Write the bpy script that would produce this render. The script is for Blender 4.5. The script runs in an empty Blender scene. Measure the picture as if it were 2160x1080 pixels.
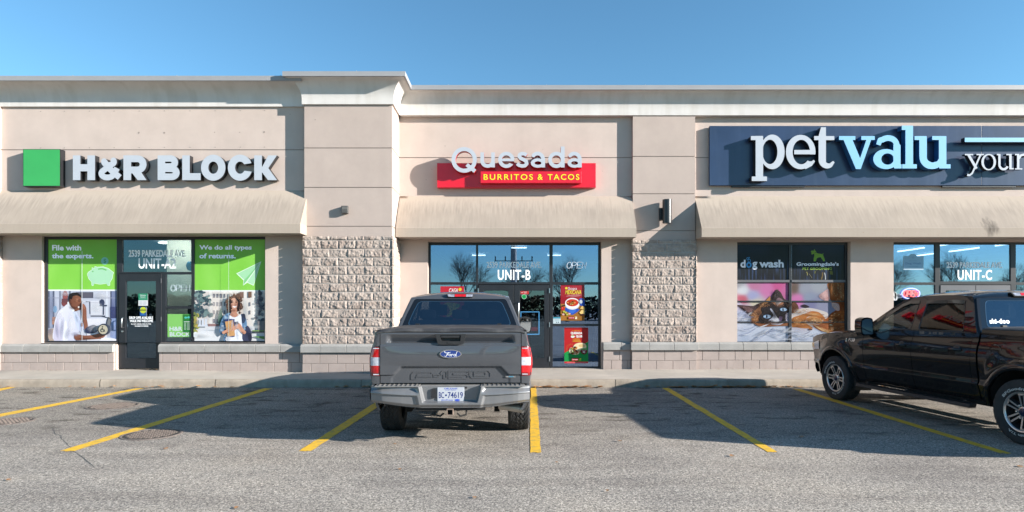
import bpy, bmesh, math, random
import numpy as np
from mathutils import Vector, Matrix, noise
from mathutils.geometry import tessellate_polygon
PI = math.pi
R_ = math.radians
random.seed(7)
sc = bpy.context.scene
COL = sc.collection

# ------------------------------------------------------------------ camera, sky, sun
EYE = 1.68
FPX = 1275.0                       # focal length in photo pixels (2160 wide)
HOR = 650.0                        # photo row of the horizon
cam = bpy.data.cameras.new('camera'); camo = bpy.data.objects.new('camera', cam); COL.objects.link(camo)
camo.location = (0, 0, EYE); camo.rotation_euler = (R_(90), 0, 0)
cam.sensor_fit = 'HORIZONTAL'; cam.sensor_width = 36.0; cam.lens = 36.0*FPX/2160.0
cam.shift_y = (HOR-540.0)/2160.0
cam.clip_start = 0.05; cam.clip_end = 3000
sc.camera = camo

SUN_AZ, SUN_EL = R_(72.0), R_(16.5)          # azimuth measured from behind the camera towards the right
sunv = Vector((math.sin(SUN_AZ)*math.cos(SUN_EL), -math.cos(SUN_AZ)*math.cos(SUN_EL), math.sin(SUN_EL)))
sun = bpy.data.lights.new('sun', 'SUN'); suno = bpy.data.objects.new('sun', sun); COL.objects.link(suno)
sun.energy = 5.0; sun.angle = R_(0.5); sun.color = (1.0, 0.945, 0.87)
suno.rotation_euler = sunv.to_track_quat('Z', 'Y').to_euler(); suno.location = (30, -10, 20)

world = bpy.data.worlds.new('World'); sc.world = world; world.use_nodes = True
nt = world.node_tree; nt.nodes.clear()
sky = nt.nodes.new('ShaderNodeTexSky'); sky.sky_type = 'NISHITA'; sky.sun_disc = False
sky.sun_elevation = SUN_EL; sky.sun_rotation = math.atan2(sunv.x, sunv.y)
sky.air_density = 1.0; sky.dust_density = 0.0; sky.ozone_density = 4.5; sky.altitude = 100
bg = nt.nodes.new('ShaderNodeBackground'); bg.inputs['Strength'].default_value = 0.084
ow = nt.nodes.new('ShaderNodeOutputWorld')
tint = nt.nodes.new('ShaderNodeVectorMath'); tint.operation = 'MULTIPLY'; tint.inputs[1].default_value = (0.93, 1.13, 1.02)
nt.links.new(sky.outputs[0], tint.inputs[0]); nt.links.new(tint.outputs[0], bg.inputs[0]); nt.links.new(bg.outputs[0], ow.inputs[0])
sc.view_settings.view_transform = 'Standard'; sc.view_settings.look = 'None'
sc.view_settings.exposure = 1.42; sc.view_settings.gamma = 1.0
sc.cycles.max_bounces = 10; sc.cycles.transparent_max_bounces = 16; sc.cycles.glossy_bounces = 5
sc.cycles.sample_clamp_indirect = 6.0; sc.cycles.caustics_reflective = False; sc.cycles.caustics_refractive = False

# ------------------------------------------------------------------ helpers
def W(px, py, Y):                  # photo pixel -> point of the upright plane at distance Y
    return ((px-1080.0)*Y/FPX, EYE+(HOR-py)*Y/FPX)
def G(px, py, z=0.0):              # photo pixel -> point of the ground at height z
    Y = FPX*(EYE-z)/(py-HOR)
    return ((px-1080.0)*Y/FPX, Y)
def lin(c):
    c = c/255.0
    return c/12.92 if c <= 0.04045 else ((c+0.055)/1.055)**2.4
def S(r, g, b, k=1.0):             # sRGB 0-255 -> linear colour
    return (lin(r)*k, lin(g)*k, lin(b)*k)

MATS = {}
def mat(name, col, rough=0.6, metal=0.0, coat=0.0, spec=0.5, bump=None, var=None, coatr=0.03, emit=None, streak=None, coords='Object'):
    """bump=(scale,strength,dist)  var=(scale,amount)  streak=(scale,amount,colour)"""
    if name in MATS: return MATS[name]
    m = bpy.data.materials.new(name); m.use_nodes = True
    n = m.node_tree.nodes; l = m.node_tree.links
    b = n['Principled BSDF']
    b.inputs['Base Color'].default_value = (*col, 1); b.inputs['Roughness'].default_value = rough
    b.inputs['Metallic'].default_value = metal; b.inputs['Coat Weight'].default_value = coat
    b.inputs['Coat Roughness'].default_value = coatr; b.inputs['Specular IOR Level'].default_value = spec
    tc = n.new('ShaderNodeTexCoord'); src = tc.outputs[coords]
    out = None
    if var:
        t = n.new('ShaderNodeTexNoise'); t.inputs['Scale'].default_value = var[0]; t.inputs['Detail'].default_value = 6
        t.inputs['Roughness'].default_value = 0.65
        l.new(src, t.inputs['Vector'])
        mr = n.new('ShaderNodeMapRange'); mr.inputs[1].default_value = 0.3; mr.inputs[2].default_value = 0.7
        mr.inputs[3].default_value = 1-var[1]; mr.inputs[4].default_value = 1+var[1]
        l.new(t.outputs[0], mr.inputs[0])
        mx = n.new('ShaderNodeVectorMath'); mx.operation = 'SCALE'
        mx.inputs[0].default_value = col; l.new(mr.outputs[0], mx.inputs['Scale'])
        out = mx.outputs[0]
    if streak:
        mp = n.new('ShaderNodeMapping'); mp.inputs['Scale'].default_value = streak[0]
        l.new(src, mp.inputs['Vector'])
        t = n.new('ShaderNodeTexNoise'); t.inputs['Scale'].default_value = 1.0; t.inputs['Detail'].default_value = 7
        l.new(mp.outputs[0], t.inputs['Vector'])
        mr = n.new('ShaderNodeMapRange'); mr.inputs[1].default_value = 0.48; mr.inputs[2].default_value = 0.72
        mr.inputs[3].default_value = 0; mr.inputs[4].default_value = streak[1]
        l.new(t.outputs[0], mr.inputs[0])
        mx = n.new('ShaderNodeMix'); mx.data_type = 'RGBA'
        l.new(mr.outputs[0], mx.inputs[0])
        if out: l.new(out, mx.inputs[6])
        else: mx.inputs[6].default_value = (*col, 1)
        mx.inputs[7].default_value = (*streak[2], 1)
        out = mx.outputs[2]
    if out: l.new(out, b.inputs['Base Color'])
    if bump:
        t = n.new('ShaderNodeTexNoise'); t.inputs['Scale'].default_value = bump[0]; t.inputs['Detail'].default_value = 4
        l.new(src, t.inputs['Vector'])
        bp = n.new('ShaderNodeBump'); bp.inputs['Strength'].default_value = bump[1]; bp.inputs['Distance'].default_value = bump[2]
        l.new(t.outputs[0], bp.inputs['Height']); l.new(bp.outputs[0], b.inputs['Normal'])
    if emit:
        b.inputs['Emission Color'].default_value = (*emit[0], 1); b.inputs['Emission Strength'].default_value = emit[1]
    MATS[name] = m
    return m

def glass_mat(name, tint, refl, rough=0.0, fres=True, gcol=(0.95, 0.97, 1.0)):
    """thin glazing: tinted see-through mixed with a mirror reflection (refl at normal incidence)"""
    if name in MATS: return MATS[name]
    m = bpy.data.materials.new(name); m.use_nodes = True
    n = m.node_tree.nodes; l = m.node_tree.links; n.clear()
    o = n.new('ShaderNodeOutputMaterial'); mx = n.new('ShaderNodeMixShader')
    tr = n.new('ShaderNodeBsdfTransparent'); tr.inputs[0].default_value = (*tint, 1)
    gl = n.new('ShaderNodeBsdfGlossy'); gl.inputs['Roughness'].default_value = rough; gl.inputs[0].default_value = (*gcol, 1)
    fr = n.new('ShaderNodeFresnel'); ge = n.new('ShaderNodeNewGeometry'); io = n.new('ShaderNodeMapRange')      # same reflection from both faces
    io.inputs[3].default_value = 1.5; io.inputs[4].default_value = 1/1.5; l.new(ge.outputs['Backfacing'], io.inputs[0]); l.new(io.outputs[0], fr.inputs[0])
    mr = n.new('ShaderNodeMapRange'); mr.inputs[1].default_value = 0.04; mr.inputs[2].default_value = 1
    mr.inputs[3].default_value = refl; mr.inputs[4].default_value = 1
    l.new(fr.outputs[0], mr.inputs[0]); l.new(mr.outputs[0], mx.inputs[0])
    l.new(tr.outputs[0], mx.inputs[1]); l.new(gl.outputs[0], mx.inputs[2]); l.new(mx.outputs[0], o.inputs[0])
    MATS[name] = m
    return m

WO = {}                            # world origin of every parent
def tag(o, label=None, cat=None, group=None, kind=None):
    if label: o['label'] = label
    if cat: o['category'] = cat
    if group: o['group'] = group
    if kind: o['kind'] = kind
    return o
def empty(name, loc, label, cat, group=None, rot=0.0, local=False):
    o = bpy.data.objects.new(name, None); COL.objects.link(o)
    o.location = loc; o.rotation_euler = (0, 0, rot); o.empty_display_size = 0.3
    WO[o.name] = Vector((0, 0, 0)) if local else Vector(loc)
    return tag(o, label, cat, group)

def inside(p, L):
    c = False
    for i in range(len(L)):
        a, b = L[i-1], L[i]
        if (a[1] > p[1]) != (b[1] > p[1]) and p[0] < (b[0]-a[0])*(p[1]-a[1])/(b[1]-a[1])+a[0]: c = not c
    return c
def fill(loops):
    """triangles over the flattened loops, each outer outline filled with its own holes"""
    off = [0]
    for L in loops: off.append(off[-1]+len(L))
    depth = [sum(inside(L[0], M) for j, M in enumerate(loops) if j != i) for i, L in enumerate(loops)]
    tris = []
    for i, L in enumerate(loops):
        if depth[i] % 2: continue
        g = [i]+[j for j, M in enumerate(loops) if depth[j] == depth[i]+1 and inside(M[0], L)]
        mp_ = [off[j]+q for j in g for q in range(len(loops[j]))]
        tris += [tuple(mp_[q] for q in t) for t in tessellate_polygon([[Vector((a, b, 0)) for a, b in loops[j]] for j in g])]
    return tris

class MB:
    def __init__(s): s.v = []; s.f = []; s.m = []; s.c = None
    def add(s, vs, fs, m=0):
        k = len(s.v); s.v.extend([tuple(map(float, p)) for p in vs])
        for f in fs: s.f.append(tuple(i+k for i in f)); s.m.append(m)
        return s
    def box(s, x0, x1, y0, y1, z0, z1, m=0):
        if x0 > x1: x0, x1 = x1, x0
        if y0 > y1: y0, y1 = y1, y0
        if z0 > z1: z0, z1 = z1, z0
        vs = [(x, y, z) for z in (z0, z1) for y in (y0, y1) for x in (x0, x1)]
        return s.add(vs, [(0, 2, 3, 1), (4, 5, 7, 6), (0, 1, 5, 4), (2, 6, 7, 3), (0, 4, 6, 2), (1, 3, 7, 5)], m)
    def hexa(s, p, m=0):           # 8 corners: bottom ring then top ring
        return s.add(p, [(3, 2, 1, 0), (4, 5, 6, 7), (0, 1, 5, 4), (1, 2, 6, 5), (2, 3, 7, 6), (3, 0, 4, 7)], m)
    def grid(s, fn, nu, nv, m=0, us=None, vs=None):
        us = us if us is not None else [i/nu for i in range(nu+1)]
        vs = vs if vs is not None else [j/nv for j in range(nv+1)]
        n = len(vs); P = [fn(u, v) for u in us for v in vs]
        F = [(i*n+j, (i+1)*n+j, (i+1)*n+j+1, i*n+j+1) for i in range(len(us)-1) for j in range(n-1)]
        return s.add(P, F, m)
    def tube(s, pts, rad, n=8, m=0, cap=True):
        pts = [Vector(p) for p in pts]; k = len(pts)
        rad = rad if isinstance(rad, (list, tuple)) else [rad]*k
        up = None; P = []
        for i, p in enumerate(pts):
            t = (pts[min(i+1, k-1)]-pts[max(i-1, 0)]).normalized()
            if up is None:
                a = Vector((0, 0, 1)) if abs(t.z) < 0.9 else Vector((1, 0, 0))
                up = (a-t*a.dot(t)).normalized()
            else:
                up = (up-t*up.dot(t)).normalized()
            sd = t.cross(up)
            for j in range(n):
                a = 2*PI*j/n
                P.append(p+(up*math.cos(a)+sd*math.sin(a))*rad[i])
        F = [(i*n+j, i*n+(j+1) % n, (i+1)*n+(j+1) % n, (i+1)*n+j) for i in range(k-1) for j in range(n)]
        if cap: F += [tuple(range(n))[::-1], tuple((k-1)*n+j for j in range(n))]
        return s.add(P, F, m)
    def lathe(s, prof, n=48, axis='x', c=(0, 0, 0), m=0, rfn=None, closed=False):
        """prof: list of (a, r): a along the axis, r radius"""
        P = []; k = len(prof)
        for i in range(n):
            t = 2*PI*i/n; ct, st = math.cos(t), math.sin(t)
            for j, (a, r) in enumerate(prof):
                if rfn: r = rfn(t, a, r, j)
                if axis == 'x': P.append((c[0]+a, c[1]+r*ct, c[2]+r*st))
                elif axis == 'y': P.append((c[0]+r*ct, c[1]+a, c[2]+r*st))
                else: P.append((c[0]+r*ct, c[1]+r*st, c[2]+a))
        F = []
        for i in range(n):
            i2 = (i+1) % n
            for j in range(k-1): F.append((i*k+j, i2*k+j, i2*k+j+1, i*k+j+1))
        return s.add(P, F, m)
    def prism(s, loops, fn, d0, d1, m=0, mside=None, back=False):
        """2-D loops (outer + holes) -> caps at depth d0 (front) and d1, fn(a,b,d) -> xyz"""
        flat = [p for L in loops for p in L]
        tris = fill(loops)
        s.add([fn(a, b, d0) for a, b in flat], tris, m)
        if d1 is None: return s
        if back: s.add([fn(a, b, d1) for a, b in flat], [t[::-1] for t in tris], m)
        for L in loops:
            n = len(L)
            s.add([fn(a, b, d0) for a, b in L]+[fn(a, b, d1) for a, b in L],
                  [(i, (i+1) % n, n+(i+1) % n, n+i) for i in range(n)], m if mside is None else mside)
        return s
    def build(s, name, mats, parent=None, org=None, smooth=None, bevel=None, weld=None):
        if not isinstance(mats, (list, tuple)): mats = [mats]
        V = np.array(s.v, float)
        if parent is not None:
            base = WO[parent.name] if org is None else Vector(org)
        elif org is not None: base = Vector(org)
        else:
            mn, mxx = V.min(0), V.max(0); base = Vector(((mn[0]+mxx[0])/2, (mn[1]+mxx[1])/2, mn[2]))
        V = V-np.array(base)
        me = bpy.data.meshes.new(name); me.from_pydata(V.tolist(), [], s.f)
        for mm in mats: me.materials.append(mm)
        me.polygons.foreach_set('material_index', s.m)
        if s.c is not None:
            at = me.color_attributes.new('Col', 'FLOAT_COLOR', 'POINT')
            at.data.foreach_set('color', np.array(s.c, float).ravel())
        if weld:
            bm = bmesh.new(); bm.from_mesh(me); bmesh.ops.remove_doubles(bm, verts=bm.verts, dist=weld)
            bmesh.ops.recalc_face_normals(bm, faces=bm.faces); bm.to_mesh(me); bm.free()
        if smooth is not None:
            me.polygons.foreach_set('use_smooth', [True]*len(me.polygons))
            me.set_sharp_from_angle(angle=R_(smooth))
        me.update()
        o = bpy.data.objects.new(name, me); COL.objects.link(o)
        if parent is not None:
            o.parent = parent; o.location = base-WO[parent.name]
        else: o.location = base
        WO[o.name] = base.copy()
        if bevel:
            b = o.modifiers.new('bevel', 'BEVEL'); b.width = bevel; b.segments = 2; b.limit_method = 'ANGLE'; b.angle_limit = R_(40)
            b.harden_normals = False
        return o

# text from the built-in font, as 2-D loops turned to mesh data (x right, y up, z out)
_tcache = {}
def text_data(txt, offset=0.0, extrude=0.0, shear=0.0, spacing=1.0):
    key = (txt, offset, extrude, shear, spacing)
    if key in _tcache: return _tcache[key]
    cu = bpy.data.curves.new('lettering_source', 'FONT'); cu.body = txt; cu.size = 1.0
    cu.offset = offset; cu.extrude = extrude; cu.shear = shear; cu.space_character = spacing; cu.resolution_u = 4
    ob = bpy.data.objects.new('lettering_source', cu); COL.objects.link(ob)
    bpy.context.view_layer.update()
    me = bpy.data.meshes.new_from_object(ob.evaluated_get(bpy.context.evaluated_depsgraph_get()))
    V = np.array([v.co[:] for v in me.vertices], float).reshape(-1, 3); F = [tuple(p.vertices) for p in me.polygons]
    bpy.data.objects.remove(ob); bpy.data.curves.remove(cu); bpy.data.meshes.remove(me)
    _tcache[key] = (V, F)
    return V, F
def put_text(mb, txt, x0, x1, z0, z1, y, depth=0.0, m=0, **kw):
    """lettering filling the rectangle x0..x1, z0..z1 of the upright plane y, facing the camera side (-Y)"""
    V, F = text_data(txt, extrude=0.5 if depth else 0.0, **kw)
    a = V[:, 0]; b = V[:, 1]
    X = x0+(a-a.min())/(a.max()-a.min())*(x1-x0); Z = z0+(b-b.min())/(b.max()-b.min())*(z1-z0)
    Y = y-(V[:, 2]+0.5)*depth if depth else np.full(len(V), y)
    mb.add(np.stack([X, Y, Z], 1), F, m)
    return mb
def put_text_px(mb, txt, p0, p1, q0, q1, Y, depth=0.0, m=0, dy=0.0, **kw):
    x0, z1 = W(p0, q0, Y); x1, z0 = W(p1, q1, Y)
    return put_text(mb, txt, x0, x1, z0, z1, Y-dy, depth, m, **kw)

# signed-distance glyphs: unions / cuts of strokes, ellipses, polygons -> smooth outlines
def sd_stroke(X, Z, pts, w, cap='butt', closed=False):
    pts = list(pts)+([pts[0]] if closed else [])
    n = len(pts); ws = w if isinstance(w, (list, tuple)) else [w]*n
    D = np.full(X.shape, 1e9)
    for i in range(n-1):
        (ax, az), (bx, bz) = pts[i], pts[i+1]
        L = math.hypot(bx-ax, bz-az)+1e-9; tx, tz = (bx-ax)/L, (bz-az)/L
        t = (X-ax)*tx+(Z-az)*tz; nn = np.abs((X-ax)*tz-(Z-az)*tx)
        h = 0.5*(ws[i]+(ws[i+1]-ws[i])*np.clip(t/L, 0, 1))
        D = np.minimum(D, np.maximum(np.maximum(nn-h, -t), t-L))
    for i in range(0 if (cap == 'round' or closed) else 1, n if (cap == 'round') else n-1):
        D = np.minimum(D, np.hypot(X-pts[i][0], Z-pts[i][1])-0.5*ws[i])
    return D
def sd_ellipse(X, Z, c, rx, rz):
    k = np.hypot((X-c[0])/rx, (Z-c[1])/rz); return (k-1)*min(rx, rz)
def sd_poly(X, Z, P):
    D = np.full(X.shape, 1e9); ins = np.zeros(X.shape, bool); n = len(P)
    for i in range(n):
        (ax, az), (bx, bz) = P[i], P[(i+1) % n]
        ex, ez = bx-ax, bz-az; t = np.clip(((X-ax)*ex+(Z-az)*ez)/(ex*ex+ez*ez+1e-12), 0, 1)
        D = np.minimum(D, np.hypot(X-ax-t*ex, Z-az-t*ez))
        if az != bz:
            c = ((az > Z) != (bz > Z)) & (X < (bx-ax)*(Z-az)/(bz-az)+ax); ins ^= c
    return np.where(ins, -D, D)
def arc(c, rx, rz, a0, a1, n=20):
    return [(c[0]+rx*math.cos(R_(a0+(a1-a0)*i/n)), c[1]+rz*math.sin(R_(a0+(a1-a0)*i/n))) for i in range(n+1)]
def bx_(x0, x1, z0, z1): return [(x0, z0), (x1, z0), (x1, z1), (x0, z1)]
def glyph(ops, res=110):
    """ops: ('s',pts,w[,cap]) ('c',closed pts,w) ('e',c,rx,rz) ('p',poly) ; a leading '-' cuts.  -> list of loops"""
    lo, hi = [1e9, 1e9], [-1e9, -1e9]
    def ext(x, z, r):
        lo[0] = min(lo[0], x-r); lo[1] = min(lo[1], z-r); hi[0] = max(hi[0], x+r); hi[1] = max(hi[1], z+r)
    for o in ops:
        k = o[0]
        if k in ('s', 'c'):
            r = max(o[2]) if isinstance(o[2], (list, tuple)) else o[2]
            for p in o[1]: ext(p[0], p[1], r*0.8)
        elif k == 'e': ext(o[1][0]-o[2], o[1][1]-o[3], 0); ext(o[1][0]+o[2], o[1][1]+o[3], 0)
        elif k == 'p':
            for p in o[1]: ext(p[0], p[1], 0)
    h = max(hi[0]-lo[0], hi[1]-lo[1])/res
    xs = np.arange(lo[0]-3*h, hi[0]+4*h, h)+0.0137*h; zs = np.arange(lo[1]-3*h, hi[1]+4*h, h)+0.0171*h
    X, Z = np.meshgrid(xs, zs); D = np.full(X.shape, 1e9)
    for o in ops:
        k = o[0].lstrip('-')
        if k == 's': d = sd_stroke(X, Z, o[1], o[2], o[3] if len(o) > 3 else 'butt')
        elif k == 'c': d = sd_stroke(X, Z, o[1], o[2], closed=True)
        elif k == 'e': d = sd_ellipse(X, Z, o[1], o[2], o[3])
        else: d = sd_poly(X, Z, o[1])
        D = np.maximum(D, -d) if o[0][0] == '-' else np.minimum(D, d)
    return contours(D, xs, zs, h*0.06)
def contours(D, xs, zs, tol):
    neg = D < 0; idx = neg[:-1, :-1]*1+neg[:-1, 1:]*2+neg[1:, 1:]*4+neg[1:, :-1]*8
    link = {}; pos = {}
    def pt(key):
        if key not in pos:
            d, i, j = key
            i2, j2 = (i, j+1) if d == 'h' else (i+1, j)
            a, b = D[i, j], D[i2, j2]; t = a/(a-b)
            pos[key] = (xs[j]+(xs[j2]-xs[j])*t, zs[i]+(zs[i2]-zs[i])*t)
        return key
    T = {1: [(3, 0)], 2: [(0, 1)], 3: [(3, 1)], 4: [(1, 2)], 5: [(3, 0), (1, 2)], 6: [(0, 2)], 7: [(3, 2)], 8: [(2, 3)], 9: [(2, 0)],
         10: [(0, 1), (2, 3)], 11: [(2, 1)], 12: [(1, 3)], 13: [(1, 0)], 14: [(0, 3)]}
    for i, j in zip(*np.nonzero((idx > 0) & (idx < 15))):
        E = (('h', i, j), ('v', i, j+1), ('h', i+1, j), ('v', i, j))
        for a, b in T[int(idx[i, j])]:
            ka, kb = pt(E[a]), pt(E[b]); link.setdefault(ka, []).append(kb); link.setdefault(kb, []).append(ka)
    seen = set(); loops = []
    for k0 in link:
        if k0 in seen: continue
        L = [k0]; seen.add(k0); cur = k0
        while True:
            nx = [q for q in link[cur] if q not in seen]
            if not nx: break
            cur = nx[0]; seen.add(cur); L.append(cur)
        P = [pos[q] for q in L]
        for _ in range(6):
            n = len(P)
            if n < 8: break
            keep = []; drop = False
            for q in range(n):
                if drop: drop = False; keep.append(P[q]); continue
                a, b, c = keep[-1] if keep else P[-1], P[q], P[(q+1) % n]
                dx, dz = c[0]-a[0], c[1]-a[1]; L_ = math.hypot(dx, dz)+1e-12
                if abs((b[0]-a[0])*dz-(b[1]-a[1])*dx)/L_ < tol: drop = True
                else: keep.append(b)
            if len(keep) == n: break
            P = keep
        if len(P) >= 3: loops.append(P)
    return loops
def spline(P, n=6, closed=True):
    """Catmull-Rom through points"""
    out = []; k = len(P)
    for i in range(k if closed else k-1):
        p0, p1, p2, p3 = (P[(i-1) % k], P[i], P[(i+1) % k], P[(i+2) % k]) if closed else (P[max(i-1, 0)], P[i], P[i+1], P[min(i+2, k-1)])
        for q in range(n):
            t = q/n
            out.append(tuple(0.5*((2*p1[c])+(-p0[c]+p2[c])*t+(2*p0[c]-5*p1[c]+4*p2[c]-p3[c])*t*t+(-p0[c]+3*p1[c]-3*p2[c]+p3[c])*t**3) for c in (0, 1)))
    if not closed: out.append(tuple(P[-1]))
    return out
def interp(x, pts):
    """smooth (monotone-ish cubic) interpolation through sorted (x, y)"""
    if x <= pts[0][0]: return pts[0][1]
    if x >= pts[-1][0]: return pts[-1][1]
    for i in range(len(pts)-1):
        if x <= pts[i+1][0]:
            x0, y0 = pts[i]; x1, y1 = pts[i+1]; t = (x-x0)/(x1-x0)
            m0 = (y1-pts[i-1][1])/(x1-pts[i-1][0]) if i > 0 else (y1-y0)/(x1-x0)
            m1 = (pts[i+2][1]-y0)/(pts[i+2][0]-x0) if i+2 < len(pts) else (y1-y0)/(x1-x0)
            h = x1-x0
            return (2*t**3-3*t*t+1)*y0+(t**3-2*t*t+t)*h*m0+(-2*t**3+3*t*t)*y1+(t**3-t*t)*h*m1
def sstep(a, b, x):
    t = min(1.0, max(0.0, (x-a)/(b-a))); return t*t*(3-2*t)
# ------------------------------------------------------------------ materials of the place
eifs = dict(rough=0.92, bump=(90, 0.35, 0.01), spec=0.2)
M_WALL = mat('stucco_wall', (0.508, 0.420, 0.372), var=(1.3, 0.07), streak=((2.6, 2.6, 0.4), 0.16, (0.38, 0.30, 0.262)), **eifs)
M_PIL = mat('stucco_pilaster', (0.430, 0.353, 0.312), var=(1.7, 0.06), streak=((2.6, 2.6, 0.4), 0.16, (0.34, 0.275, 0.245)), **eifs)
M_COR = mat('cornice_stucco', (0.60, 0.575, 0.55), var=(1.1, 0.07), streak=((5, 3, 0.5), 0.5, (0.47, 0.44, 0.40)), **eifs)
M_GROOVE = mat('groove', (0.30, 0.25, 0.22), rough=0.95)
M_COPE = mat('coping_metal', (0.29, 0.29, 0.298), rough=0.45, metal=0.0, var=(2, 0.05), spec=0.4)
M_BLOCK = mat('split_block', (0.37, 0.305, 0.265), rough=0.95, bump=(75, 0.55, 0.015), var=(14, 0.18), streak=((2.4, 2.4, 4.8), 0.85, (0.25, 0.19, 0.16)))
M_JOINT = mat('base_joint', (0.20, 0.175, 0.155), rough=0.95, var=(20, 0.1))
M_MORTAR = mat('mortar', (0.50, 0.47, 0.44), rough=0.95, var=(20, 0.1))
M_BASE = mat('smooth_block', (0.345, 0.285, 0.258), rough=0.9, bump=(70, 0.3, 0.01), var=(3.1, 0.10))
M_CAP = mat('ledge_stone', (0.29, 0.28, 0.265), rough=0.88, bump=(60, 0.35, 0.01), var=(2.3, 0.16))
M_ALU = mat('dark_aluminium', (0.016, 0.017, 0.021), rough=0.38, spec=0.5, var=(4, 0.15))
M_ALUG = mat('grey_aluminium', (0.10, 0.10, 0.11), rough=0.42, var=(4, 0.1))
M_WHITE = mat('white_vinyl', (0.93, 0.94, 0.96), rough=0.6)
M_STEEL = mat('brushed_steel', (0.62, 0.62, 0.63), rough=0.28, metal=1.0)
M_SOFFIT = mat('soffit', (0.40, 0.34, 0.29), rough=0.9, var=(2, 0.1))
M_BLACK = mat('black_plastic', (0.012, 0.012, 0.013), rough=0.5)
M_GLASS = glass_mat('shop_glass', (0.50, 0.60, 0.66), 0.36, gcol=(0.50, 0.67, 0.98))
M_GLASS_A = glass_mat('clear_shop_glass', (0.72, 0.80, 0.80), 0.10, gcol=(0.6, 0.8, 1.0))
M_GLASS_DARK = glass_mat('door_glass', (0.45, 0.56, 0.60), 0.13, gcol=(0.6, 0.8, 1.0))
M_FILMGLOSS = None

# awning: clean near the top, streaked grime below (the grime is dirt that sits on the cloth)
def awning_mat():
    m = mat('awning_cloth', (0.50, 0.45, 0.385), rough=0.9, bump=(60, 0.3, 0.01), spec=0.2)
    n = m.node_tree.nodes; l = m.node_tree.links; b = n['Principled BSDF']
    g = n.new('ShaderNodeNewGeometry'); sp = n.new('ShaderNodeSeparateXYZ'); l.new(g.outputs['Position'], sp.inputs[0])
    def noise(scale, det=6):
        mp = n.new('ShaderNodeMapping'); mp.inputs['Scale'].default_value = scale; mp.inputs['Rotation'].default_value = (0, 0, 0)
        l.new(g.outputs['Position'], mp.inputs[0]); t = n.new('ShaderNodeTexNoise'); t.inputs['Scale'].default_value = 1; t.inputs['Detail'].default_value = det
        l.new(mp.outputs[0], t.inputs['Vector']); return t.outputs[0]
    def mathn(op, a, bb):
        q = n.new('ShaderNodeMath'); q.operation = op
        for i, v in enumerate((a, bb)):
            if isinstance(v, (int, float)): q.inputs[i].default_value = v
            else: l.new(v, q.inputs[i])
        return q.outputs[0]
    def mrange(v, a, bb, c, d):
        q = n.new('ShaderNodeMapRange'); l.new(v, q.inputs[0])
        for i, x in enumerate((a, bb, c, d)): q.inputs[i+1].default_value = x
        return q.outputs[0]
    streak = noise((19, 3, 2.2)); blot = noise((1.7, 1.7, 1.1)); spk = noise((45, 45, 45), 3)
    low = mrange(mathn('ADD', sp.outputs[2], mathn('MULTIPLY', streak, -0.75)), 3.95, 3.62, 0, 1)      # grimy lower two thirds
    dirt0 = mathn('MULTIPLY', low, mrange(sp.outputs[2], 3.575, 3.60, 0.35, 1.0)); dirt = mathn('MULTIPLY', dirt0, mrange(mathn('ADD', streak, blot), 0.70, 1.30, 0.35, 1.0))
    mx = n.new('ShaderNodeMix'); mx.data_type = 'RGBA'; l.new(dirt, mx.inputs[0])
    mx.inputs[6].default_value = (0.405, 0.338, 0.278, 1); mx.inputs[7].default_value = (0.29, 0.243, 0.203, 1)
    rust = mathn('MULTIPLY', mrange(spk, 0.68, 0.74, 0, 1), mrange(sp.outputs[2], 3.72, 3.5, 0, 1))
    m2 = n.new('ShaderNodeMix'); m2.data_type = 'RGBA'; l.new(rust, m2.inputs[0]); l.new(mx.outputs[2], m2.inputs[6])
    m2.inputs[7].default_value = (0.20, 0.11, 0.05, 1)
    # soot smudge left by a vent on the right-hand canopy
    dx = mathn('MULTIPLY', mathn('SUBTRACT', sp.outputs[0], 11.36), 4.2); dz = mathn('MULTIPLY', mathn('SUBTRACT', sp.outputs[2], 3.60), 3.6)
    rr_ = mathn('ADD', mathn('ADD', mathn('MULTIPLY', dx, dx), mathn('MULTIPLY', dz, dz)), mathn('MULTIPLY', noise((13, 9, 5)), 2.6))
    m4 = n.new('ShaderNodeMix'); m4.data_type = 'RGBA'; l.new(mrange(rr_, 1.0, 2.1, 0.85, 0), m4.inputs[0]); l.new(m2.outputs[2], m4.inputs[6]); m4.inputs[7].default_value = (0.075, 0.062, 0.052, 1)
    l.new(m4.outputs[2], b.inputs['Base Color'])
    return m
M_AWN = awning_mat()

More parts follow.
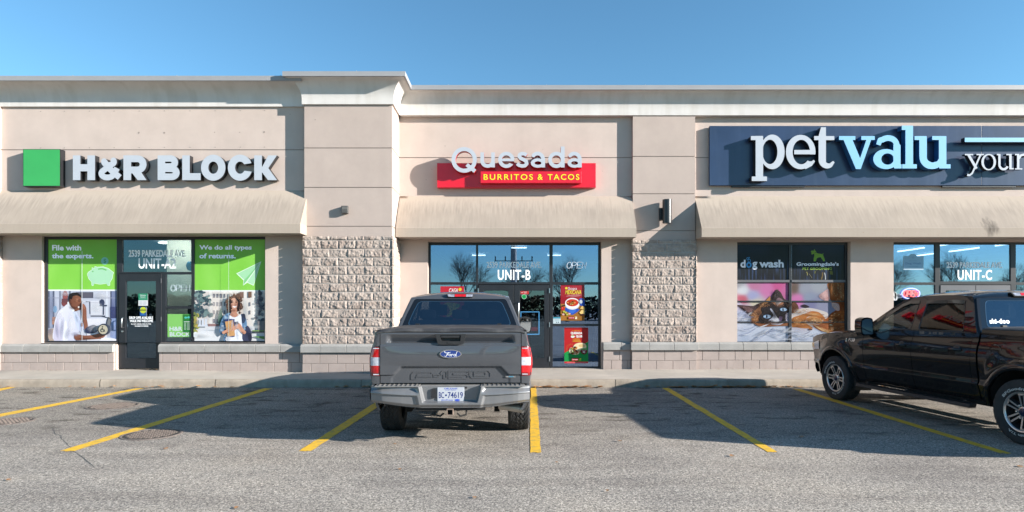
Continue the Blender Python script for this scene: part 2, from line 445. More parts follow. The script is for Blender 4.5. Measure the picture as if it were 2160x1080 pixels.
def asphalt_mat():
    m = mat('asphalt', (0.2, 0.2, 0.2), rough=0.93, spec=0.25)
    n = m.node_tree.nodes; l = m.node_tree.links; b = n['Principled BSDF']
    g = n.new('ShaderNodeNewGeometry')
    def noise(scale, det=5, rough=0.6, sc3=None, off=(0, 0, 0)):
        mp = n.new('ShaderNodeMapping'); mp.inputs['Scale'].default_value = sc3 or (1, 1, 1); mp.inputs['Location'].default_value = off
        l.new(g.outputs['Position'], mp.inputs[0]); t = n.new('ShaderNodeTexNoise'); t.inputs['Scale'].default_value = scale
        t.inputs['Detail'].default_value = det; t.inputs['Roughness'].default_value = rough; l.new(mp.outputs[0], t.inputs['Vector']); return t.outputs[0]
    def ramp(v, pts):
        r = n.new('ShaderNodeValToRGB'); l.new(v, r.inputs[0])
        e = r.color_ramp.elements; e[0].position, e[0].color = pts[0][0], (*pts[0][1], 1); e[1].position, e[1].color = pts[-1][0], (*pts[-1][1], 1)
        for p, c in pts[1:-1]:
            q = e.new(p); q.color = (*c, 1)
        return r.outputs[0]
    def mul(a, bb, fac=1.0):
        q = n.new('ShaderNodeMix'); q.data_type = 'RGBA'; q.blend_type = 'MULTIPLY'; q.inputs[0].default_value = fac
        l.new(a, q.inputs[6]); l.new(bb, q.inputs[7]); return q.outputs[2]
    vo = n.new('ShaderNodeTexVoronoi'); vo.inputs['Scale'].default_value = 96; l.new(g.outputs['Position'], vo.inputs['Vector'])
    bw = n.new('ShaderNodeRGBToBW'); l.new(vo.outputs['Color'], bw.inputs[0])
    stones = ramp(bw.outputs[0], [(0.12, (0.125, 0.112, 0.098)), (0.45, (0.300, 0.268, 0.232)), (0.7, (0.39, 0.348, 0.300)), (0.95, (0.68, 0.602, 0.515))])
    fine = ramp(noise(34, 4, 0.75), [(0.34, (0.55, 0.55, 0.55)), (0.5, (0.98, 0.98, 0.98)), (0.66, (1.35, 1.33, 1.30))])
    big = mul(ramp(noise(0.55, 6, 0.6), [(0.3, (0.78, 0.78, 0.80)), (0.5, (1, 1, 1)), (0.7, (1.12, 1.10, 1.07))]), ramp(noise(0.9, 4, 0.55, (0.35, 2.2, 1), (7, 3, 0)), [(0.36, (0.84, 0.83, 0.83)), (0.52, (1, 1, 1)), (0.7, (1.05, 1.04, 1.03))]))
    # oil drips gather where cars stand, near the kerb
    st = ramp(noise(1.0, 5, 0.6, (1.6, 3.4, 1)), [(0.55, (1, 1, 1)), (0.61, (0.62, 0.60, 0.585)), (0.70, (0.28, 0.27, 0.265))])
    sp = n.new('ShaderNodeSeparateXYZ'); l.new(g.outputs['Position'], sp.inputs[0])
    near = n.new('ShaderNodeMapRange'); l.new(sp.outputs[1], near.inputs[0])
    for i, x in enumerate((6.6, 9.6, 0.12, 1)): near.inputs[i+1].default_value = x
    m3 = n.new('ShaderNodeMix'); m3.data_type = 'RGBA'; l.new(near.outputs[0], m3.inputs[0]); m3.inputs[6].default_value = (1, 1, 1, 1); l.new(st, m3.inputs[7])
    # base colour gets darker from the drive lane into the stalls
    lane = n.new('ShaderNodeMapRange'); l.new(sp.outputs[1], lane.inputs[0])
    for i, x in enumerate((7.3, 8.6, 1.0, 0.79)): lane.inputs[i+1].default_value = x
    c = mul(mul(mul(stones, fine), big), m3.outputs[2])
    sc_ = n.new('ShaderNodeVectorMath'); sc_.operation = 'SCALE'; l.new(c, sc_.inputs[0]); l.new(lane.outputs[0], sc_.inputs['Scale'])
    l.new(sc_.outputs[0], b.inputs['Base Color'])
    bp = n.new('ShaderNodeBump'); bp.inputs['Strength'].default_value = 0.55; bp.inputs['Distance'].default_value = 0.006
    l.new(bw.outputs[0], bp.inputs['Height']); l.new(bp.outputs[0], b.inputs['Normal'])
    return m
M_ASPH = asphalt_mat()
M_CONC = mat('sidewalk_concrete', (0.40, 0.355, 0.305), rough=0.9, bump=(50, 0.3, 0.008), var=(1.1, 0.14), streak=((1.2, 5, 1), 0.35, (0.30, 0.275, 0.245)))
M_KERB = mat('kerb_concrete', (0.32, 0.27, 0.215), rough=0.92, bump=(40, 0.5, 0.01), var=(3.3, 0.22), streak=((6, 2, 1.2), 0.5, (0.20, 0.17, 0.135)))
M_YEL = mat('yellow_paint', (0.76, 0.435, 0.022), rough=0.8, bump=(60, 0.5, 0.006), var=(26, 0.16), streak=((9, 9, 9), 0.75, (0.34, 0.26, 0.10)))
M_IRON = mat('cast_iron', (0.17, 0.135, 0.115), rough=0.75, bump=(60, 0.5, 0.006), var=(12, 0.3))
M_LEAF = mat('dry_leaf', (0.36, 0.17, 0.06), rough=0.8, var=(14, 0.5))
M_DARKROOM = mat('interior_wall', (0.10, 0.115, 0.125), rough=0.9, var=(0.6, 0.2))

YA, YP1, YP2, YB = 14.165, 14.0, 14.78, 14.9
YK = 12.85
# ------------------------------------------------------------------ ground
g = MB(); g.add([(-400, -400, 0), (400, -400, 0), (400, 400, 0), (-400, 400, 0)], [(0, 1, 2, 3)])
tag(g.build('ground', M_ASPH, org=(0, 0, 0)), kind='structure', label='weathered grey asphalt of the parking lot')
def walk_z(x, y): return 0.165+0.055*sstep(-2.5, -8.5, x)*sstep(YK, YA, y)+0.012*(y-YK)
sw = MB()
jx = [-13.8, -12.05, -10.3, -8.55, -6.8, -5.05, -3.3, -1.0, 2.2, 4.6, 7.0, 9.4, 11.8, 14.2]
xs_ = sorted([-18.0, 18.0]+[x-0.011 for x in jx]+[x+0.011 for x in jx]+[-17+i*1.0 for i in range(35)])
ys_ = [YK+0.03, YK+0.36, YK+0.375]+[YK+0.7+i*0.45 for i in range(6)]
def swp(x, y):
    d = 0.012 if any(abs(x-a) < 0.0125 for a in jx) and y < 99 else 0
    if abs(y-YK-0.36) < 0.02: d = 0
    return (x, y, walk_z(x, y)-d)
sw.grid(swp, 0, 0, us=xs_, vs=ys_)
tag(sw.build('sidewalk', M_CONC, org=(0, 0, 0), smooth=30), kind='structure', label='pale concrete sidewalk in front of the shops')
# kerb: rounded nose, joints
kb = MB()
kj = [-13.0, -8.75, -6.3, -3.2, -0.4, 2.2, 4.58, 7.4, 10.2, 13]
prof = [(0.0, -0.05), (0.005, 0.0), (0.012, 0.10), (0.02, 0.14), (0.035, 0.158), (0.055, 0.1655), (0.10, 0.167)]
edges = [-18]+kj+[18]
for a, b in zip(edges[:-1], edges[1:]):
    a += 0.008; b -= 0.008; nseg = max(2, int((b-a)/0.25))
    k0 = len(kb.v)
    kb.grid(lambda u, v: (a+(b-a)*u, YK-0.03+prof[int(round(v*6))][0]+0.004*noise.noise(Vector((u*(b-a)*3+a, v, 3))), prof[int(round(v*6))][1]+(0.002 if v > .9 else 0)), nseg, 6)
kb.box(-18, 18, YK+0.005, YK+0.05, -0.05, 0.135)
tag(kb.build('kerb', M_KERB, org=(0, 0, 0), smooth=50), kind='structure', label='stained concrete kerb along the stalls')

# parking lines: quadrilaterals on the asphalt with ragged ends
def line_quad(p, name_lab):
    (ax, ay), (bx, by), (cx, cy), (dx, dy) = [G(*q) for q in p]       # far-left, far-right, near-right, near-left
    m = MB(); n = 44
    def fn(u, v):
        lx, ly = ax+(dx-ax)*u, ay+(dy-ay)*u; rx, ry = bx+(cx-bx)*u, by+(cy-by)*u
        w = 0.010*noise.noise(Vector((u*23, v*3+ax, 1.7)))+0.006*noise.noise(Vector((u*61, v*5+ax, 4)))
        e = 0.03*noise.noise(Vector((v*9, ax, 2)))*(1 if u in (0, 1) else 0)
        return (lx+(rx-lx)*v+w, ly+(ry-ly)*v+e, 0.004)
    m.grid(fn, n, 4)
    o = m.build('parking_line', M_YEL, org=(ax, ay, 0)); tag(o, name_lab, group='yellow stall lines', kind='structure')
line_quad([(18, 817), (34, 817), (-60, 838), (-120, 838)], 'yellow stall line entering at the far left corner')
line_quad([(286, 819.5), (304, 819.5), (-28, 885), (-62, 885)], 'yellow stall line left of the upper manhole cover')
line_quad([(556, 819.5), (576, 819.5), (156, 952), (126, 952)], 'yellow stall line crossing the large manhole cover')
line_quad([(838, 819.5), (858, 819.5), (656, 952), (630, 952)], 'yellow stall line ending left of the grey pickup')
line_quad([(1118.5, 817), (1131, 817), (1141, 955), (1118.5, 955)], 'yellow stall line close along the right side of the grey pickup')
line_quad([(1396, 818.5), (1411, 818.5), (1640, 954), (1619, 954)], 'yellow stall line in the long shadow of the black pickup')
line_quad([(1672, 821), (1690, 821), (2134, 957), (2110, 957)], 'yellow stall line beside the black pickup')

# manhole covers: ring, raised grid of pads
def manhole(px, py, r, label):
    x, y = G(px, py); m = MB()
    m.lathe([(0.002, r+0.035), (0.007, r+0.03), (0.007, r+0.004), (0.003, r)], 48, 'z', (x, y, 0))
    m.lathe([(0.004, 0.001), (0.004, r)], 48, 'z', (x, y, 0), 1)
    st = 0.062; k = int(r/st)+1
    for i in range(-k, k+1):
        for j in range(-k, k+1):
            if math.hypot(i*st, j*st) < r-0.03:
                m.box(x+i*st-0.018, x+i*st+0.018, y+j*st-0.018, y+j*st+0.018, 0.0035, 0.011)
    o = m.build('manhole_cover', [M_IRON, mat('iron_recess', (0.035, 0.03, 0.027), rough=0.9)], org=(x, y, 0)); tag(o, label, 'manhole cover', 'cast iron manhole covers in the stalls')
manhole(320, 916.5, 0.335, 'rusty manhole cover touching the yellow line, half in the grey pickup shadow')
manhole(238, 856.5, 0.36, 'rusty cast iron manhole cover between two yellow lines, nearer to the kerb')
manhole(16, 889, 0.30, 'rusty cast iron manhole cover cut off by the left frame edge')
# patched asphalt with a tar seam, cracks
M_PATCH = mat('tar_seam', (0.10, 0.095, 0.09), rough=0.85, var=(30, 0.4))
def crack(pts, w, z=0.0025):
    P = [G(*p) for p in pts]; m = MB(); L = []; Rr = []
    fine = []
    for a, b in zip(P[:-1], P[1:]):
        for q in range(10): fine.append((a[0]+(b[0]-a[0])*q/10, a[1]+(b[1]-a[1])*q/10))
    for i, (x, y) in enumerate(fine):
        x += 0.03*noise.noise(Vector((x*4, y*4, 0))); y += 0.03*noise.noise(Vector((x*4, y*4, 7)))
        t = fine[min(i+1, len(fine)-1)]; s_ = fine[max(i-1, 0)]; dx, dy = t[0]-s_[0], t[1]-s_[1]; d = math.hypot(dx, dy)+1e-9
        ww = w*(0.5+abs(noise.noise(Vector((x*9, y*9, 3))))*1.6)
        L.append((x-dy/d*ww, y+dx/d*ww, z)); Rr.append((x+dy/d*ww, y-dx/d*ww, z))
    k = len(L); m.add(L+Rr, [(i, i+1, k+i+1, k+i) for i in range(k-1)])
    tag(m.build('asphalt_crack', M_PATCH, org=(*fine[0], 0)), kind='structure', label='thin dark crack in the asphalt')
crack([(110, 905), (128, 922), (150, 946), (205, 990)], 0.004)
crack([(14, 1066), (86, 1026)], 0.004); crack([(205, 990), (330, 965), (470, 940)], 0.004)
crack([(1130, 857), (1300, 857), (1480, 858), (1600, 860)], 0.004)
crack([(560, 1013), (830, 1014), (1200, 1012), (1560, 1010)], 0.003)

# fallen leaves: curled little blades; loose ones single, the kerb drift as one mass
def leaf_mesh(m, x, y, z, s, rng, mi=0):
    a = rng.uniform(0, 2*PI); n = 6; up = []; dn = []
    c = rng.uniform(0.2, 0.9)
    for i in range(n+1):
        t = i/n; w = s*0.38*math.sin(PI*min(1, t*0.96+0.04))**0.8*(1+0.35*(i % 2)); l = s*(t-0.5)
        h = z+0.006+s*c*(t-0.5)**2*1.3
        for sg, Lr in ((1, up), (-1, dn)):
            lx, ly = l*math.cos(a)-sg*w*math.sin(a), l*math.sin(a)+sg*w*math.cos(a)
            Lr.append((x+lx, y+ly, h+w*0.55*c))
    mid = [((u[0]+d[0])/2, (u[1]+d[1])/2, min(u[2], d[2])-s*0.08*c) for u, d in zip(up, dn)]
    k = n+1
    m.add(up+mid+dn, [(i, i+1, k+i+1, k+i) for i in range(n)]+[(k+i, k+i+1, 2*k+i+1, 2*k+i) for i in range(n)], mi)
rng = random.Random(3)
for px, py, s, lab in [(350, 948, .10, 'single tan leaf below the large manhole cover'), (18, 1014, .08, 'single tan leaf near the left frame edge'),
                       (833, 937, .07, 'small tan leaf below the left rear tyre of the grey pickup'), (1308, 932, .09, 'dark brown leaf on sunlit asphalt right of the grey pickup'),
                       (843, 991, .07, 'dark curled leaf on the open asphalt in the middle'), (1002, 1051, .07, 'round brown leaf ball near the bottom edge'),
                       (1544, 963, .10, 'dark leaf on asphalt below the middle yellow line'), (1174, 976, .06, 'tiny orange leaf on the sunlit asphalt'),
                       (1281, 1037, .06, 'small orange leaf near the bottom right'), (1690, 923, .10, 'curled leaf inside the shadow of the black pickup'),
                       (2152, 985, .10, 'leaf at the right frame edge in front of the black pickup'), (498, 1073, .07, 'brown leaf at the bottom edge, left of middle')]:
    x, y = G(px, py); m = MB(); leaf_mesh(m, x, y, 0, s*0.62, rng)
    tag(m.build('fallen_leaf', M_LEAF, org=(x, y, 0)), lab, 'leaf', 'single leaves fallen on the asphalt')
m = MB()
for (x0, x1, cnt) in [(-13, -9.6, 26), (-9.3, -6, 14), (0.0, 2.2, 60), (2.3, 4.6, 26), (3.6, 6.2, 80), (-5.5, -1.5, 12), (6, 9, 20)]:
    for i in range(cnt):
        x = rng.gauss((x0+x1)/2, (x1-x0)/4); leaf_mesh(m, x, YK-0.05-abs(rng.gauss(0, 0.05)), rng.uniform(0, 0.02), rng.uniform(0.06, 0.12), rng)
tag(m.build('leaf_litter', M_LEAF, org=(0, YK, 0)), 'dry orange leaves drifted along the foot of the kerb', 'leaves', kind='stuff')
m = MB()
for i in range(260):
    x = rng.uniform(-12, 12); y = (YA if x < -4.8 else YP1-0.1 if x < -2.6 else YB-0.05)-0.04-abs(rng.gauss(0, .02))
    leaf_mesh(m, x, y, walk_z(x, y)-0.004, rng.uniform(0.012, 0.035), rng)
tag(m.build('debris', M_LEAF, org=(0, YB, 0)), 'crumbs of leaves and grit along the foot of the shop walls', 'debris', kind='stuff')
# ------------------------------------------------------------------ the building
BLD = empty('retail_building', (0, YB, 0), 'beige stucco strip mall with three shopfronts, split stone pilasters and curved cloth canopies', 'building')
ZC0, ZT = 6.39, 6.96               # cornice underside, roof edge
GZ = [5.39, 4.476, 3.575]          # reveals in the stucco
XP1 = (W(642, 400, YP1)[0], W(827, 400, YP1)[0])
XP2 = (W(1335, 400, YP2)[0], W(1466.5, 400, YP2)[0])
def wall(name, x0, x1, z0, z1, y, openings, grooves, depth=0.21):
    m = MB(); g = 0.009
    xs = sorted({x0, x1, *[v for o in openings for v in o[:2]]}); zs = sorted({z0, z1, *[v for o in openings for v in o[2:]], *[v for q in grooves for v in (q-g, q+g)]})
    for a, b in zip(xs[:-1], xs[1:]):
        for c, d in zip(zs[:-1], zs[1:]):
            xm, zm = (a+b)/2, (c+d)/2
            if any(o[0] < xm < o[1] and o[2] < zm < o[3] for o in openings): continue
            gr = any(abs(zm-q) < g for q in grooves)
            yy = y+(0.014 if gr else 0)
            n = max(1, int((b-a)/0.5)) if not gr else 1
            m.add([(a, yy, c), (b, yy, c), (b, yy, d), (a, yy, d)], [(0, 1, 2, 3)], 1 if gr else 0)
            if gr:
                m.add([(a, y, c), (b, y, c), (b, yy, c), (a, yy, c)], [(0, 1, 2, 3)], 1); m.add([(a, y, d), (b, y, d), (b, yy, d), (a, yy, d)], [(3, 2, 1, 0)], 1)
    for (a, b, c, d) in openings:
        y2 = y+depth
        m.add([(a, y, c), (a, y2, c), (a, y2, d), (a, y, d)], [(0, 1, 2, 3)]); m.add([(b, y, c), (b, y2, c), (b, y2, d), (b, y, d)], [(3, 2, 1, 0)])
        m.add([(a, y, d), (b, y, d), (b, y2, d), (a, y2, d)], [(0, 1, 2, 3)]); m.add([(a, y, c), (b, y, c), (b, y2, c), (a, y2, c)], [(3, 2, 1, 0)])
    return m.build(name, [M_WALL, M_GROOVE], BLD, weld=1e-5)
YWA, YWB = YA+0.07, YB+0.13        # window planes (frame front)
def rect(px0, px1, py0, py1, Y):
    x0, z1 = W(px0, py0, Y); x1, z0 = W(px1, py1, Y); return (x0, x1, z0, z1)
OA = rect(93, 562, 499, 723, YWA); DA = rect(250, 341, 575, 784, YWA)
OB = rect(904, 1267, 511, 778, YWB)
OC1 = rect(1551, 1788, 511, 724, YWB); OC2 = rect(1878, 2292, 511, 778, YWB)
ZB = 0.17
wall('wall', -16, XP1[0]+0.05, ZB, ZC0+0.03, YA, [OA, (DA[0], DA[1], ZB+0.045, OA[2])], [5.39])
wall('wall', XP1[1]-0.05, 16, ZB, ZC0+0.03, YB, [(OB[0], OB[1], ZB+0.012, OB[3]), OC1, (OC2[0], OC2[1], ZB+0.012, OC2[3])], [5.39])
# bolt holes left by an older sign on the left wall
def bolt_hole(px, py, r):
    Y_ = YB if px > 850 else (YP1 if px > 640 else YA); x, z = W(px, py, Y_)
    m = MB(); m.lathe([(-0.004, r), (-0.006, 0.001)], 10, 'y', (x, Y_, z)); m.build('bolt_hole', M_GROOVE, BLD)
for k, px in enumerate([86, 136, 189, 241, 294, 347, 401, 454, 507, 558]):
    bolt_hole(px, 234-0.2*(k-5), .012); bolt_hole(px, 311-0.2*(k-5), .012)
for q in [(293, 280, .022), (347, 280, .022), (453, 279, .012), (506, 279, .012), (557.5, 278.5, .02), (505, 315, .012), (939, 308, .012), (911, 357, .01), (899, 379, .01), (1145, 315, .008), (1271, 361, .008), (945, 332, .01), (665, 252.5, .014), (612, 241, .01)]: bolt_hole(*q)

# pilasters: stucco shaft of stacked drums with recessed reveals, split-face stone below, ledge, smooth block base
def rough_blocks(m, x0, x1, z0, z1, fn, seed, bl=0.402, bh=0.2, amp=0.027, off=0.0, nn=19):
    """split-face blocks on a face; fn(a, z, h) -> xyz with h the relief"""
    rng = random.Random(seed); rows = int(math.ceil((z1-z0)/bh-1e-6))
    for r in range(rows):
        zt = z1-(r)*bh if False else None
        a0 = z0+r*bh+0.005; a1 = min(z0+(r+1)*bh-0.005, z1-0.004)
        if a1-a0 < 0.03: continue
        s = x0-off-(bl*0.5 if r % 2 else 0)
        while s < x1-0.01:
            e0, e1 = max(s+0.004, x0), min(s+bl-0.004, x1)
            s += bl
            if e1-e0 < 0.02: continue
            k = Vector((rng.uniform(0, 99), rng.uniform(0, 99), rng.uniform(0, 99)))
            base = rng.uniform(0.35, 0.75); tx, tz = rng.uniform(-.5, .5), rng.uniform(-.45, .45)
            nu = max(3, int(nn*(e1-e0)/bl*1.6)); nv = max(3, int(nn*(a1-a0)/bh*0.9))
            def P(u, v):
                q = Vector((u*(e1-e0)*9, v*(a1-a0)*9, 0))+k
                h = base+0.50*noise.noise(q)+0.44*noise.noise(q*2.5)+0.24*noise.noise(q*5.2)+tx*(u-.5)+tz*(v-.5)
                ed = min(u*(e1-e0), (1-u)*(e1-e0), v*(a1-a0), (1-v)*(a1-a0))
                h = max(0.06, h)*amp*(0.10+0.90*sstep(0.004, 0.020, ed))
                if ed < 1e-6: h = 0.004
                return fn(e0+(e1-e0)*u, a0+(a1-a0)*v, h)
            m.grid(P, nu, nv)
def smooth_blocks(m, x0, x1, z0, z1, y, off=0.0, bl=0.40, rows=2, ends=()):
    bh = (z1-z0)/rows
    for r in range(rows):
        s = x0-off-(bl*0.5 if r % 2 else 0)
        while s < x1-0.01:
            e0, e1 = max(s+0.005, x0), min(s+bl-0.005, x1); s += bl
            if e1-e0 < 0.015: continue
            m.box(e0, e1, y, y+0.06, z0+r*bh+0.005, z0+(r+1)*bh-0.005)
def ledge(m, x0, x1, y, off=0.0, bl=0.6, z0=0.655, z1=0.845, proj=0.05, back=0.2, ret=False):
    s = x0-off
    while s < x1-0.01:
        e0, e1 = max(s+0.003, x0), min(s+bl-0.003, x1); s += bl
        if e1-e0 < 0.02: continue
        m.add([(e0, y-proj, z0), (e1, y-proj, z0), (e1, y-proj, z1-0.045), (e0, y-proj, z1-0.045), (e0, y-proj+0.05, z1), (e1, y-proj+0.05, z1),
               (e0, y+back, z1), (e1, y+back, z1), (e0, y+back, z0), (e1, y+back, z0)],
              [(0, 1, 2, 3), (3, 2, 5, 4), (4, 5, 7, 6), (0, 8, 9, 1), (0, 3, 4, 6, 8), (1, 9, 7, 5, 2)])
def pilaster(x0, x1, yf, yb, zt, seed, fx=0.045):
    m = MB(); lev = [3.35]+sorted(GZ)+[zt]
    for i in range(4):
        m.box(x0, x1, yf, yb, lev[i]+(0.009 if i else 0.0), lev[i+1]-(0.009 if i < 3 else 0))
    m.box(x0+0.014, x1-0.014, yf+0.014, yb-0.002, 3.36, zt-0.01, 1)
    p = m.build('pilaster', [M_PIL, M_GROOVE], BLD, bevel=None)
    b = MB(); a0, a1, yq = x0-fx, x1+fx, yf-fx
    rough_blocks(b, a0, a1, 0.85, 3.35, lambda a, z, h: (a, yq-h+0.03, z), seed, off=0.17)
    rough_blocks(b, yq+0.0, yb, 0.85, 3.35, lambda a, z, h: (a1+h-0.03, a, z), seed+5, off=0.1)
    rough_blocks(b, yq+0.0, yb, 0.85, 3.35, lambda a, z, h: (a0-h+0.03, a, z), seed+9, off=0.1)
    o = b.build('split_stone_facing', M_BLOCK, p, smooth=60)
    c = MB(); c.box(a0+0.03, a1-0.03, yq+0.031, yb-0.003, 0.64, 3.345); c.build('mortar_core', M_MORTAR, p)
    l = MB(); ledge(l, a0-0.02, a1+0.03, yq+0.01, off=0.15, bl=0.60, proj=0.055, back=yb-yq)
    l.build('ledge', M_CAP, p, bevel=0.006)
    d = MB(); smooth_blocks(d, a0+0.01, a1-0.01, ZB-0.02, 0.65, yq+0.012, off=0.2, rows=2)
    for sx, q in ((a1-0.01, 1), (a0+0.01, -1)):
        bh = (0.65-ZB+0.02)/2
        for r in range(2):
            s = yq+0.08
            while s < yb-0.05:
                e = min(s+0.39, yb-0.004)
                d.box(sx-q*0.05, sx, s, e-0.008, ZB-0.02+r*bh+0.005, ZB-0.02+(r+1)*bh-0.005); s += 0.40
    d.box(a0+0.016, a1-0.016, yq+0.018, yb-0.003, ZB-0.02, 0.645, 1)
    d.build('base_blocks', [M_BASE, M_JOINT], p, bevel=0.005)
    return p
pilaster(XP1[0], XP1[1], YP1, YB-0.002, ZC0+0.02, 11)
pilaster(XP2[0], XP2[1], YP2, YB-0.002, ZC0+0.02, 23, fx=0.04)
pilaster(-14.0, W(-0.5, 400, YP1+.05)[0]-0.05, YP1+0.05, YA-0.002, ZC0+0.02, 31)
# low block base and ledge of the plain walls
def base_run(x0, x1, y, off, zb=ZB-0.02):
    m = MB(); smooth_blocks(m, x0, x1, zb, 0.655, y-0.07, off=off); m.box(x0+0.003, x1-0.003, y-0.063, y-0.002, zb, 0.65, 1)
    m.build('base_blocks', [M_BASE, M_JOINT], BLD, bevel=0.005)
    l = MB(); ledge(l, x0, x1, y-0.06, off=off*0.7, bl=0.585, proj=0.06, back=0.055)
    l.build('ledge', M_CAP, BLD, bevel=0.006)
base_run(-16, DA[0]-0.02, YA, 0.05, ZB+.0); base_run(DA[1]+0.02, XP1[0]-0.05, YA, 0.12, ZB+.0)
base_run(XP1[1]+0.05, OB[0]-0.03, YB, 0.1); base_run(OB[1]+0.03, XP2[0]-0.042, YB, 0.2)
base_run(XP2[1]+0.042, OC2[0]-0.03, YB, 0.05); base_run(OC2[1]+0.03, 16, YB, 0.1)
# sloping sills under the windows
for a_, b_, o_, y_ in ((OA[0], DA[0], OA, YA), (DA[1], OA[1], OA, YA), (OC1[0], OC1[1], OC1, YB)):
    m = MB(); m.box(a_, b_, y_-0.01, y_+0.1, o_[2]-0.03, o_[2]-0.002); m.build('sill', M_ALU, BLD)

# cornices: hollow (cavetto) moulding with a lip, metal coping on top; mitred round the big pilaster
def cornice(path, lip, proj, zt=6.96, zlip=0.115):
    """path: plan polyline with outward normal on its right-hand side when walking (front faces -Y)"""
    pr = [(0.0, ZC0), (lip, ZC0), (lip, ZC0+zlip)]
    for i in range(1, 13):
        a = PI/2*i/12; pr.append((lip+(proj-lip)*(1-math.cos(a)), ZC0+zlip+(zt-0.11-ZC0-zlip)*math.sin(a)))
    cop = [(proj+0.005, zt-0.108), (proj+0.035, zt-0.108), (proj+0.035, zt), (proj-0.1, zt+0.01), (-0.3, zt+0.01)]
    offs = []
    k = len(path)
    for i in range(k):
        p = Vector(path[i]); d0 = (p-Vector(path[i-1])).normalized() if i else None; d1 = (Vector(path[i+1])-p).normalized() if i < k-1 else None
        n0 = Vector((d0.y, -d0.x)) if d0 else None; n1 = Vector((d1.y, -d1.x)) if d1 else None
        if n0 is None: n = n1
        elif n1 is None: n = n0
        else: n = (n0+n1); n = n/(n.dot(n0))
        offs.append((p, n))
    out = []
    for prof, mt, nm in ((pr, M_COR, 'cornice'), (cop, M_COPE, 'roof_coping')):
        m = MB()
        for i in range(k-1):
            (p0, n0), (p1, n1) = offs[i], offs[i+1]
            L = (p1-p0).length; nn = max(1, int(L/1.2)) if nm == 'cornice' else 1
            for q in range(nn):
                t0, t1 = q/nn, (q+1)/nn
                vs = []
                for t in (t0, t1):
                    for o, z in prof:
                        a = p0+n0*o; b = p1+n1*o; c = a+(b-a)*t; vs.append((c.x, c.y, z))
                np_ = len(prof); m.add(vs, [(j, np_+j, np_+j+1, j+1) for j in range(np_-1)])
        if nm == 'roof_coping':
            for i in range(k-1):                                    # standing joints of the metal
                (p0, n0), (p1, n1) = offs[i], offs[i+1]; L = (p1-p0).length; d = (p1-p0).normalized()
                if L < 1.5: continue
                q = 1.3
                while q < L-0.3:
                    c = p0+d*q+n0*(proj+0.038) if abs(n0.dot(d)) < 1e-6 else p0+d*q+Vector((d.y, -d.x))*(proj+0.038)
                    nx = Vector((d.y, -d.x))
                    a = c-nx*0.01; m.box(a.x-0.006, a.x+0.006, a.y-0.004, a.y+0.008, zt-0.11, zt+0.014, 0); q += 2.36
        out.append(m.build(nm, mt, BLD, smooth=40, weld=1e-4))
    return out
cornice([(-16, YA), (XP1[0]+0.02, YA)], 0.05, 0.40)
cornice([(XP1[1]-0.05, YB), (16, YB)], 0.145, 0.40, 7.02)
cornice([(XP1[0], YB+0.8), (XP1[0], YP1), (XP1[1], YP1), (XP1[1], YB+0.8)], 0.045, 0.335, 7.023)
m = MB(); m.add([(-16, YA-0.2, ZT), (XP1[0], YA-0.2, ZT), (XP1[0], 30, ZT), (-16, 30, ZT)], [(0, 1, 2, 3)])
m.add([(XP1[0], YP1-0.2, ZT), (XP1[1], YP1-0.2, ZT), (XP1[1], 30, ZT), (XP1[0], 30, ZT)], [(0, 1, 2, 3)])
m.add([(XP1[1], YB-0.2, ZT), (16, YB-0.2, ZT), (16, 30, ZT), (XP1[1], 30, ZT)], [(0, 1, 2, 3)])
m.add([(-16, 30, 0), (16, 30, 0), (16, 30, ZT), (-16, 30, ZT)], [(0, 1, 2, 3)])
m.add([(-16, YA, 0), (-16, 30, 0), (-16, 30, ZT), (-16, YA, ZT)], [(0, 1, 2, 3)]); m.add([(16, YB, 0), (16, 30, 0), (16, 30, ZT), (16, YB, ZT)], [(0, 1, 2, 3)])
m.build('roof', M_COPE, BLD)

# canopies
def awning(x0, x1, y, p=0.575, zt=4.44, zf=3.585, zb=3.365):
    m = MB(); pr = [(0.0, zt)]
    for i in range(1, 11):
        t = i/10; pr.append((p*(t*0.93+0.07*math.sin(PI/2*t)), zt+(zf-zt)*(t**1.06)))
    pr += [(p+0.008, zf-0.006), (p+0.010, zb), (p-0.02, zb)]
    n = 26; k = len(pr)
    for i in range(n+1):
        x = x0+(x1-x0)*i/n
        for j, (o, z) in enumerate(pr):
            sag = 0.006*noise.noise(Vector((x*2.1, z*2, 1))) if 0 < j < k-2 else 0
            m.v.append((x, y-o+sag, z))
    for i in range(n):
        for j in range(k-1):
            m.f.append((i*k+j, (i+1)*k+j, (i+1)*k+j+1, i*k+j+1)); m.m.append(0)
    for x in (x0, x1):
        m.prism([[(0.0, zb+0.004)]+[(o, z) for o, z in pr]], lambda a, b, d: (d, y-a, b), x, None)
    a = m.build('awning', M_AWN, BLD, smooth=18, weld=1e-5)
    s = MB(); s.box(x0+0.004, x1-0.004, y-p+0.012, y-0.001, zb+0.006, zb+0.02)
    xx = x0+0.6
    while xx < x1: s.box(xx-0.012, xx+0.012, y-p+0.02, y-0.002, zb+0.001, zb+0.008); xx += 1.17
    s.build('soffit', M_SOFFIT, a)
awning(-15.4, W(636, 480, YA-.5)[0], YA)
awning(W(834, 480, YB-0.5)[0]+0.02, W(1341, 480, YB-.5)[0], YB)
awning(W(1478, 480, YB-0.5)[0], 15.4, YB)

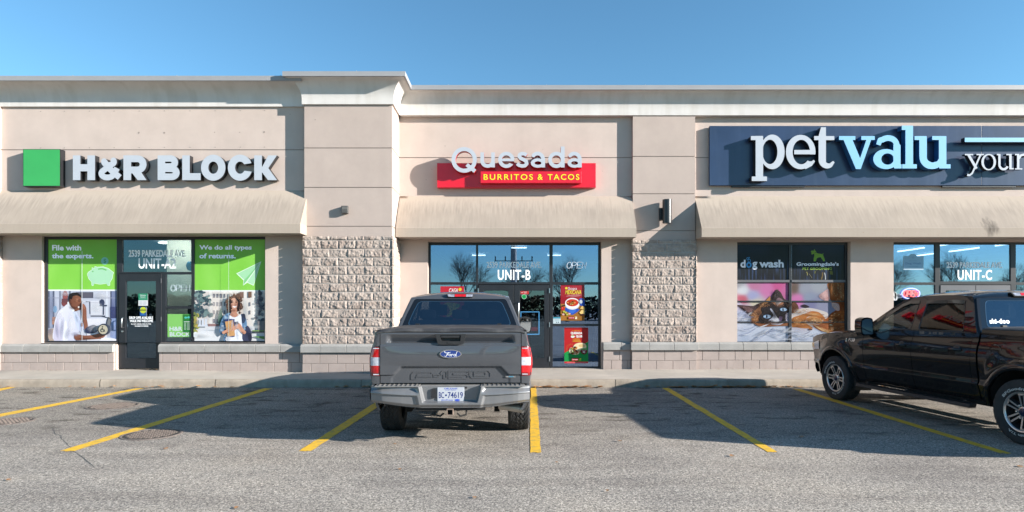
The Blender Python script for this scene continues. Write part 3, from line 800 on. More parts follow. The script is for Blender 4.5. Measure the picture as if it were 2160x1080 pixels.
# ------------------------------------------------------------------ shopfronts
FD = 0.06                          # frame depth
def bars(m, rects, y, d=FD, mi=0):
    for (a, b, c, e) in rects: m.box(a, b, y, y+d, c, e, mi)
def R(px0, px1, py0, py1, Y): return rect(px0, px1, py0, py1, Y)
def pane(parent, px, Y, mt=None, name='pane'):
    x0, x1, z0, z1 = R(*px, Y); m = MB(); m.box(x0-0.004, x1+0.004, Y+0.026, Y+0.032, z0-0.004, z1+0.004); return m.build(name, mt or M_GLASS, parent)
def frame(px_outer, panes, Y, material=M_ALU, name='shopfront_window', holes=()):
    """an aluminium frame: the outer rectangle minus the pane rectangles (all in photo pixels)"""
    x0, x1, z0, z1 = R(*px_outer, Y); P = [R(*p, Y) for p in panes]+[R(*h, Y) for h in holes]
    xs = sorted({x0, x1, *[v for p in P for v in p[:2]]}); zs = sorted({z0, z1, *[v for p in P for v in p[2:]]})
    m = MB()
    def solid(i, j):
        if not (0 <= i < len(xs)-1 and 0 <= j < len(zs)-1): return False
        a, b = (xs[i]+xs[i+1])/2, (zs[j]+zs[j+1])/2
        return not any(p[0] < a < p[1] and p[2] < b < p[3] for p in P)
    for i in range(len(xs)-1):
        for j in range(len(zs)-1):
            if not solid(i, j): continue
            a, b, c, e = xs[i], xs[i+1], zs[j], zs[j+1]; y0, y1 = Y, Y+FD
            m.add([(a, y0, c), (b, y0, c), (b, y0, e), (a, y0, e)], [(0, 1, 2, 3)]); m.add([(a, y1, c), (b, y1, c), (b, y1, e), (a, y1, e)], [(3, 2, 1, 0)])
            if not solid(i-1, j): m.add([(a, y0, c), (a, y1, c), (a, y1, e), (a, y0, e)], [(0, 1, 2, 3)])
            if not solid(i+1, j): m.add([(b, y0, c), (b, y1, c), (b, y1, e), (b, y0, e)], [(3, 2, 1, 0)])
            if not solid(i, j-1): m.add([(a, y0, c), (b, y0, c), (b, y1, c), (a, y1, c)], [(0, 1, 2, 3)])
            if not solid(i, j+1): m.add([(a, y0, e), (b, y0, e), (b, y1, e), (a, y1, e)], [(3, 2, 1, 0)])
    return m.build(name, material, BLD, weld=1e-5, bevel=0.004)
def pull(m, x, y, z0, z1, out=0.07):
    m.tube([(x, y, z1), (x, y-out*0.8, z1), (x, y-out, z1-0.02), (x, y-out, z0+0.02), (x, y-out*0.8, z0), (x, y, z0)], 0.013, 10)

# unit A
PA = [(100.5, 246, 505, 719), (258, 403, 506, 573.5), (350, 403.5, 579, 646), (350, 403.5, 651.5, 720), (410, 559, 505, 719)]
fA = frame((93, 562, 499.5, 723), PA, YWA, holes=[(250.5, 341, 577, 723)])
for p in PA: pane(fA, p, YWA, M_GLASS_A)
mA = MB(); put_text_px(mA, '2539 PARKEDALE AVE.', 270, 391, 527, 542, YWA, dy=-0.022, offset=0.03)
put_text_px(mA, 'UNIT-A2', 291, 370, 544.5, 566.5, YWA, dy=-0.022, offset=0.022); mA.build('address_lettering', M_WHITE, fA)
x0, x1, z0, z1 = R(250.5, 341, 577, 776.5, YWA)
d = frame((251, 340.5, 577.5, 777.5), [(265.5, 328.5, 593, 755)], YWA-0.012, name='door')
pane(d, (265.5, 328.5, 593, 755), YWA-0.012, M_GLASS_DARK, 'door_glass')
m = MB(); hx, hz = W(263, 671, YWA-.02); _, hz2 = W(263, 691, YWA-.02)
pull(m, hx-0.03, YWA-0.012, hz2, hz); m.lathe([(-0.02, 0.001), (-0.02, 0.022), (0.0, 0.025)], 16, 'y', (hx-0.055, YWA-0.012, hz2-0.09)); m.build('handle', M_STEEL, d, smooth=40)
for s in (0.25, 1.1, 2.0):
    m = MB(); m.box(x1-0.012, x1+0.006, YWA-0.022, YWA-0.0125, z0+s, z0+s+0.11); m.build('hinge', M_ALUG, d)
mA = MB(); put_text_px(mA, 'DROP OFFS AVAILABLE', 272, 322, 667.5, 673.2, YWA, dy=-0.012, offset=0.03); put_text_px(mA, 'WALK INS WELCOME', 273, 322, 674.2, 679.6, YWA, dy=-0.012, offset=0.03)
put_text_px(mA, 'NO CASH, CHEQUES, CARDS OR OTHER', 276, 318, 682.5, 685, YWA, dy=-0.012, offset=0.03); put_text_px(mA, 'VALUABLES ON PREMISES', 283, 312, 686.6, 689, YWA, dy=-0.012, offset=0.03)
mA.build('door_lettering', M_WHITE, d)

# unit B
PB = [(908.5, 1004, 517, 595), (1008.5, 1159, 517, 595), (1166, 1262, 517, 595), (908.5, 1004, 600.5, 683), (908.5, 1004, 688, 773), (1166, 1262, 600.5, 683), (1166, 1262, 688, 773)]
fB = frame((904.5, 1266.5, 511.5, 777.5), PB, YWB, holes=[(1008.5, 1159.5, 600, 777.5)])
for p in PB: pane(fB, p, YWB)
mB = MB(); put_text_px(mB, '2539 PARKEDALE AVE.', 1026.5, 1142, 552, 565.5, YWB, dy=-0.022, offset=0.03)
put_text_px(mB, 'UNIT-B', 1050, 1119, 569, 590.5, YWB, dy=-0.022, offset=0.022, spacing=1.1); mB.build('address_lettering', M_WHITE, fB)
for k, (a, b, g0, g1) in enumerate([(1009.5, 1083.5, 1021, 1072), (1084.5, 1158.5, 1097, 1148)]):
    d = frame((a, b, 601, 776), [(g0, g1, 613, 755)], YWB-0.012, name='door'); pane(d, (g0, g1, 613, 755), YWB-0.012, M_GLASS_DARK, 'door_glass')
    m = MB(); hx = W(1094 if k else 1074, 640, YWB)[0]; pull(m, hx, YWB-0.012, W(0, 680, YWB)[1], W(0, 638, YWB)[1], 0.08); m.build('handle', M_STEEL, d, smooth=40)
    x1 = W(1159 if k else 1009, 0, YWB)[0]
    for py in (613, 685, 757): m = MB(); z = W(0, py, YWB)[1]; m.box(x1-0.012, x1+0.012, YWB-0.03, YWB-0.0125, z-0.06, z+0.06); m.build('hinge', M_STEEL, d)

# unit C: film-covered window, then the entrance
PC1 = [(1553.5, 1664, 516.5, 590.5), (1670, 1782, 516.5, 590.5), (1553.5, 1664, 596, 720.5), (1670, 1782, 596, 720.5)]
fC = frame((1551.5, 1787.5, 511.5, 723.5), PC1, YWB)
for p in PC1: pane(fC, p, YWB)
for (a, b) in [(1553.5, 1664), (1670, 1782)]:
    for py in (635.6, 679.4):
        m = MB(); x0, x1, z0, z1 = R(a, b, py-1.4, py+1.4, YWB); m.box(x0+.002, x1-.002, YWB+0.001, YWB+0.025, z0, z1); m.build('glazing_bar', M_ALU, fC)
for (a, b) in [(1553, 1664.5), (1669.5, 1783)]:
    m = MB(); x0, x1, z0, z1 = R(a, b, 590.5, 595.5, YWB); m.box(x0, x1, YWB-0.012, YWB-0.001, z0, z1); m.build('transom_bar', M_ALUG, fC, bevel=0.003)
PC2 = [(1881.5, 1972.5, 516, 595.5), (1983, 2132, 516, 593.5), (2143, 2234, 516, 595.5), (1881.5, 1972.5, 601, 683), (2143, 2234, 601, 683), (1881.5, 1972.5, 688, 773), (2143, 2234, 688, 773)]
fD = frame((1878.5, 2238, 511.5, 777.5), PC2, YWB, holes=[(1983, 2132.5, 600.5, 777.5)])
for p in PC2: pane(fD, p, YWB)
mB = MB(); put_text_px(mB, '2539 PARKEDALE AVE.', 1998, 2116, 552.5, 565.5, YWB, dy=-0.022, offset=0.03)
put_text_px(mB, 'UNIT-C', 2021.5, 2094, 569, 590.5, YWB, dy=-0.022, offset=0.022, spacing=1.1); mB.build('address_lettering', M_WHITE, fD)
for k, (a, b) in enumerate([(1984, 2057.5), (2058.5, 2131.5)]):
    d = frame((a, b, 601.5, 776), [(a+11, b-11, 613, 755)], YWB-0.012, M_ALUG, 'door'); pane(d, (a+11, b-11, 613, 755), YWB-0.012, M_GLASS_DARK, 'door_glass')
    m = MB(); hx = W(2066 if k else 2050, 640, YWB)[0]; pull(m, hx, YWB-0.012, W(0, 690, YWB)[1], W(0, 650, YWB)[1], 0.08); m.build('handle', M_STEEL, d, smooth=40)

# rooms behind the glass
M_CEIL = mat('ceiling_tile', (0.42, 0.44, 0.45), rough=0.9)
M_BEIGE = mat('beige_partition', (0.82, 0.79, 0.68), rough=0.85, emit=((0.72, 0.68, 0.58), 0.0))
M_RFLOOR = mat('shop_floor', (0.10, 0.095, 0.09), rough=0.5)
M_TUBE = mat('lit_tube', (0.9, 0.9, 0.85), emit=((1.0, 0.96, 0.88), 3.4))
def room(x0, x1, y0, y1, mw):
    m = MB(); z0, z1 = 0.19, 3.5
    m.add([(x0, y1, z0), (x1, y1, z0), (x1, y1, z1), (x0, y1, z1)], [(0, 1, 2, 3)], 0)
    m.add([(x0, y0, z0), (x0, y1, z0), (x0, y1, z1), (x0, y0, z1)], [(0, 1, 2, 3)], 0); m.add([(x1, y0, z0), (x1, y1, z0), (x1, y1, z1), (x1, y0, z1)], [(0, 1, 2, 3)], 0)
    m.add([(x0, y0, z0), (x1, y0, z0), (x1, y1, z0), (x0, y1, z0)], [(0, 1, 2, 3)], 1); m.add([(x0, y0, z1), (x1, y0, z1), (x1, y1, z1), (x0, y1, z1)], [(0, 1, 2, 3)], 2)
    m.build('interior_room', [mw, M_RFLOOR, M_CEIL], BLD)
room(-12.6, -5.0, YA+0.2, 21, M_DARKROOM); room(-2.5, 4.4, YB+0.2, 24, M_DARKROOM); room(4.5, 15.5, YB+0.2, 26, M_DARKROOM)
m = MB(); m.box(-8.62, -7.5, 15.1, 15.2, 0.2, 3.49); m.build('partition', M_BEIGE, BLD)
m = MB(); m.box(-8.05, -7.2, 15.0, 15.09, 1.0, 1.75); m.box(-7.95, -7.6, 14.6, 15.0, 0.9, 1.0); m.build('reception_counter', M_BLACK, BLD)
def ceiling_or_fill_light(*b, mt=None):
    m = MB(); m.box(*b); m.build('ceiling_or_fill_light', mt or M_TUBE, BLD)
for x in (10.4, 12.0, 13.6):
    for y in (15.8, 17.6, 19.4): ceiling_or_fill_light(x-0.016, x+0.016, y, y+1.2, 3.42, 3.46)
for x, y in ((-0.85, 16.4), (-1.1, 20.0), (1.4, 20), (0.2, 17.5), (3.3, 18)): ceiling_or_fill_light(x-0.22, x+0.22, y, y+0.10, 3.42, 3.45)
for x, y in ((-9.3, 16.4), (-9.2, 18)): ceiling_or_fill_light(x-0.3, x+0.3, y, y+0.25, 3.45, 3.47)
ceiling_or_fill_light(-8.7, -7.6, 14.45, 14.7, 3.47, 3.49, mt=mat('partition_fill_panel', (0.9, 0.9, 0.85), emit=((1.0, 0.95, 0.85), 9.0)))  # added fill lamp, put in only to brighten the beige partition
# ------------------------------------------------------------------ signs on the walls
M_LFACE = mat('acrylic_white', (0.43, 0.46, 0.505), rough=0.35, var=(3, 0.03))
M_LSIDE = mat('black_return', (0.014, 0.014, 0.016), rough=0.4)
M_GREEN = mat('sign_green', (0.04, 0.34, 0.085), rough=0.3, var=(2, 0.05))
M_RED = mat('sign_red', (0.62, 0.010, 0.028), rough=0.3, var=(2.5, 0.06))
M_REDDK = mat('sign_red_return', (0.42, 0.02, 0.03), rough=0.35)
M_YTXT = mat('sign_yellow', (0.88, 0.70, 0.02), rough=0.4)
M_NAVY = mat('sign_navy', (0.020, 0.037, 0.085), rough=0.28, spec=0.6, var=(1.2, 0.18), streak=((7, 3, 0.8), 0.25, (0.06, 0.085, 0.14)))
M_SKYB = mat('acrylic_blue', (0.22, 0.47, 0.68), rough=0.35, streak=((5, 5, 5), 0.25, (0.20, 0.46, 0.68)))
M_BLRET = mat('blue_return', (0.02, 0.10, 0.25), rough=0.35)
def mp(ox, oy, s, Y): return lambda a, b: W(ox+a/s, oy+b/s, Y)
def letter(parent, ops, M2, Yf, depth, mats, name='letter', res=110):
    m = MB(); loops = glyph(ops, res)
    loops = [[M2(*p) for p in L] for L in loops]
    m.prism(loops, lambda a, b, d: (a, d, b), Yf, Yf+depth, 0, 1, back=False)
    return m.build(name, mats, parent)
# H&R BLOCK
yf = YA-0.165; x, z = W(318, 354, YA)
sg = empty('shop_sign', (x, YA, z), 'green square and white H&R BLOCK channel letters on the left wall', 'shop sign')
m = MB(); x0, x1, z0, z1 = rect(48.5, 127, 314.5, 393, yf); m.box(x0, x1, yf, YA-0.004, z0, z1, 1); m.box(x0+.012, x1-.012, yf-0.004, yf+0.01, z0+.012, z1-.012, 0)
m.build('green_square', [M_GREEN, M_LSIDE], sg)
T = mp(0, 130, 3.2727, yf); q = 50
HR = {
 'H': [('p', bx_(503, 555, 647, 818)), ('p', bx_(603, 656, 647, 818)), ('p', bx_(550, 610, 708, 757))],
 '&': [('s', [(826, 800), (790, 770), (745, 728)], 42), ('s', arc((752, 690), 34, 24, 200, -20, 16)+arc((752, 694), 34, 18, 0, 60, 6)+[(735, 735)]+arc((742, 772), 42, 28, 230, 40, 18)+[(797, 755), (808, 735)], 40), ('s', [(720, 690), (735, 715), (760, 742)], 42)],
 'R': [('p', bx_(852, 905, 647, 818)), ('s', [(880, 670)]+arc((950, 709), 38, 39, -90, 90, 16)+[(880, 748)], 47), ('p', [(905, 760), (962, 745), (1012, 818), (950, 818)])],
 'B': [('p', bx_(1088, 1140, 647, 818)), ('s', [(1110, 669)]+arc((1175, 696), 32, 28, -90, 90, 14)+[(1110, 724)], 44), ('s', [(1110, 738)]+arc((1183, 767), 34, 28, -90, 90, 14)+[(1110, 795)], 46)],
 'L': [('p', bx_(1258, 1310, 647, 818)), ('p', bx_(1258, 1385, 770, 818))],
 'O': [('e', (1472, 732), 84, 90), ('-e', (1472, 732), 34, 42)],
 'C': [('e', (1657, 732), 84, 90), ('-e', (1657, 732), 34, 42), ('-p', [(1665, 712), (1800, 690), (1800, 768), (1665, 750)])],
 'K': [('p', bx_(1755, 1808, 647, 818)), ('p', [(1800, 745), (1852, 647), (1912, 647), (1852, 735), (1912, 818), (1850, 818), (1806, 760)])]}
for ops in HR.values(): letter(sg, ops, T, yf, 0.15, [M_LFACE, M_LSIDE])
# Quesada
yb_ = YB-0.17; yq = YB-0.345; x, z = W(1089, 355, YB)
sg = empty('shop_sign', (x, YB, z), 'white Quesada letters over a red BURRITOS & TACOS panel on the middle wall', 'shop sign')
m = MB(); x0, x1, z0, z1 = rect(922, 1257, 344, 395.5, yb_); m.box(x0, x1, yb_, YB-0.004, z0, z1); m.build('backing_panel', M_RED, sg, bevel=0.006)
m = MB(); x0, x1, z0, z1 = rect(1013.5, 1226.5, 361.5, 386, yb_-0.13); m.box(x0, x1, yb_-0.13, yb_-0.002, z0, z1)
tb = m.build('tagline_box', M_RED, sg, bevel=0.006)
m = MB(); put_text_px(m, 'BURRITOS', 1020, 1124, 367.3, 379.4, yb_-0.135, offset=0.012, spacing=1.28); put_text_px(m, '&', 1134, 1145, 367.3, 379.4, yb_-0.135, offset=0.012)
put_text_px(m, 'TACOS', 1155, 1222, 367.3, 379.4, yb_-0.135, offset=0.012, spacing=1.28); m.build('tagline_lettering', M_YTXT, tb)
T = mp(900, 290, 5.684, yq)
aa = lambda k: [('s', arc((1330+k, 262), 66, 70, 212, 360, 16)+[(1396+k, 359)], 44), ('e', (1333+k, 306), 84, 56), ('-e', (1335+k, 306), 42, 21), ('s', [(1397+k, 255), (1397+k, 359)], 46)]
QU = [[('e', (450, 268), 152, 154), ('-e', (450, 268), 104, 106), ('s', [(480, 325), (580, 405)], 46)],
      [('s', [(667, 178), (667, 290)]+arc((731, 283), 64, 58, 180, 0, 16)[1:], 44), ('s', [(796, 178), (796, 358)], 44)],
      [('e', (955, 268), 98, 97), ('-e', (955, 268), 54, 54), ('-p', [(955, 262), (1065, 262), (1065, 330), (1000, 310)]), ('p', bx_(880, 1050, 255, 285))],
      [('s', [(1200, 212), (1175, 196), (1145, 192), (1118, 203), (1110, 228), (1130, 252), (1165, 266), (1195, 286), (1200, 315), (1178, 338), (1142, 342), (1108, 332), (1084, 312)], 42)],
      aa(0), [('e', (1555, 268), 98, 97), ('-e', (1555, 268), 54, 54), ('p', bx_(1608, 1654, 108, 359))], aa(440)]
for ops in QU: letter(sg, ops, T, yq, 0.16, [M_LFACE, M_REDDK], res=90)
# pet valu
yp = YB-0.10; yl = yp-0.19; x, z = W(1830, 328, YB)
sg = empty('shop_sign', (x, YB, z), 'long navy board with white and blue pet valu letters on the right wall', 'shop sign')
m = MB(); x0, x1, z0, z1 = rect(1497, 2071, 265.5, 391, yp); x2 = W(2600, 0, yp)[0]
m.box(x0, x1-0.004, yp, YB-0.02, z0, z1); m.box(x1+0.004, x2, yp, YB-0.02, z0, z1); m.build('backing_board', M_NAVY, sg, bevel=0.004)
for a, b in ((1544, 1698), (1988, 2143)):
    m = MB(); xa, xb, za, zb = rect(a, b, 391.8, 395, yp+0.02); m.box(xa, xb, yp+0.02, YB-0.03, za, zb); m.build('raceway', M_LSIDE, sg)
T = mp(1480, 230, 3.1765, yl)
PV = [([('e', (474, 287), 82, 116), ('-e', (458, 287), 50, 82), ('-p', bx_(380, 408, 240, 480)), ('p', bx_(362, 412, 180, 481)), ('p', bx_(330, 412, 181, 208)), ('p', bx_(336, 438, 452, 482))], 0),
      ([('e', (664, 288), 99, 115), ('-e', (668, 288), 58, 82), ('-p', [(668, 304), (790, 304), (790, 352), (720, 350), (690, 330)]), ('p', bx_(620, 760, 274, 303)), ('s', [(690, 386), (730, 372), (755, 345)], [36, 24, 14])], 0),
      ([('p', [(784, 180), (800, 122), (833, 122), (833, 340), (784, 340)]), ('p', bx_(754, 889, 181, 208)), ('s', [(808, 335)]+arc((846, 345), 37, 36, 180, 60, 12)+[(886, 352)], [50, 50, 48, 46, 44, 42, 40, 38, 38, 36, 34, 32, 30, 26, 14])], 0),
      ([('p', bx_(921, 1030, 181, 207)), ('p', bx_(1070, 1160, 181, 207)), ('p', [(946, 195), (1006, 195), (1062, 330), (1108, 195), (1140, 195), (1066, 402), (1034, 402)])], 1),
      ([('s', [(1184, 240), (1196, 208)]+arc((1250, 240), 56, 46, 230, 360, 14)+[(1309, 250), (1309, 380)], [30, 34]+[38]*15+[46, 48]), ('e', (1236, 335), 86, 67), ('-e', (1246, 335), 42, 38), ('p', bx_(1285, 1333, 240, 390)), ('p', bx_(1290, 1340, 370, 398))], 1),
      ([('p', bx_(1366, 1417, 111, 398)), ('p', bx_(1341, 1410, 111, 140)), ('p', bx_(1344, 1442, 370, 398))], 1),
      ([('p', bx_(1427, 1508, 181, 207)), ('s', [(1484, 190), (1484, 315)]+arc((1546, 322), 62, 58, 180, 20, 14)[1:], [50, 50]+[48]*6+[44]*4+[36]*4), ('p', bx_(1590, 1640, 181, 390)), ('p', bx_(1545, 1640, 181, 207)), ('p', bx_(1592, 1668, 370, 398))], 1)]
for ops, k in PV: letter(sg, ops, T, yl, 0.17, [M_SKYB if k else M_LFACE, M_BLRET if k else M_LSIDE])
m = MB(); x0, z1 = T(1762, 191); x1, z0 = T(2700, 222); m.box(x0, x1, yl, yl+0.12, z0, z1, 1); m.box(x0+.004, x1-.004, yl-0.003, yl+.01, z0+.004, z1-.004, 0); m.build('blue_bar', [M_SKYB, M_LSIDE], sg)
YO = [[('s', [(1792, 304), (1846, 398)], 17), ('s', [(1874, 304), (1818, 428), (1800, 443), (1784, 440)], [11, 11, 12, 16]), ('p', bx_(1768, 1824, 299, 308)), ('p', bx_(1846, 1896, 299, 308))],
      [('e', (1928, 354), 49, 55), ('-e', (1928, 354), 33, 47)],
      [('p', bx_(1982, 2002, 299, 308)), ('s', [(2000, 300), (2000, 370)]+arc((2028, 372), 28, 30, 180, 20, 10)[1:], 15), ('p', bx_(2066, 2082, 300, 400)), ('p', bx_(2046, 2082, 299, 308)), ('p', bx_(2066, 2096, 394, 403))],
      [('p', bx_(2118, 2134, 300, 402)), ('p', bx_(2104, 2134, 299, 308)), ('p', bx_(2104, 2154, 396, 404)), ('s', [(2130, 330), (2145, 308), (2165, 304), (2178, 314)], 14)]]
for ops in YO: letter(sg, ops, T, yl+0.02, 0.10, [M_LFACE, M_LSIDE], res=80)

# wall lamps
x, z = W(729, 443, YP1); w = empty('wall_lamp', (x, YP1, z), 'small square dark wall light high on the tall left pilaster', 'wall light')
m = MB(); m.box(x-0.078, x+0.078, YP1-0.10, YP1-0.002, z-0.09, z+0.085); m.build('housing', mat('lamp_grey', (0.09, 0.085, 0.08), rough=0.5), w, bevel=0.008)
m = MB(); m.box(x-0.06, x+0.06, YP1-0.107, YP1-0.101, z-0.005, z+0.06); [m.box(x-0.06, x+0.06, YP1-0.107, YP1-0.101, z-0.07+0.018*i, z-0.062+0.018*i) for i in range(3)]; m.build('lens', mat('lamp_lens', (0.14, 0.13, 0.12), rough=0.3), w)
x, z = W(1407, 446, YP2-0.16); w = empty('wall_sconce', (x, YP2, z), 'black cylindrical up and down sconce on the right-hand pilaster', 'wall light')
m = MB(); m.lathe([(-0.285, 0.001), (-0.285, 0.108), (0.285, 0.108), (0.285, 0.098), (0.26, 0.095), (0.26, 0.001)], 40, 'z', (x, YP2-0.16, z)); m.build('cylinder', mat('sconce_black', (0.02, 0.02, 0.022), rough=0.32), w, smooth=40)
m = MB(); m.box(x-0.16, x-0.05, YP2-0.09, YP2-0.002, z-0.19, z+0.10); m.build('mounting_plate', M_BLACK, w, bevel=0.004)

# ------------------------------------------------------------------ flat prints (posters, window films, stickers)
def print_mat(name='print', rough=0.28, coat=0.3):
    m = bpy.data.materials.new(name); m.use_nodes = True; n = m.node_tree.nodes; l = m.node_tree.links; b = n['Principled BSDF']
    a = n.new('ShaderNodeAttribute'); a.attribute_name = 'Col'; l.new(a.outputs['Color'], b.inputs['Base Color'])
    b.inputs['Roughness'].default_value = 0.7; b.inputs['Specular IOR Level'].default_value = 0.15; b.inputs['Coat Weight'].default_value = coat; b.inputs['Coat Roughness'].default_value = 0.02
    tr = n.new('ShaderNodeBsdfTransparent'); mx = n.new('ShaderNodeMixShader'); l.new(a.outputs['Alpha'], mx.inputs[0]); l.new(tr.outputs[0], mx.inputs[1]); l.new(b.outputs[0], mx.inputs[2])
    l.new(mx.outputs[0], n['Material Output'].inputs[0])                       # airbrushed ink fades out at its edge
    return m
M_PRINT = print_mat(); M_FILM = print_mat('film_print', coat=0.20)
class Art:
    """layers of coloured outlines traced in the coordinates of one view of the photo (ox, oy, scale), printed on plane Y"""
    def __init__(s, ox, oy, sc_, Y, clip, k=0.66):
        s.ox, s.oy, s.s, s.Y, s.k = ox, oy, sc_, Y, k; s.m = MB(); s.m.c = []; s.n = 0; s.clip = clip   # clip in view coordinates x0,x1,y0,y1
    def _p(s, a, b):
        x, z = W(s.ox+a/s.s, s.oy+b/s.s, s.Y); return (x, s.Y-0.0009-s.n*0.00022, z)
    def _col(s, c): return (*S(*c, s.k), 1.0)
    def _clip(s, P):
        x0, x1, y0, y1 = s.clip
        for ax, v, sg in ((0, x0, 1), (0, x1, -1), (1, y0, 1), (1, y1, -1)):
            out = []
            for i in range(len(P)):
                a, b = P[i-1], P[i]; ia, ib = sg*(a[ax]-v) >= 0, sg*(b[ax]-v) >= 0
                if ia != ib:
                    t = (v-a[ax])/(b[ax]-a[ax]); out.append((a[0]+(b[0]-a[0])*t, a[1]+(b[1]-a[1])*t))
                if ib: out.append(b)
            P = out
            if not P: break
        return P
    def poly(s, P, c, sm=0, grad=None):
        """grad: (colour2, (x0,y0), (x1,y1)) linear blend"""
        if sm: P = spline(P, sm)
        P = s._clip(list(P))
        if len(P) < 3: return s
        s.n += 1
        tr = tessellate_polygon([[Vector((a, b, 0)) for a, b in P]])
        s.m.add([s._p(a, b) for a, b in P], tr)
        for a, b in P:
            if grad:
                c2, g0, g1 = grad; d = (g1[0]-g0[0], g1[1]-g0[1]); t = min(1, max(0, ((a-g0[0])*d[0]+(b-g0[1])*d[1])/(d[0]**2+d[1]**2)))
                cc = tuple(c[i]+(c2[i]-c[i])*t for i in range(3))
            else: cc = c
            s.m.c.append(s._col(cc))
        return s
    def rect(s, x0, x1, y0, y1, c, grad=None): return s.poly([(x0, y0), (x1, y0), (x1, y1), (x0, y1)], c, 0, grad)
    def ell(s, cx, cy, rx, ry, c, n=28, a0=0, grad=None): return s.poly([(cx+rx*math.cos(2*PI*i/n+a0), cy+ry*math.sin(2*PI*i/n+a0)) for i in range(n)], c, 0, grad)
    def blob(s, cx, cy, rx, ry, c, seed=0, rough=0.2, n=26):
        return s.poly([(cx+rx*math.cos(2*PI*i/n)*(1+rough*noise.noise(Vector((i*0.9, seed, 1)))), cy+ry*math.sin(2*PI*i/n)*(1+rough*noise.noise(Vector((i*0.9, seed, 5))))) for i in range(n)], c, 2)
    def line(s, P, w, c, sm=0):
        if sm: P = spline(P, sm, False)
        L, Rr = [], []
        for i, (x, y) in enumerate(P):
            a, b = P[max(i-1, 0)], P[min(i+1, len(P)-1)]; dx, dy = b[0]-a[0], b[1]-a[1]; d = math.hypot(dx, dy)+1e-9
            L.append((x-dy/d*w/2, y+dx/d*w/2)); Rr.append((x+dy/d*w/2, y-dx/d*w/2))
        return s.poly(L+Rr[::-1], c)
    def field(s, fn, nx=40, ny=40):
        """soft colour field over the clip rectangle"""
        s.n += 1; x0, x1, y0, y1 = s.clip
        P = [(x0+(x1-x0)*i/nx, y0+(y1-y0)*j/ny) for i in range(nx+1) for j in range(ny+1)]
        k = ny+1; s.m.add([s._p(a, b) for a, b in P], [(i*k+j, (i+1)*k+j, (i+1)*k+j+1, i*k+j+1) for i in range(nx) for j in range(ny)])
        s.m.c += [s._col(fn(a, b)) for a, b in P]; return s
    def text(s, t, x0, x1, y0, y1, c, **kw):
        s.n += 1; k0 = len(s.m.v)
        a = s._p(x0, y0); b = s._p(x1, y1); put_text(s.m, t, a[0], b[0], b[2], a[2], a[1], 0, **kw)
        s.m.c += [s._col(c)]*(len(s.m.v)-k0); return s
    def gl(s, ops, c, res=60):
        for_loops = glyph(ops, res); s.n += 1; k0 = len(s.m.v)
        flat = [p for L in for_loops for p in L]
        s.m.add([s._p(a, b) for a, b in flat], fill(for_loops))
        s.m.c += [s._col(c)]*(len(s.m.v)-k0); return s
    def soft(s, cx, cy, rx, ry, c, a=0.6, rot=0.0, n=16):
        """airbrushed patch of ink: full in the middle, fading to nothing"""
        s.n += 0.5; k0 = len(s.m.v); P = [(cx, cy)]; al = [a]; cr, sr = math.cos(R_(rot)), math.sin(R_(rot))
        for q, f in ((0.5, 0.55), (1.0, 0.0)):
            for i in range(n):
                u, v = rx*q*math.cos(2*PI*i/n), ry*q*math.sin(2*PI*i/n)
                x, y = cx+u*cr-v*sr, cy+u*sr+v*cr
                P.append((min(max(x, s.clip[0]), s.clip[1]), min(max(y, s.clip[2]), s.clip[3]))); al.append(a*f)
        F = [(0, 1+i, 1+(i+1) % n) for i in range(n)]+[(1+i, 1+n+i, 1+n+(i+1) % n, 1+(i+1) % n) for i in range(n)]
        s.m.add([s._p(*p) for p in P], F); s.m.c += [(*S(*c, s.k), t) for t in al]; return s
    def fur(s, spots, cols, cnt, L=26, w=3.2, seed=1, bend=0.5):
        """many fine hairs; spots: (cx, cy, rx, ry, direction in degrees)"""
        r = random.Random(seed); s.n += 1
        for i in range(cnt):
            cx, cy, rx, ry, d = r.choice(spots); a = r.uniform(0, 2*PI); q = math.sqrt(r.random()); x, y = cx+rx*q*math.cos(a), cy+ry*q*math.sin(a)
            t = R_(d+r.gauss(0, 16)); l_ = L*r.uniform(.5, 1.3); ex, ey = x+l_*math.cos(t), y+l_*math.sin(t); nx, ny = -math.sin(t)*w/2, math.cos(t)*w/2
            if not (s.clip[0] < min(x, ex)-w and max(x, ex)+w < s.clip[1] and s.clip[2] < min(y, ey)-w and max(y, ey)+w < s.clip[3]): continue
            c = S(*r.choice(cols), s.k*r.uniform(.8, 1.2)); dy = -r.random()*0.00018; P = [s._p(x-nx, y-ny), s._p(x+nx, y+ny), s._p(ex, ey)]
            s.m.add([(p[0], p[1]+dy, p[2]) for p in P], [(0, 1, 2)]); s.m.c += [(*c, .85), (*c, .85), (*c, .3)]
        return s
    def done(s, name, label, cat, group=None, mt=None, edge=True):
        x0, x1, y0, y1 = s.clip; a = s._p(x0, y0); b = s._p(x1, y1); k0 = len(s.m.v)
        s.m.box(a[0], b[0], s.Y-0.0006, s.Y+0.0035, b[2], a[2]); s.m.c += [(0.5, 0.5, 0.5, 1)]*(len(s.m.v)-k0)
        return tag(s.m.build(name, mt or M_PRINT), label, cat, group)
def lerp3(a, b, t): return tuple(a[i]+(b[i]-a[i])*t for i in range(3))
rng = random.Random(5)
FY = YWA+0.022
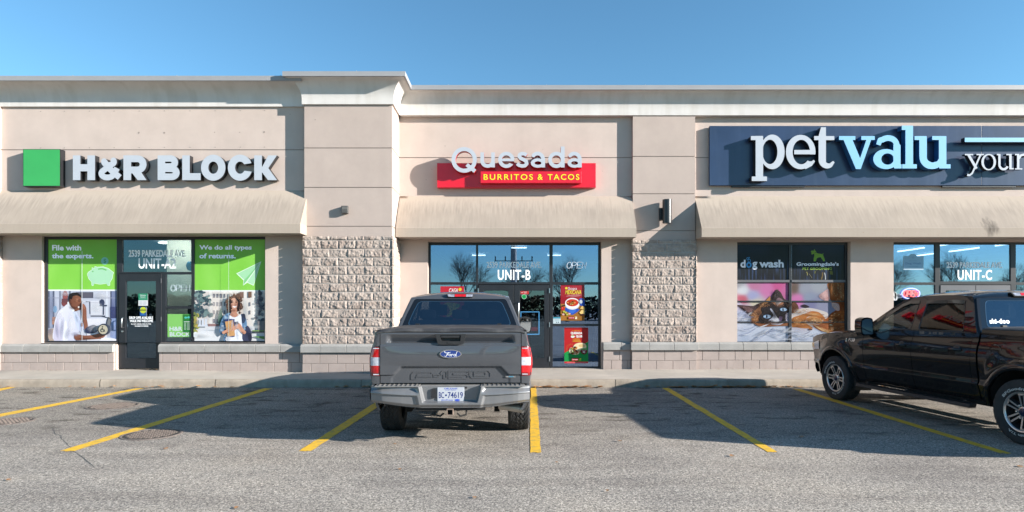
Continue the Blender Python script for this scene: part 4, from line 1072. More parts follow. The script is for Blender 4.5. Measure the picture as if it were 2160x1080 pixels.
# left film of unit A: green field, piggy bank, man on the phone (view of 751x1080 over photo 90..250 x 500..730)
A = Art(90, 500, 4.694, FY, (46, 733, 22, 1027), 0.76)
LW = (290, 296, 310)
A.field(lambda x, y: lerp3((124, 200, 66), (146, 214, 92), 0.5+0.5*noise.noise(Vector((x*0.006, y*0.004, 0)))), 14, 14)
A.text('File with', 94, 382, 78, 134, LW, offset=0.034); A.text('the experts.', 92, 503, 162, 226, LW, offset=0.034)
A.ell(615, 237, 37, 37, (140, 214, 196)); A.text('$', 603, 629, 214, 262, (78, 160, 120), offset=0.01)
pig = [(440, 370), (452, 345), (488, 322), (487, 300), (512, 308), (516, 288), (540, 296), (600, 292), (650, 308), (685, 335), (706, 352), (696, 375), (692, 410), (668, 450), (668, 478), (655, 484), (640, 478), (632, 462), (570, 470), (512, 460), (505, 480), (492, 484), (484, 474), (482, 445), (456, 415)]
A.poly(pig, (226, 246, 224)); A.poly([(574+(x-574)*0.965, 388+(y-388)*0.955) for x, y in pig], (172, 222, 186))
A.line([(550, 318), (590, 314), (632, 328)], 13, (112, 190, 110), 5); A.ell(497, 341, 7, 7, (112, 190, 110))
A.rect(46, 733, 520, 533, (238, 242, 240))
# office backdrop
A.rect(46, 733, 533, 1027, (178, 184, 204), grad=((206, 208, 220), (46, 533), (733, 1000)))
for x0, x1, c in [(46, 70, (92, 100, 122)), (70, 100, (150, 160, 186)), (100, 118, (84, 92, 114)), (118, 165, (190, 196, 214)), (165, 180, (120, 126, 146)), (628, 645, (214, 220, 232)), (672, 733, (120, 130, 165)), (672, 684, (72, 80, 108)), (262, 280, (110, 116, 134))]:
    A.rect(x0, x1, 535, 900, c)
A.rect(46, 733, 600, 606, (150, 154, 172)); A.blob(225, 580, 26, 48, (150, 84, 84), 1); A.blob(222, 650, 34, 40, (128, 72, 74), 2); A.rect(190, 250, 610, 650, (110, 70, 76))
A.blob(124, 715, 20, 34, (126, 170, 205), 3); A.rect(96, 132, 790, 865, (176, 132, 110)); A.rect(96, 132, 820, 826, (130, 90, 74))
A.rect(330, 503, 546, 602, (74, 76, 94)); A.rect(340, 495, 552, 596, (94, 92, 108))
A.rect(400, 560, 632, 640, (220, 222, 232)); A.rect(474, 590, 640, 780, (198, 200, 212)); A.rect(480, 585, 655, 770, (210, 212, 222)); A.line([(480, 782), (620, 782)], 10, (70, 74, 92)); A.line([(430, 640), (470, 640), (472, 760)], 7, (70, 74, 92))
A.blob(590, 650, 26, 34, (58, 66, 92), 4); A.rect(565, 640, 672, 686, (58, 66, 92)); A.line([(606, 684), (606, 770)], 9, (64, 70, 90)); A.line([(575, 780), (650, 800)], 8, (64, 70, 90))
A.rect(672, 733, 690, 810, (60, 66, 104)); A.rect(440, 733, 805, 1027, (222, 222, 232)); A.rect(672, 733, 805, 1027, (140, 158, 200)); A.rect(640, 672, 940, 1000, (190, 196, 216))
# chair, shirt, head
A.poly([(55, 930), (110, 905), (128, 960), (128, 1027), (70, 1027)], (176, 158, 146), 3)
A.poly([(118, 1027), (116, 880), (135, 790), (165, 730), (215, 690), (248, 666), (290, 690), (318, 725), (352, 770), (380, 830), (395, 885), (372, 930), (340, 955), (326, 1027)], (226, 226, 240), 4, grad=((206, 208, 228), (120, 800), (380, 950)))
A.poly([(118, 1027), (120, 900), (150, 800), (176, 900), (190, 1027)], (204, 200, 222), 3); A.poly([(206, 1027), (212, 860), (240, 840), (250, 1027)], (236, 238, 246), 3)
A.poly([(300, 735), (330, 728), (365, 800), (385, 860), (360, 920), (330, 850)], (204, 214, 236), 4)
A.poly([(360, 830), (398, 845), (420, 890), (395, 920), (370, 935)], (188, 196, 222), 4)
A.poly([(274, 640), (300, 730), (350, 728), (345, 690), (300, 640)], (112, 72, 58), 3)
A.poly([(258, 640), (250, 668), (300, 738), (318, 722), (285, 690)], (238, 240, 248), 3)
A.poly([(262, 630), (266, 580), (300, 556), (345, 556), (376, 580), (386, 625), (392, 652), (384, 662), (388, 690), (372, 718), (345, 724), (310, 700), (285, 670), (268, 650)], (140, 90, 70), 4, grad=((116, 72, 56), (380, 640), (270, 640)))
A.poly([(258, 625), (262, 580), (295, 552), (345, 552), (380, 578), (384, 598), (350, 580), (310, 585), (296, 610), (288, 640), (270, 640)], (36, 30, 34), 4)
A.blob(281, 632, 13, 20, (126, 80, 64), 2, 0.1); A.ell(283, 633, 6, 11, (96, 58, 48)); A.line([(352, 628), (366, 622), (376, 626)], 6, (40, 28, 28), 3); A.ell(364, 638, 6, 3.5, (34, 24, 24))
A.poly([(352, 690), (368, 684), (378, 690), (370, 702), (356, 702)], (240, 232, 228), 3); A.line([(350, 688), (364, 680), (379, 686)], 4, (104, 56, 50), 3); A.line([(386, 640), (393, 655), (384, 662)], 3, (100, 62, 50), 3)
A.poly([(368, 680), (378, 655), (390, 662), (384, 715), (370, 720)], (26, 26, 34), 3)
A.poly([(384, 720), (388, 680), (398, 660), (412, 664), (430, 690), (438, 730), (440, 800), (452, 880), (440, 920), (418, 910), (408, 850), (396, 780)], (140, 90, 72), 4)
for i in range(4): A.line([(386+3*i, 664+12*i), (402+4*i, 668+12*i), (418+2*i, 684+10*i)], 7, (162, 108, 88), 3)
A.poly([(430, 905), (470, 880), (520, 870), (556, 900), (540, 940), (470, 955), (428, 940)], (46, 54, 84), 4)
A.poly([(325, 960), (420, 975), (520, 965), (575, 945), (610, 940), (622, 965), (600, 1000), (540, 1010), (430, 1015), (330, 1018)], (128, 80, 62), 4, grad=((150, 98, 78), (340, 1000), (610, 960)))
A.poly([(560, 950), (600, 938), (626, 958), (618, 985), (580, 1000), (560, 980)], (150, 98, 80), 4); A.line([(562, 902), (600, 958)], 6, (40, 44, 66))
A.poly([(620, 930), (640, 820), (656, 790), (688, 815), (672, 900), (648, 965)], (60, 62, 72), 0); A.poly([(628, 925), (648, 825), (660, 802), (680, 820), (664, 895), (644, 950)], (120, 122, 126), 0)
A.poly([(560, 1027), (590, 1000), (680, 995), (733, 1010), (733, 1027)], (232, 232, 240), 0)
for q in [(200, 900, 26, 120, (176, 178, 204), .6, 4), (290, 860, 40, 130, (252, 252, 255), .6, 0), (150, 920, 22, 100, (172, 172, 198), .6, -6), (250, 960, 30, 70, (190, 192, 214), .6, 10), (345, 800, 14, 60, (170, 180, 206), .6, -14), (180, 780, 40, 50, (240, 240, 250), .5, 0), (330, 960, 50, 26, (180, 180, 204), .6, 0),
          (345, 620, 26, 34, (186, 128, 102), .7, 0), (300, 700, 40, 22, (84, 50, 40), .7, 20), (330, 590, 40, 18, (160, 108, 86), .5, 0), (280, 660, 18, 30, (92, 56, 46), .6, 0), (372, 670, 14, 16, (112, 66, 54), .6, 0), (340, 700, 26, 14, (104, 62, 50), .6, 0), (420, 830, 14, 70, (176, 120, 98), .6, -4), (400, 760, 10, 60, (104, 64, 52), .5, 0), (470, 985, 110, 12, (168, 112, 90), .6, 0), (430, 1006, 110, 12, (92, 56, 44), .6, 0),
          (550, 700, 60, 60, (236, 238, 244), .5, 0), (700, 720, 40, 120, (90, 100, 150), .4, 0), (100, 700, 60, 160, (140, 150, 180), .5, 0), (560, 900, 130, 60, (240, 240, 246), .5, 0), (600, 580, 80, 40, (226, 228, 236), .6, 0), (225, 560, 50, 30, (214, 210, 220), .5, 0), (690, 930, 50, 90, (176, 190, 224), .5, 0), (80, 930, 40, 60, (120, 124, 150), .5, 0)]: A.soft(*q)
A.fur([(300, 572, 36, 14, 200), (345, 562, 30, 10, 180), (276, 604, 14, 24, 100)], [(20, 16, 20), (52, 44, 48), (34, 28, 32)], 90, 12, 3)
A.line([(396, 140), (396, 1025)], 5, (226, 228, 232)); A.rect(388, 402, 850, 885, (168, 140, 132))
A.done('window_film', 'green film with a piggy bank over a photo of a man on the phone', 'window film', 'printed films on the left shop windows', M_FILM)
# right film of unit A (view over photo 400..570 x 600..730, scale 8.306; the green part reaches up to row 505)
A = Art(400, 600, 8.306, FY, (85, 1320, -788, 988), 0.76)
A.field(lambda x, y: lerp3((124, 200, 66), (148, 214, 94), 0.5+0.5*noise.noise(Vector((x*0.004, y*0.002, 4)))), 14, 14)
A.text('We do all types', 170, 1088, -690, -585, LW, offset=0.034); A.text('of returns.', 170, 808, -545, -455, LW, offset=0.034)
A.poly([(818, -192), (1256, -405), (1122, 22), (1010, -30), (936, 20), (944, -70)], (226, 246, 224)); A.poly([(840, -190), (1235, -385), (965, -75)], (168, 222, 176)); A.poly([(1242, -375), (1118, 5), (1010, -42)], (178, 226, 186)); A.poly([(1235, -380), (1000, -60), (944, 8), (955, -72)], (134, 204, 138))
A.rect(85, 1320, 100, 122, (240, 244, 242))
A.rect(85, 1320, 122, 988, (216, 208, 204), grad=((226, 220, 214), (85, 122), (1320, 122)))
for x in (345, 590, 700, 950, 1100): A.rect(x, x+46, 122, 700, (232, 228, 224))
for x in (410, 472, 533, 605, 675, 1050):
    for y in (165, 310, 455, 605):
        if x > 600 and y > 500: continue
        A.rect(x, x+34 if x < 600 else x+20, y, y+68, (104, 100, 112)); A.rect(x+4, x+(18 if x < 600 else 10), y+10, y+60, (146, 146, 158))
A.rect(1030, 1090, 125, 230, (120, 92, 78)); A.rect(880, 950, 130, 240, (132, 104, 92))
A.rect(330, 640, 690, 735, (150, 118, 116)); A.rect(85, 1320, 735, 988, (210, 212, 218), grad=((222, 224, 228), (85, 735), (85, 988)))
for i in range(60): A.blob(rng.gauss(200, 75), rng.uniform(125, 560), rng.uniform(18, 46), rng.uniform(18, 40), [(70, 92, 100), (96, 120, 124), (58, 76, 88), (126, 148, 148)][i % 4], i, 0.5, 12)
for i in range(34): A.blob(rng.gauss(1255, 40), rng.uniform(125, 640), rng.uniform(18, 46), rng.uniform(20, 40), [(92, 96, 106), (70, 76, 88), (116, 120, 126)][i % 3], i+90, 0.5, 12)
A.poly([(555, 420), (580, 500), (582, 640), (560, 720), (530, 720), (512, 640), (520, 520)], (70, 104, 92), 3)
for i in range(20): A.blob(rng.gauss(118, 26), rng.uniform(500, 840), 26, 26, [(150, 156, 84), (178, 160, 80), (112, 124, 72)][i % 3], i+60, 0.5, 12)
for x in (190, 245, 300): A.poly([(x-16, 600), (x+18, 600), (x+22, 700), (x+38, 738), (x-38, 738), (x-20, 700)], (206, 212, 224))
A.rect(1110, 1320, 800, 820, (120, 150, 90)); A.rect(1110, 1320, 822, 842, (60, 64, 76)); A.poly([(1110, 905), (1320, 905), (1320, 960)], (96, 140, 78)); A.blob(120, 880, 46, 50, (236, 238, 240), 5)
A.rect(1204, 1320, 640, 800, (120, 118, 122))
# woman
for i in range(70):
    a = rng.uniform(0, 2*PI); r = rng.uniform(0.35, 1.0); x, y = 812+142*r*math.cos(a), 342+(160 if math.sin(a) > 0 else 175)*r*math.sin(a)
    A.blob(x, y, rng.uniform(24, 42), rng.uniform(24, 42), lerp3((60, 44, 44), (176, 138, 114), max(0, min(1, (420-y-(x-760)*0.9)/330))), i+200, 0.6, 14)
A.poly([(535, 800), (560, 680), (600, 580), (660, 520), (730, 500), (760, 560), (880, 560), (930, 515), (985, 545), (1020, 660), (1020, 790), (1012, 850), (975, 988), (630, 988), (650, 860), (590, 890), (550, 850)], (104, 140, 176), 4)
for i in range(26):
    x, y = rng.choice([(rng.uniform(560, 690), rng.uniform(540, 870)), (rng.uniform(930, 1015), rng.uniform(540, 840)), (rng.uniform(630, 670), rng.uniform(860, 980))]); A.rect(x, x+rng.uniform(14, 44), y, y+rng.uniform(8, 40), rng.choice([(52, 66, 100), (186, 210, 228), (70, 100, 140), (214, 226, 236), (44, 52, 78)]))
A.poly([(720, 545), (780, 570), (860, 560), (915, 530), (935, 640), (945, 800), (960, 988), (665, 988), (690, 850), (720, 700)], (234, 236, 246), 4)
A.poly([(935, 520), (990, 522), (1000, 620), (960, 680), (940, 610)], (52, 58, 76), 3); A.poly([(1030, 720), (1075, 770), (1104, 850), (1100, 988), (960, 988), (945, 860), (1000, 800)], (62, 66, 92), 3); A.ell(1075, 920, 30, 72, (40, 42, 62))
A.poly([(752, 430), (752, 500), (725, 520), (770, 568), (830, 572), (868, 530), (845, 490), (850, 430)], (190, 138, 116), 3)
A.poly([(738, 330), (745, 268), (790, 238), (840, 250), (868, 300), (868, 365), (850, 415), (815, 438), (780, 428), (750, 390)], (214, 164, 140), 4, grad=((196, 144, 122), (740, 300), (870, 400)))
A.poly([(772, 372), (808, 378), (846, 368), (836, 400), (808, 408), (784, 400)], (246, 238, 234), 3); A.line([(768, 370), (808, 378), (848, 366)], 6, (180, 96, 92), 4); A.line([(780, 402), (808, 412), (838, 402)], 7, (196, 116, 108), 4)
for x in (772, 838): A.ell(x, 312, 15, 7, (70, 48, 44)); A.line([(x-22, 290), (x, 282), (x+22, 290)], 6, (84, 58, 52), 4); A.line([(x-16, 304), (x, 298), (x+16, 306)], 5, (44, 30, 30), 3)
A.line([(806, 318), (800, 350), (812, 356), (822, 350)], 4, (176, 124, 104), 3)
for i in range(16): A.blob(736+rng.uniform(-12, 14), rng.uniform(250, 480), 17, 18, (52, 40, 42), i+300, 0.5, 10); A.blob(880+rng.uniform(-12, 18), rng.uniform(240, 500), 20, 20, (56, 42, 44), i+340, 0.5, 10)
A.poly([(640, 600), (812, 606), (812, 915), (690, 910)], (52, 62, 110)); A.poly([(645, 652), (786, 622), (822, 895), (692, 910)], (206, 156, 104))
A.poly([(595, 830), (650, 800), (740, 760), (815, 720), (848, 770), (800, 805), (700, 830), (618, 868)], (208, 152, 126), 4); A.poly([(810, 740), (840, 700), (900, 680), (960, 770), (1012, 830), (985, 868), (930, 840), (880, 780), (840, 770)], (206, 150, 124), 4)
for i in range(4): A.line([(815+8*i, 690+20*i), (852, 700+18*i), (880, 712+14*i)], 13, (222, 170, 146), 3)
A.poly([(812, 660), (876, 646), (884, 690), (830, 705)], (72, 66, 70))
for q in [(800, 292, 34, 36, (240, 198, 176), .7, 0), (758, 372, 20, 46, (158, 104, 88), .6, -10), (858, 350, 18, 70, (150, 98, 84), .7, 0), (806, 452, 44, 26, (140, 92, 78), .7, 0), (800, 345, 12, 26, (236, 190, 168), .6, 0), (772, 345, 18, 14, (226, 158, 142), .6, 0), (842, 345, 16, 14, (220, 150, 136), .6, 0), (800, 520, 40, 26, (214, 162, 138), .6, 0),
          (770, 700, 22, 140, (196, 200, 220), .6, 6), (890, 860, 40, 120, (252, 252, 255), .6, -6), (850, 700, 30, 90, (202, 206, 224), .5, 14), (720, 940, 50, 50, (206, 208, 224), .6, 0), (610, 720, 26, 120, (60, 84, 124), .6, 10), (585, 800, 30, 40, (190, 212, 228), .6, 0), (660, 580, 40, 40, (200, 220, 234), .6, 0), (975, 640, 26, 90, (66, 92, 132), .6, -8), (990, 760, 20, 60, (196, 216, 230), .5, 0),
          (740, 790, 70, 20, (232, 182, 156), .6, -16), (690, 840, 60, 16, (164, 108, 88), .6, -14), (950, 770, 40, 20, (232, 182, 156), .6, 40), (960, 840, 40, 18, (160, 106, 86), .6, 30), (740, 780, 46, 130, (226, 180, 128), .5, -8), (1060, 860, 40, 90, (44, 46, 70), .5, 0), (700, 130, 300, 40, (240, 238, 236), .5, 0), (480, 420, 140, 260, (236, 228, 220), .4, 0), (300, 860, 220, 60, (232, 234, 238), .6, 0), (1140, 420, 60, 260, (244, 240, 236), .5, 0), (560, 760, 200, 16, (150, 152, 158), .6, 0), (1180, 740, 90, 40, (200, 204, 200), .6, 0), (150, 660, 70, 60, (92, 112, 96), .5, 0)]: A.soft(*q)
HAIR = [(702, 300, 24, 100, 110), (700, 420, 30, 70, 90), (916, 300, 30, 110, 70), (922, 420, 30, 90, 90), (810, 190, 90, 34, 250), (740, 235, 40, 30, 150), (886, 235, 34, 30, 30)]
A.fur(HAIR, [(60, 44, 42), (96, 70, 62), (140, 104, 86), (44, 34, 36), (176, 136, 110)], 420, 34, 5, 3)
A.line([(712, -560), (712, 985)], 5, (222, 232, 226))
A.done('window_film', 'green film with a paper plane over a photo of a smiling woman with books', 'window film', 'printed films on the left shop windows', M_FILM)
# small green film in the sidelight and the panel of opening hours
A = Art(0, 0, 1, FY+0.004, (353.5, 402.5, 662.5, 711)); A.field(lambda x, y: (140, 208, 112), 2, 2)
A.text('H&R', 357.5, 385, 689, 698, (214, 226, 232), offset=0.03); A.text('BLOCK', 358, 401, 700.5, 709.5, (214, 226, 232), offset=0.03)
A.done('window_film', 'small green film reading H&R BLOCK low in the sidelight of the left shop', 'window film', 'printed films on the left shop windows', M_FILM)
A = Art(0, 0, 1, FY-0.002, (386.5, 402, 663, 701)); A.field(lambda x, y: (52, 130, 64), 2, 2); A.ell(392, 670, 3, 2, (90, 200, 190)); A.ell(398, 669.5, 3, 2, (90, 200, 190))
A.rect(388, 401.5, 678, 679.2, (222, 232, 226))
for i in range(6): A.rect(388.5, 392.5, 681+i*2.6, 682+i*2.6, (206, 222, 210)); A.rect(394.5, 401, 681+i*2.6, 682+i*2.6, (206, 222, 210))
A.done('notice', 'dark green card of opening hours stuck over the small green film', 'notice', None, M_FILM)
# door notices
A = Art(240, 570, 6.353, YWA-0.012+0.018, (330, 455, 312, 476)); A.field(lambda x, y: (238, 242, 244), 2, 2); A.rect(330, 455, 312, 402, (40, 148, 112)); A.text('Welcome,', 350, 432, 326, 346, (240, 246, 244), offset=.02); A.text('Bienvenue', 358, 424, 350, 364, (240, 246, 244), offset=.02); A.line([(345, 372), (440, 372)], 3, (160, 210, 190)); A.line([(345, 384), (430, 384)], 3, (160, 210, 190))
for i in range(4): A.rect(345, 385, 414+i*14, 419+i*14, (190, 196, 206)); A.rect(396, 440, 414+i*14, 419+i*14, (190, 196, 206))
A.done('notice', 'green and white notice taped at eye height on the left shop door', 'notice')
A = Art(240, 570, 6.353, YWA-0.012+0.018, (350, 438, 492, 612)); A.field(lambda x, y: (30, 88, 160), 2, 2); A.ell(394, 535, 43, 43, (206, 220, 60)); A.rect(354, 434, 526, 545, (34, 52, 70)); A.text('CAUTION', 362, 427, 529, 542, (206, 220, 60), offset=.02)
A.line([(365, 590), (424, 590)], 4, (90, 150, 210)); A.line([(370, 600), (418, 600)], 3, (90, 150, 210))
A.done('sticker', 'blue sticker with a yellow caution disc on the left shop door', 'sticker')
# unit B posters
BY = YWB+0.022
A = Art(1160, 590, 5.4, BY, (122, 394, 58, 465), 0.72)
A.field(lambda x, y: lerp3((176, 36, 56), (150, 20, 36), y/300) if y < 280 else (178, 120, 50), 6, 40)
A.poly([(122, 290), (250, 270), (394, 200), (394, 465), (122, 465)], (184, 126, 54), 0, grad=((150, 96, 36), (122, 290), (394, 465)))
A.ell(187, 97, 15, 13, (232, 214, 60)); A.text('Sopa', 205, 308, 84, 124, (240, 232, 236), offset=0.0, shear=0.1); A.text('MEXICANA', 174, 356, 118, 166, (236, 214, 66), offset=0.02, shear=0.25)
for i, (a, b) in enumerate([(205, 330), (185, 360), (230, 340)]): A.line([(a, 176+i*9+4), (b, 166+i*9)], 3, (226, 170, 170))
A.poly([(330, 235), (350, 210), (394, 228), (394, 300), (340, 290)], (44, 84, 176), 3); A.poly([(172, 330), (205, 310), (320, 330), (335, 345), (300, 375), (250, 400), (215, 372), (185, 362)], (36, 84, 184), 3); A.poly([(215, 355), (260, 340), (300, 350), (255, 385)], (60, 112, 210), 3)
A.ell(255, 285, 82, 56, (226, 226, 232)); A.ell(255, 268, 83, 60, (246, 246, 248)); A.ell(255, 262, 70, 42, (206, 60, 34))
for i in range(34): a = rng.uniform(0, 2*PI); r = rng.uniform(0, .9); A.blob(255+62*r*math.cos(a), 262+35*r*math.sin(a), rng.uniform(3, 10), rng.uniform(3, 7), rng.choice([(236, 190, 84), (222, 110, 40), (160, 36, 24), (110, 130, 50), (244, 214, 130), (60, 30, 24)]), i, .4, 10)
A.ell(147, 328, 22, 22, (206, 40, 32)); A.ell(142, 322, 7, 6, (240, 120, 100)); A.line([(138, 300), (176, 292)], 14, (50, 36, 36)); A.ell(352, 250, 18, 22, (200, 206, 216))
A.poly([(340, 330), (368, 296), (394, 320), (394, 345)], (232, 190, 110)); A.poly([(334, 375), (360, 345), (394, 350), (394, 395), (350, 392)], (244, 208, 130)); A.blob(374, 398, 20, 11, (70, 34, 40), 8)
for x, y in ((160, 364), (180, 372), (196, 396)): A.ell(x, y, 13, 11, (168, 176, 60)); A.ell(x, y, 6, 5, (214, 214, 120))
for x, y in ((152, 394), (222, 388)): A.ell(x, y, 14, 10, (226, 180, 176))
A.rect(210, 280, 420, 448, (186, 34, 36)); A.text('Quesada', 216, 274, 427, 441, (244, 234, 230), offset=.01); A.rect(284, 308, 421, 448, (240, 230, 200)); A.ell(292, 430, 7, 6, (236, 200, 40))
A.done('poster', 'red Sopa Mexicana poster with a white bowl of soup in the middle shop window', 'poster')
A = Art(1160, 590, 5.4, BY, (164, 436, 545, 952), 0.72); A.field(lambda x, y: (190, 30, 34), 2, 2)
A.rect(164, 436, 545, 560, (150, 24, 30)); A.poly([(164, 836), (260, 780), (390, 730), (436, 706), (436, 932), (164, 932)], (24, 150, 74)); A.rect(164, 436, 934, 952, (206, 34, 52)); A.line([(190, 942), (415, 942)], 4, (236, 140, 140))
A.text('JOIN THE', 272, 335, 577, 587, (240, 196, 50), offset=.03); A.line([(252, 582), (264, 582)], 3, (240, 196, 50)); A.line([(343, 582), (355, 582)], 3, (240, 196, 50))
A.text('QUESADA', 237, 369, 594, 626, (246, 242, 238), offset=.05); A.text('QLUB', 296, 368, 631, 662, (246, 242, 238), offset=.05); A.poly([(238, 645), (262, 628), (284, 648), (270, 660), (246, 660)], (238, 236, 228), 3); A.blob(262, 638, 12, 7, (150, 190, 100), 3)
for i in range(3): A.ell(264, 675+i*15, 4, 4, (240, 196, 50)); A.line([(274, 675+i*15), (340+6*i, 675+i*15)], 5, (240, 196, 50))
for i in range(7): a = R_(170+i*18); A.line([(245+46*math.cos(a), 790+46*math.sin(a)), (245+64*math.cos(a), 790+64*math.sin(a))], 2.5, (224, 150, 60))
A.poly([(260, 770), (285, 735), (340, 718), (395, 728), (414, 758), (404, 782), (350, 800), (320, 850), (260, 850), (225, 830), (218, 800), (235, 775)], (240, 222, 180), 4); A.blob(365, 752, 38, 17, (226, 190, 130), 2); A.poly([(350, 795), (390, 776), (416, 780), (414, 800), (370, 805)], (120, 190, 110), 3)
for i in range(70): a = rng.uniform(0, 2*PI); r = rng.uniform(0, 1)**.6; A.blob(280+54*r*math.cos(a), 808+44*r*math.sin(a), rng.uniform(5, 11), rng.uniform(4, 9), rng.choice([(60, 30, 22), (190, 90, 40), (222, 160, 60), (240, 226, 190), (96, 140, 60), (40, 24, 22), (150, 60, 36), (206, 120, 50)]), i, .4, 10)
A.poly([(350, 800), (424, 798), (418, 832), (388, 852), (356, 834)], (96, 22, 30), 2); A.text('$5', 372, 400, 814, 838, (244, 240, 240), offset=.03); A.line([(362, 806), (412, 806)], 3, (220, 190, 190))
A.rect(248, 324, 892, 922, (170, 30, 36)); A.text('Quesada', 254, 320, 900, 915, (244, 234, 230), offset=.01); A.rect(328, 356, 894, 922, (130, 190, 60)); A.ell(348, 900, 6, 6, (236, 220, 60))
A.done('poster', 'red and green poster with a cut burrito below the soup poster', 'poster')
A = Art(0, 0, 1, BY, (929, 979, 604, 674), 0.65); A.field(lambda x, y: (196, 30, 56), 2, 2); A.ell(970.5, 610.5, 3.4, 3.4, (236, 206, 50)); A.text('CASA', 947, 966, 608, 617, (240, 234, 236), offset=.02, shear=.2)
A.poly([(936, 642), (950, 638), (968, 642), (962, 655), (946, 668), (938, 660)], (214, 206, 90), 3); A.blob(943, 655, 6, 9, (150, 90, 60), 2); A.ell(966, 645, 5, 4, (150, 190, 80)); A.rect(938, 950, 668, 671, (240, 220, 220))
A.done('poster', 'red poster with a yellow spot partly hidden behind the grey pickup', 'poster')
A = Art(0, 0, 1, BY, (1166.8, 1182.6, 668.8, 682.6)); A.field(lambda x, y: (214, 230, 236), 2, 2); A.rect(1167, 1182.4, 669, 672, (40, 150, 180)); A.rect(1169, 1180, 674, 675, (150, 180, 190)); A.rect(1170, 1179, 676.5, 677.5, (150, 180, 190)); A.ell(1174, 680, 1, 1, (40, 60, 90)); A.ell(1178, 680, 1, 1, (40, 60, 90))
A.done('notice', 'small pale blue notice beside the soup poster', 'notice')
DY = YWB-0.012+0.018
A = Art(0, 0, 1, DY, (1098, 1115.5, 613.4, 620.6)); A.field(lambda x, y: (206, 44, 44), 2, 2); A.ell(1101.2, 617, 1, 1.2, (245, 240, 240)); A.line([(1104, 616), (1112, 616)], .9, (245, 220, 220)); A.line([(1105, 618.2), (1111, 618.2)], .8, (245, 220, 220)); A.done('sticker', 'red sticker on the glass of the middle shop door, above a green disc', 'sticker')
A = Art(0, 0, 1, DY, (1100.4, 1111, 620.8, 630.8)); A.ell(1105.6, 625.8, 5.2, 5, (226, 240, 230)); A.ell(1105.6, 625.8, 4.6, 4.4, (30, 180, 96)); A.line([(1103, 625), (1108.4, 625)], .9, (16, 110, 60)); A.line([(1103.6, 627), (1107.8, 627)], .8, (16, 110, 60))
x, z = W(1105.6, 625.8, DY); m = A.m; tag(m.build('sticker', M_PRINT), 'round green sticker on the glass of the middle shop door', 'sticker')
# unit C films
CY = YWB+0.022
def weather(x, y, seed): return max(0, noise.noise(Vector((x*0.05, y*0.004, seed))))
for (c0, c1, seed) in ((124, 728, 1), (758, 1356, 2)):
    A = Art(1530, 490, 5.4, CY, (c0, c1, 138, 546), 0.55)
    def dk(x, y):
        w = weather(x, y, seed); top = sstep(330, 140, y)*0.55
        c = lerp3((12, 16, 30), (50, 70, 110), min(1, w*2.0*sstep(250, 420, y)+top*sstep(0.1, .6, abs((x-660)/420)) ))
        return c
    A.field(dk, 90, 14)
    if seed == 1:
        A.text('d', 172, 230, 313, 402, LW, offset=.035); A.gl([('e', (268, 372), 31, 33), ('-e', (268, 372), 14, 16)], (90, 190, 265)); A.text('g', 306, 364, 336, 424, LW, offset=.035); A.text('wash', 386, 665, 313, 402, LW, offset=.035)
        for cx, cy, r in ((272, 324, 17), (252, 300, 13), (272, 290, 8)): A.gl([('e', (cx, cy), r, r), ('-e', (cx, cy), r-5, r-5)], (90, 190, 265), 40)
        A.done('window_film', 'dark film reading dog wash in the left half of the pet shop side window', 'window film', 'dark films on the pet shop side window', M_FILM)
    else:
        A.poly([(972, 220), (985, 208), (1004, 212), (1014, 190), (1024, 210), (1034, 218), (1036, 232), (1052, 240), (1090, 246), (1108, 250), (1113, 236), (1117, 240), (1112, 258), (1122, 280), (1134, 318), (1132, 330), (1112, 330), (1108, 312), (1096, 300), (1086, 284), (1060, 286), (1040, 296), (1036, 318), (1030, 330), (1004, 330), (1006, 300), (1014, 268), (1012, 248), (1000, 244), (990, 254), (978, 246), (984, 232)], (140, 190, 60)); A.line([(1012, 238), (1032, 228)], 4, (28, 40, 40))
        A.text("Groomingdale's", 810, 1292, 340, 394, LW, offset=.03); A.text('PET GROOMING', 880, 1212, 400, 428, (190, 230, 90), offset=.015)
        for x0, y0, x1, y1, w, c in ((925, 450, 935, 490, 8, (170, 160, 90)), (1108, 455, 1094, 540, 14, (120, 96, 50)), (1130, 460, 1140, 540, 8, (220, 224, 230)), (1020, 440, 1016, 470, 12, (110, 110, 50)), (1200, 440, 1205, 480, 34, (120, 120, 44)), (950, 470, 985, 520, 4, (150, 140, 110))): A.line([(x0, y0), ((x0+x1)/2+4, (y0+y1)/2), (x1, y1)], w, c)
        A.done('window_film', "weathered dark film reading Groomingdale's pet grooming with a green terrier", 'window film', 'dark films on the pet shop side window', M_FILM)
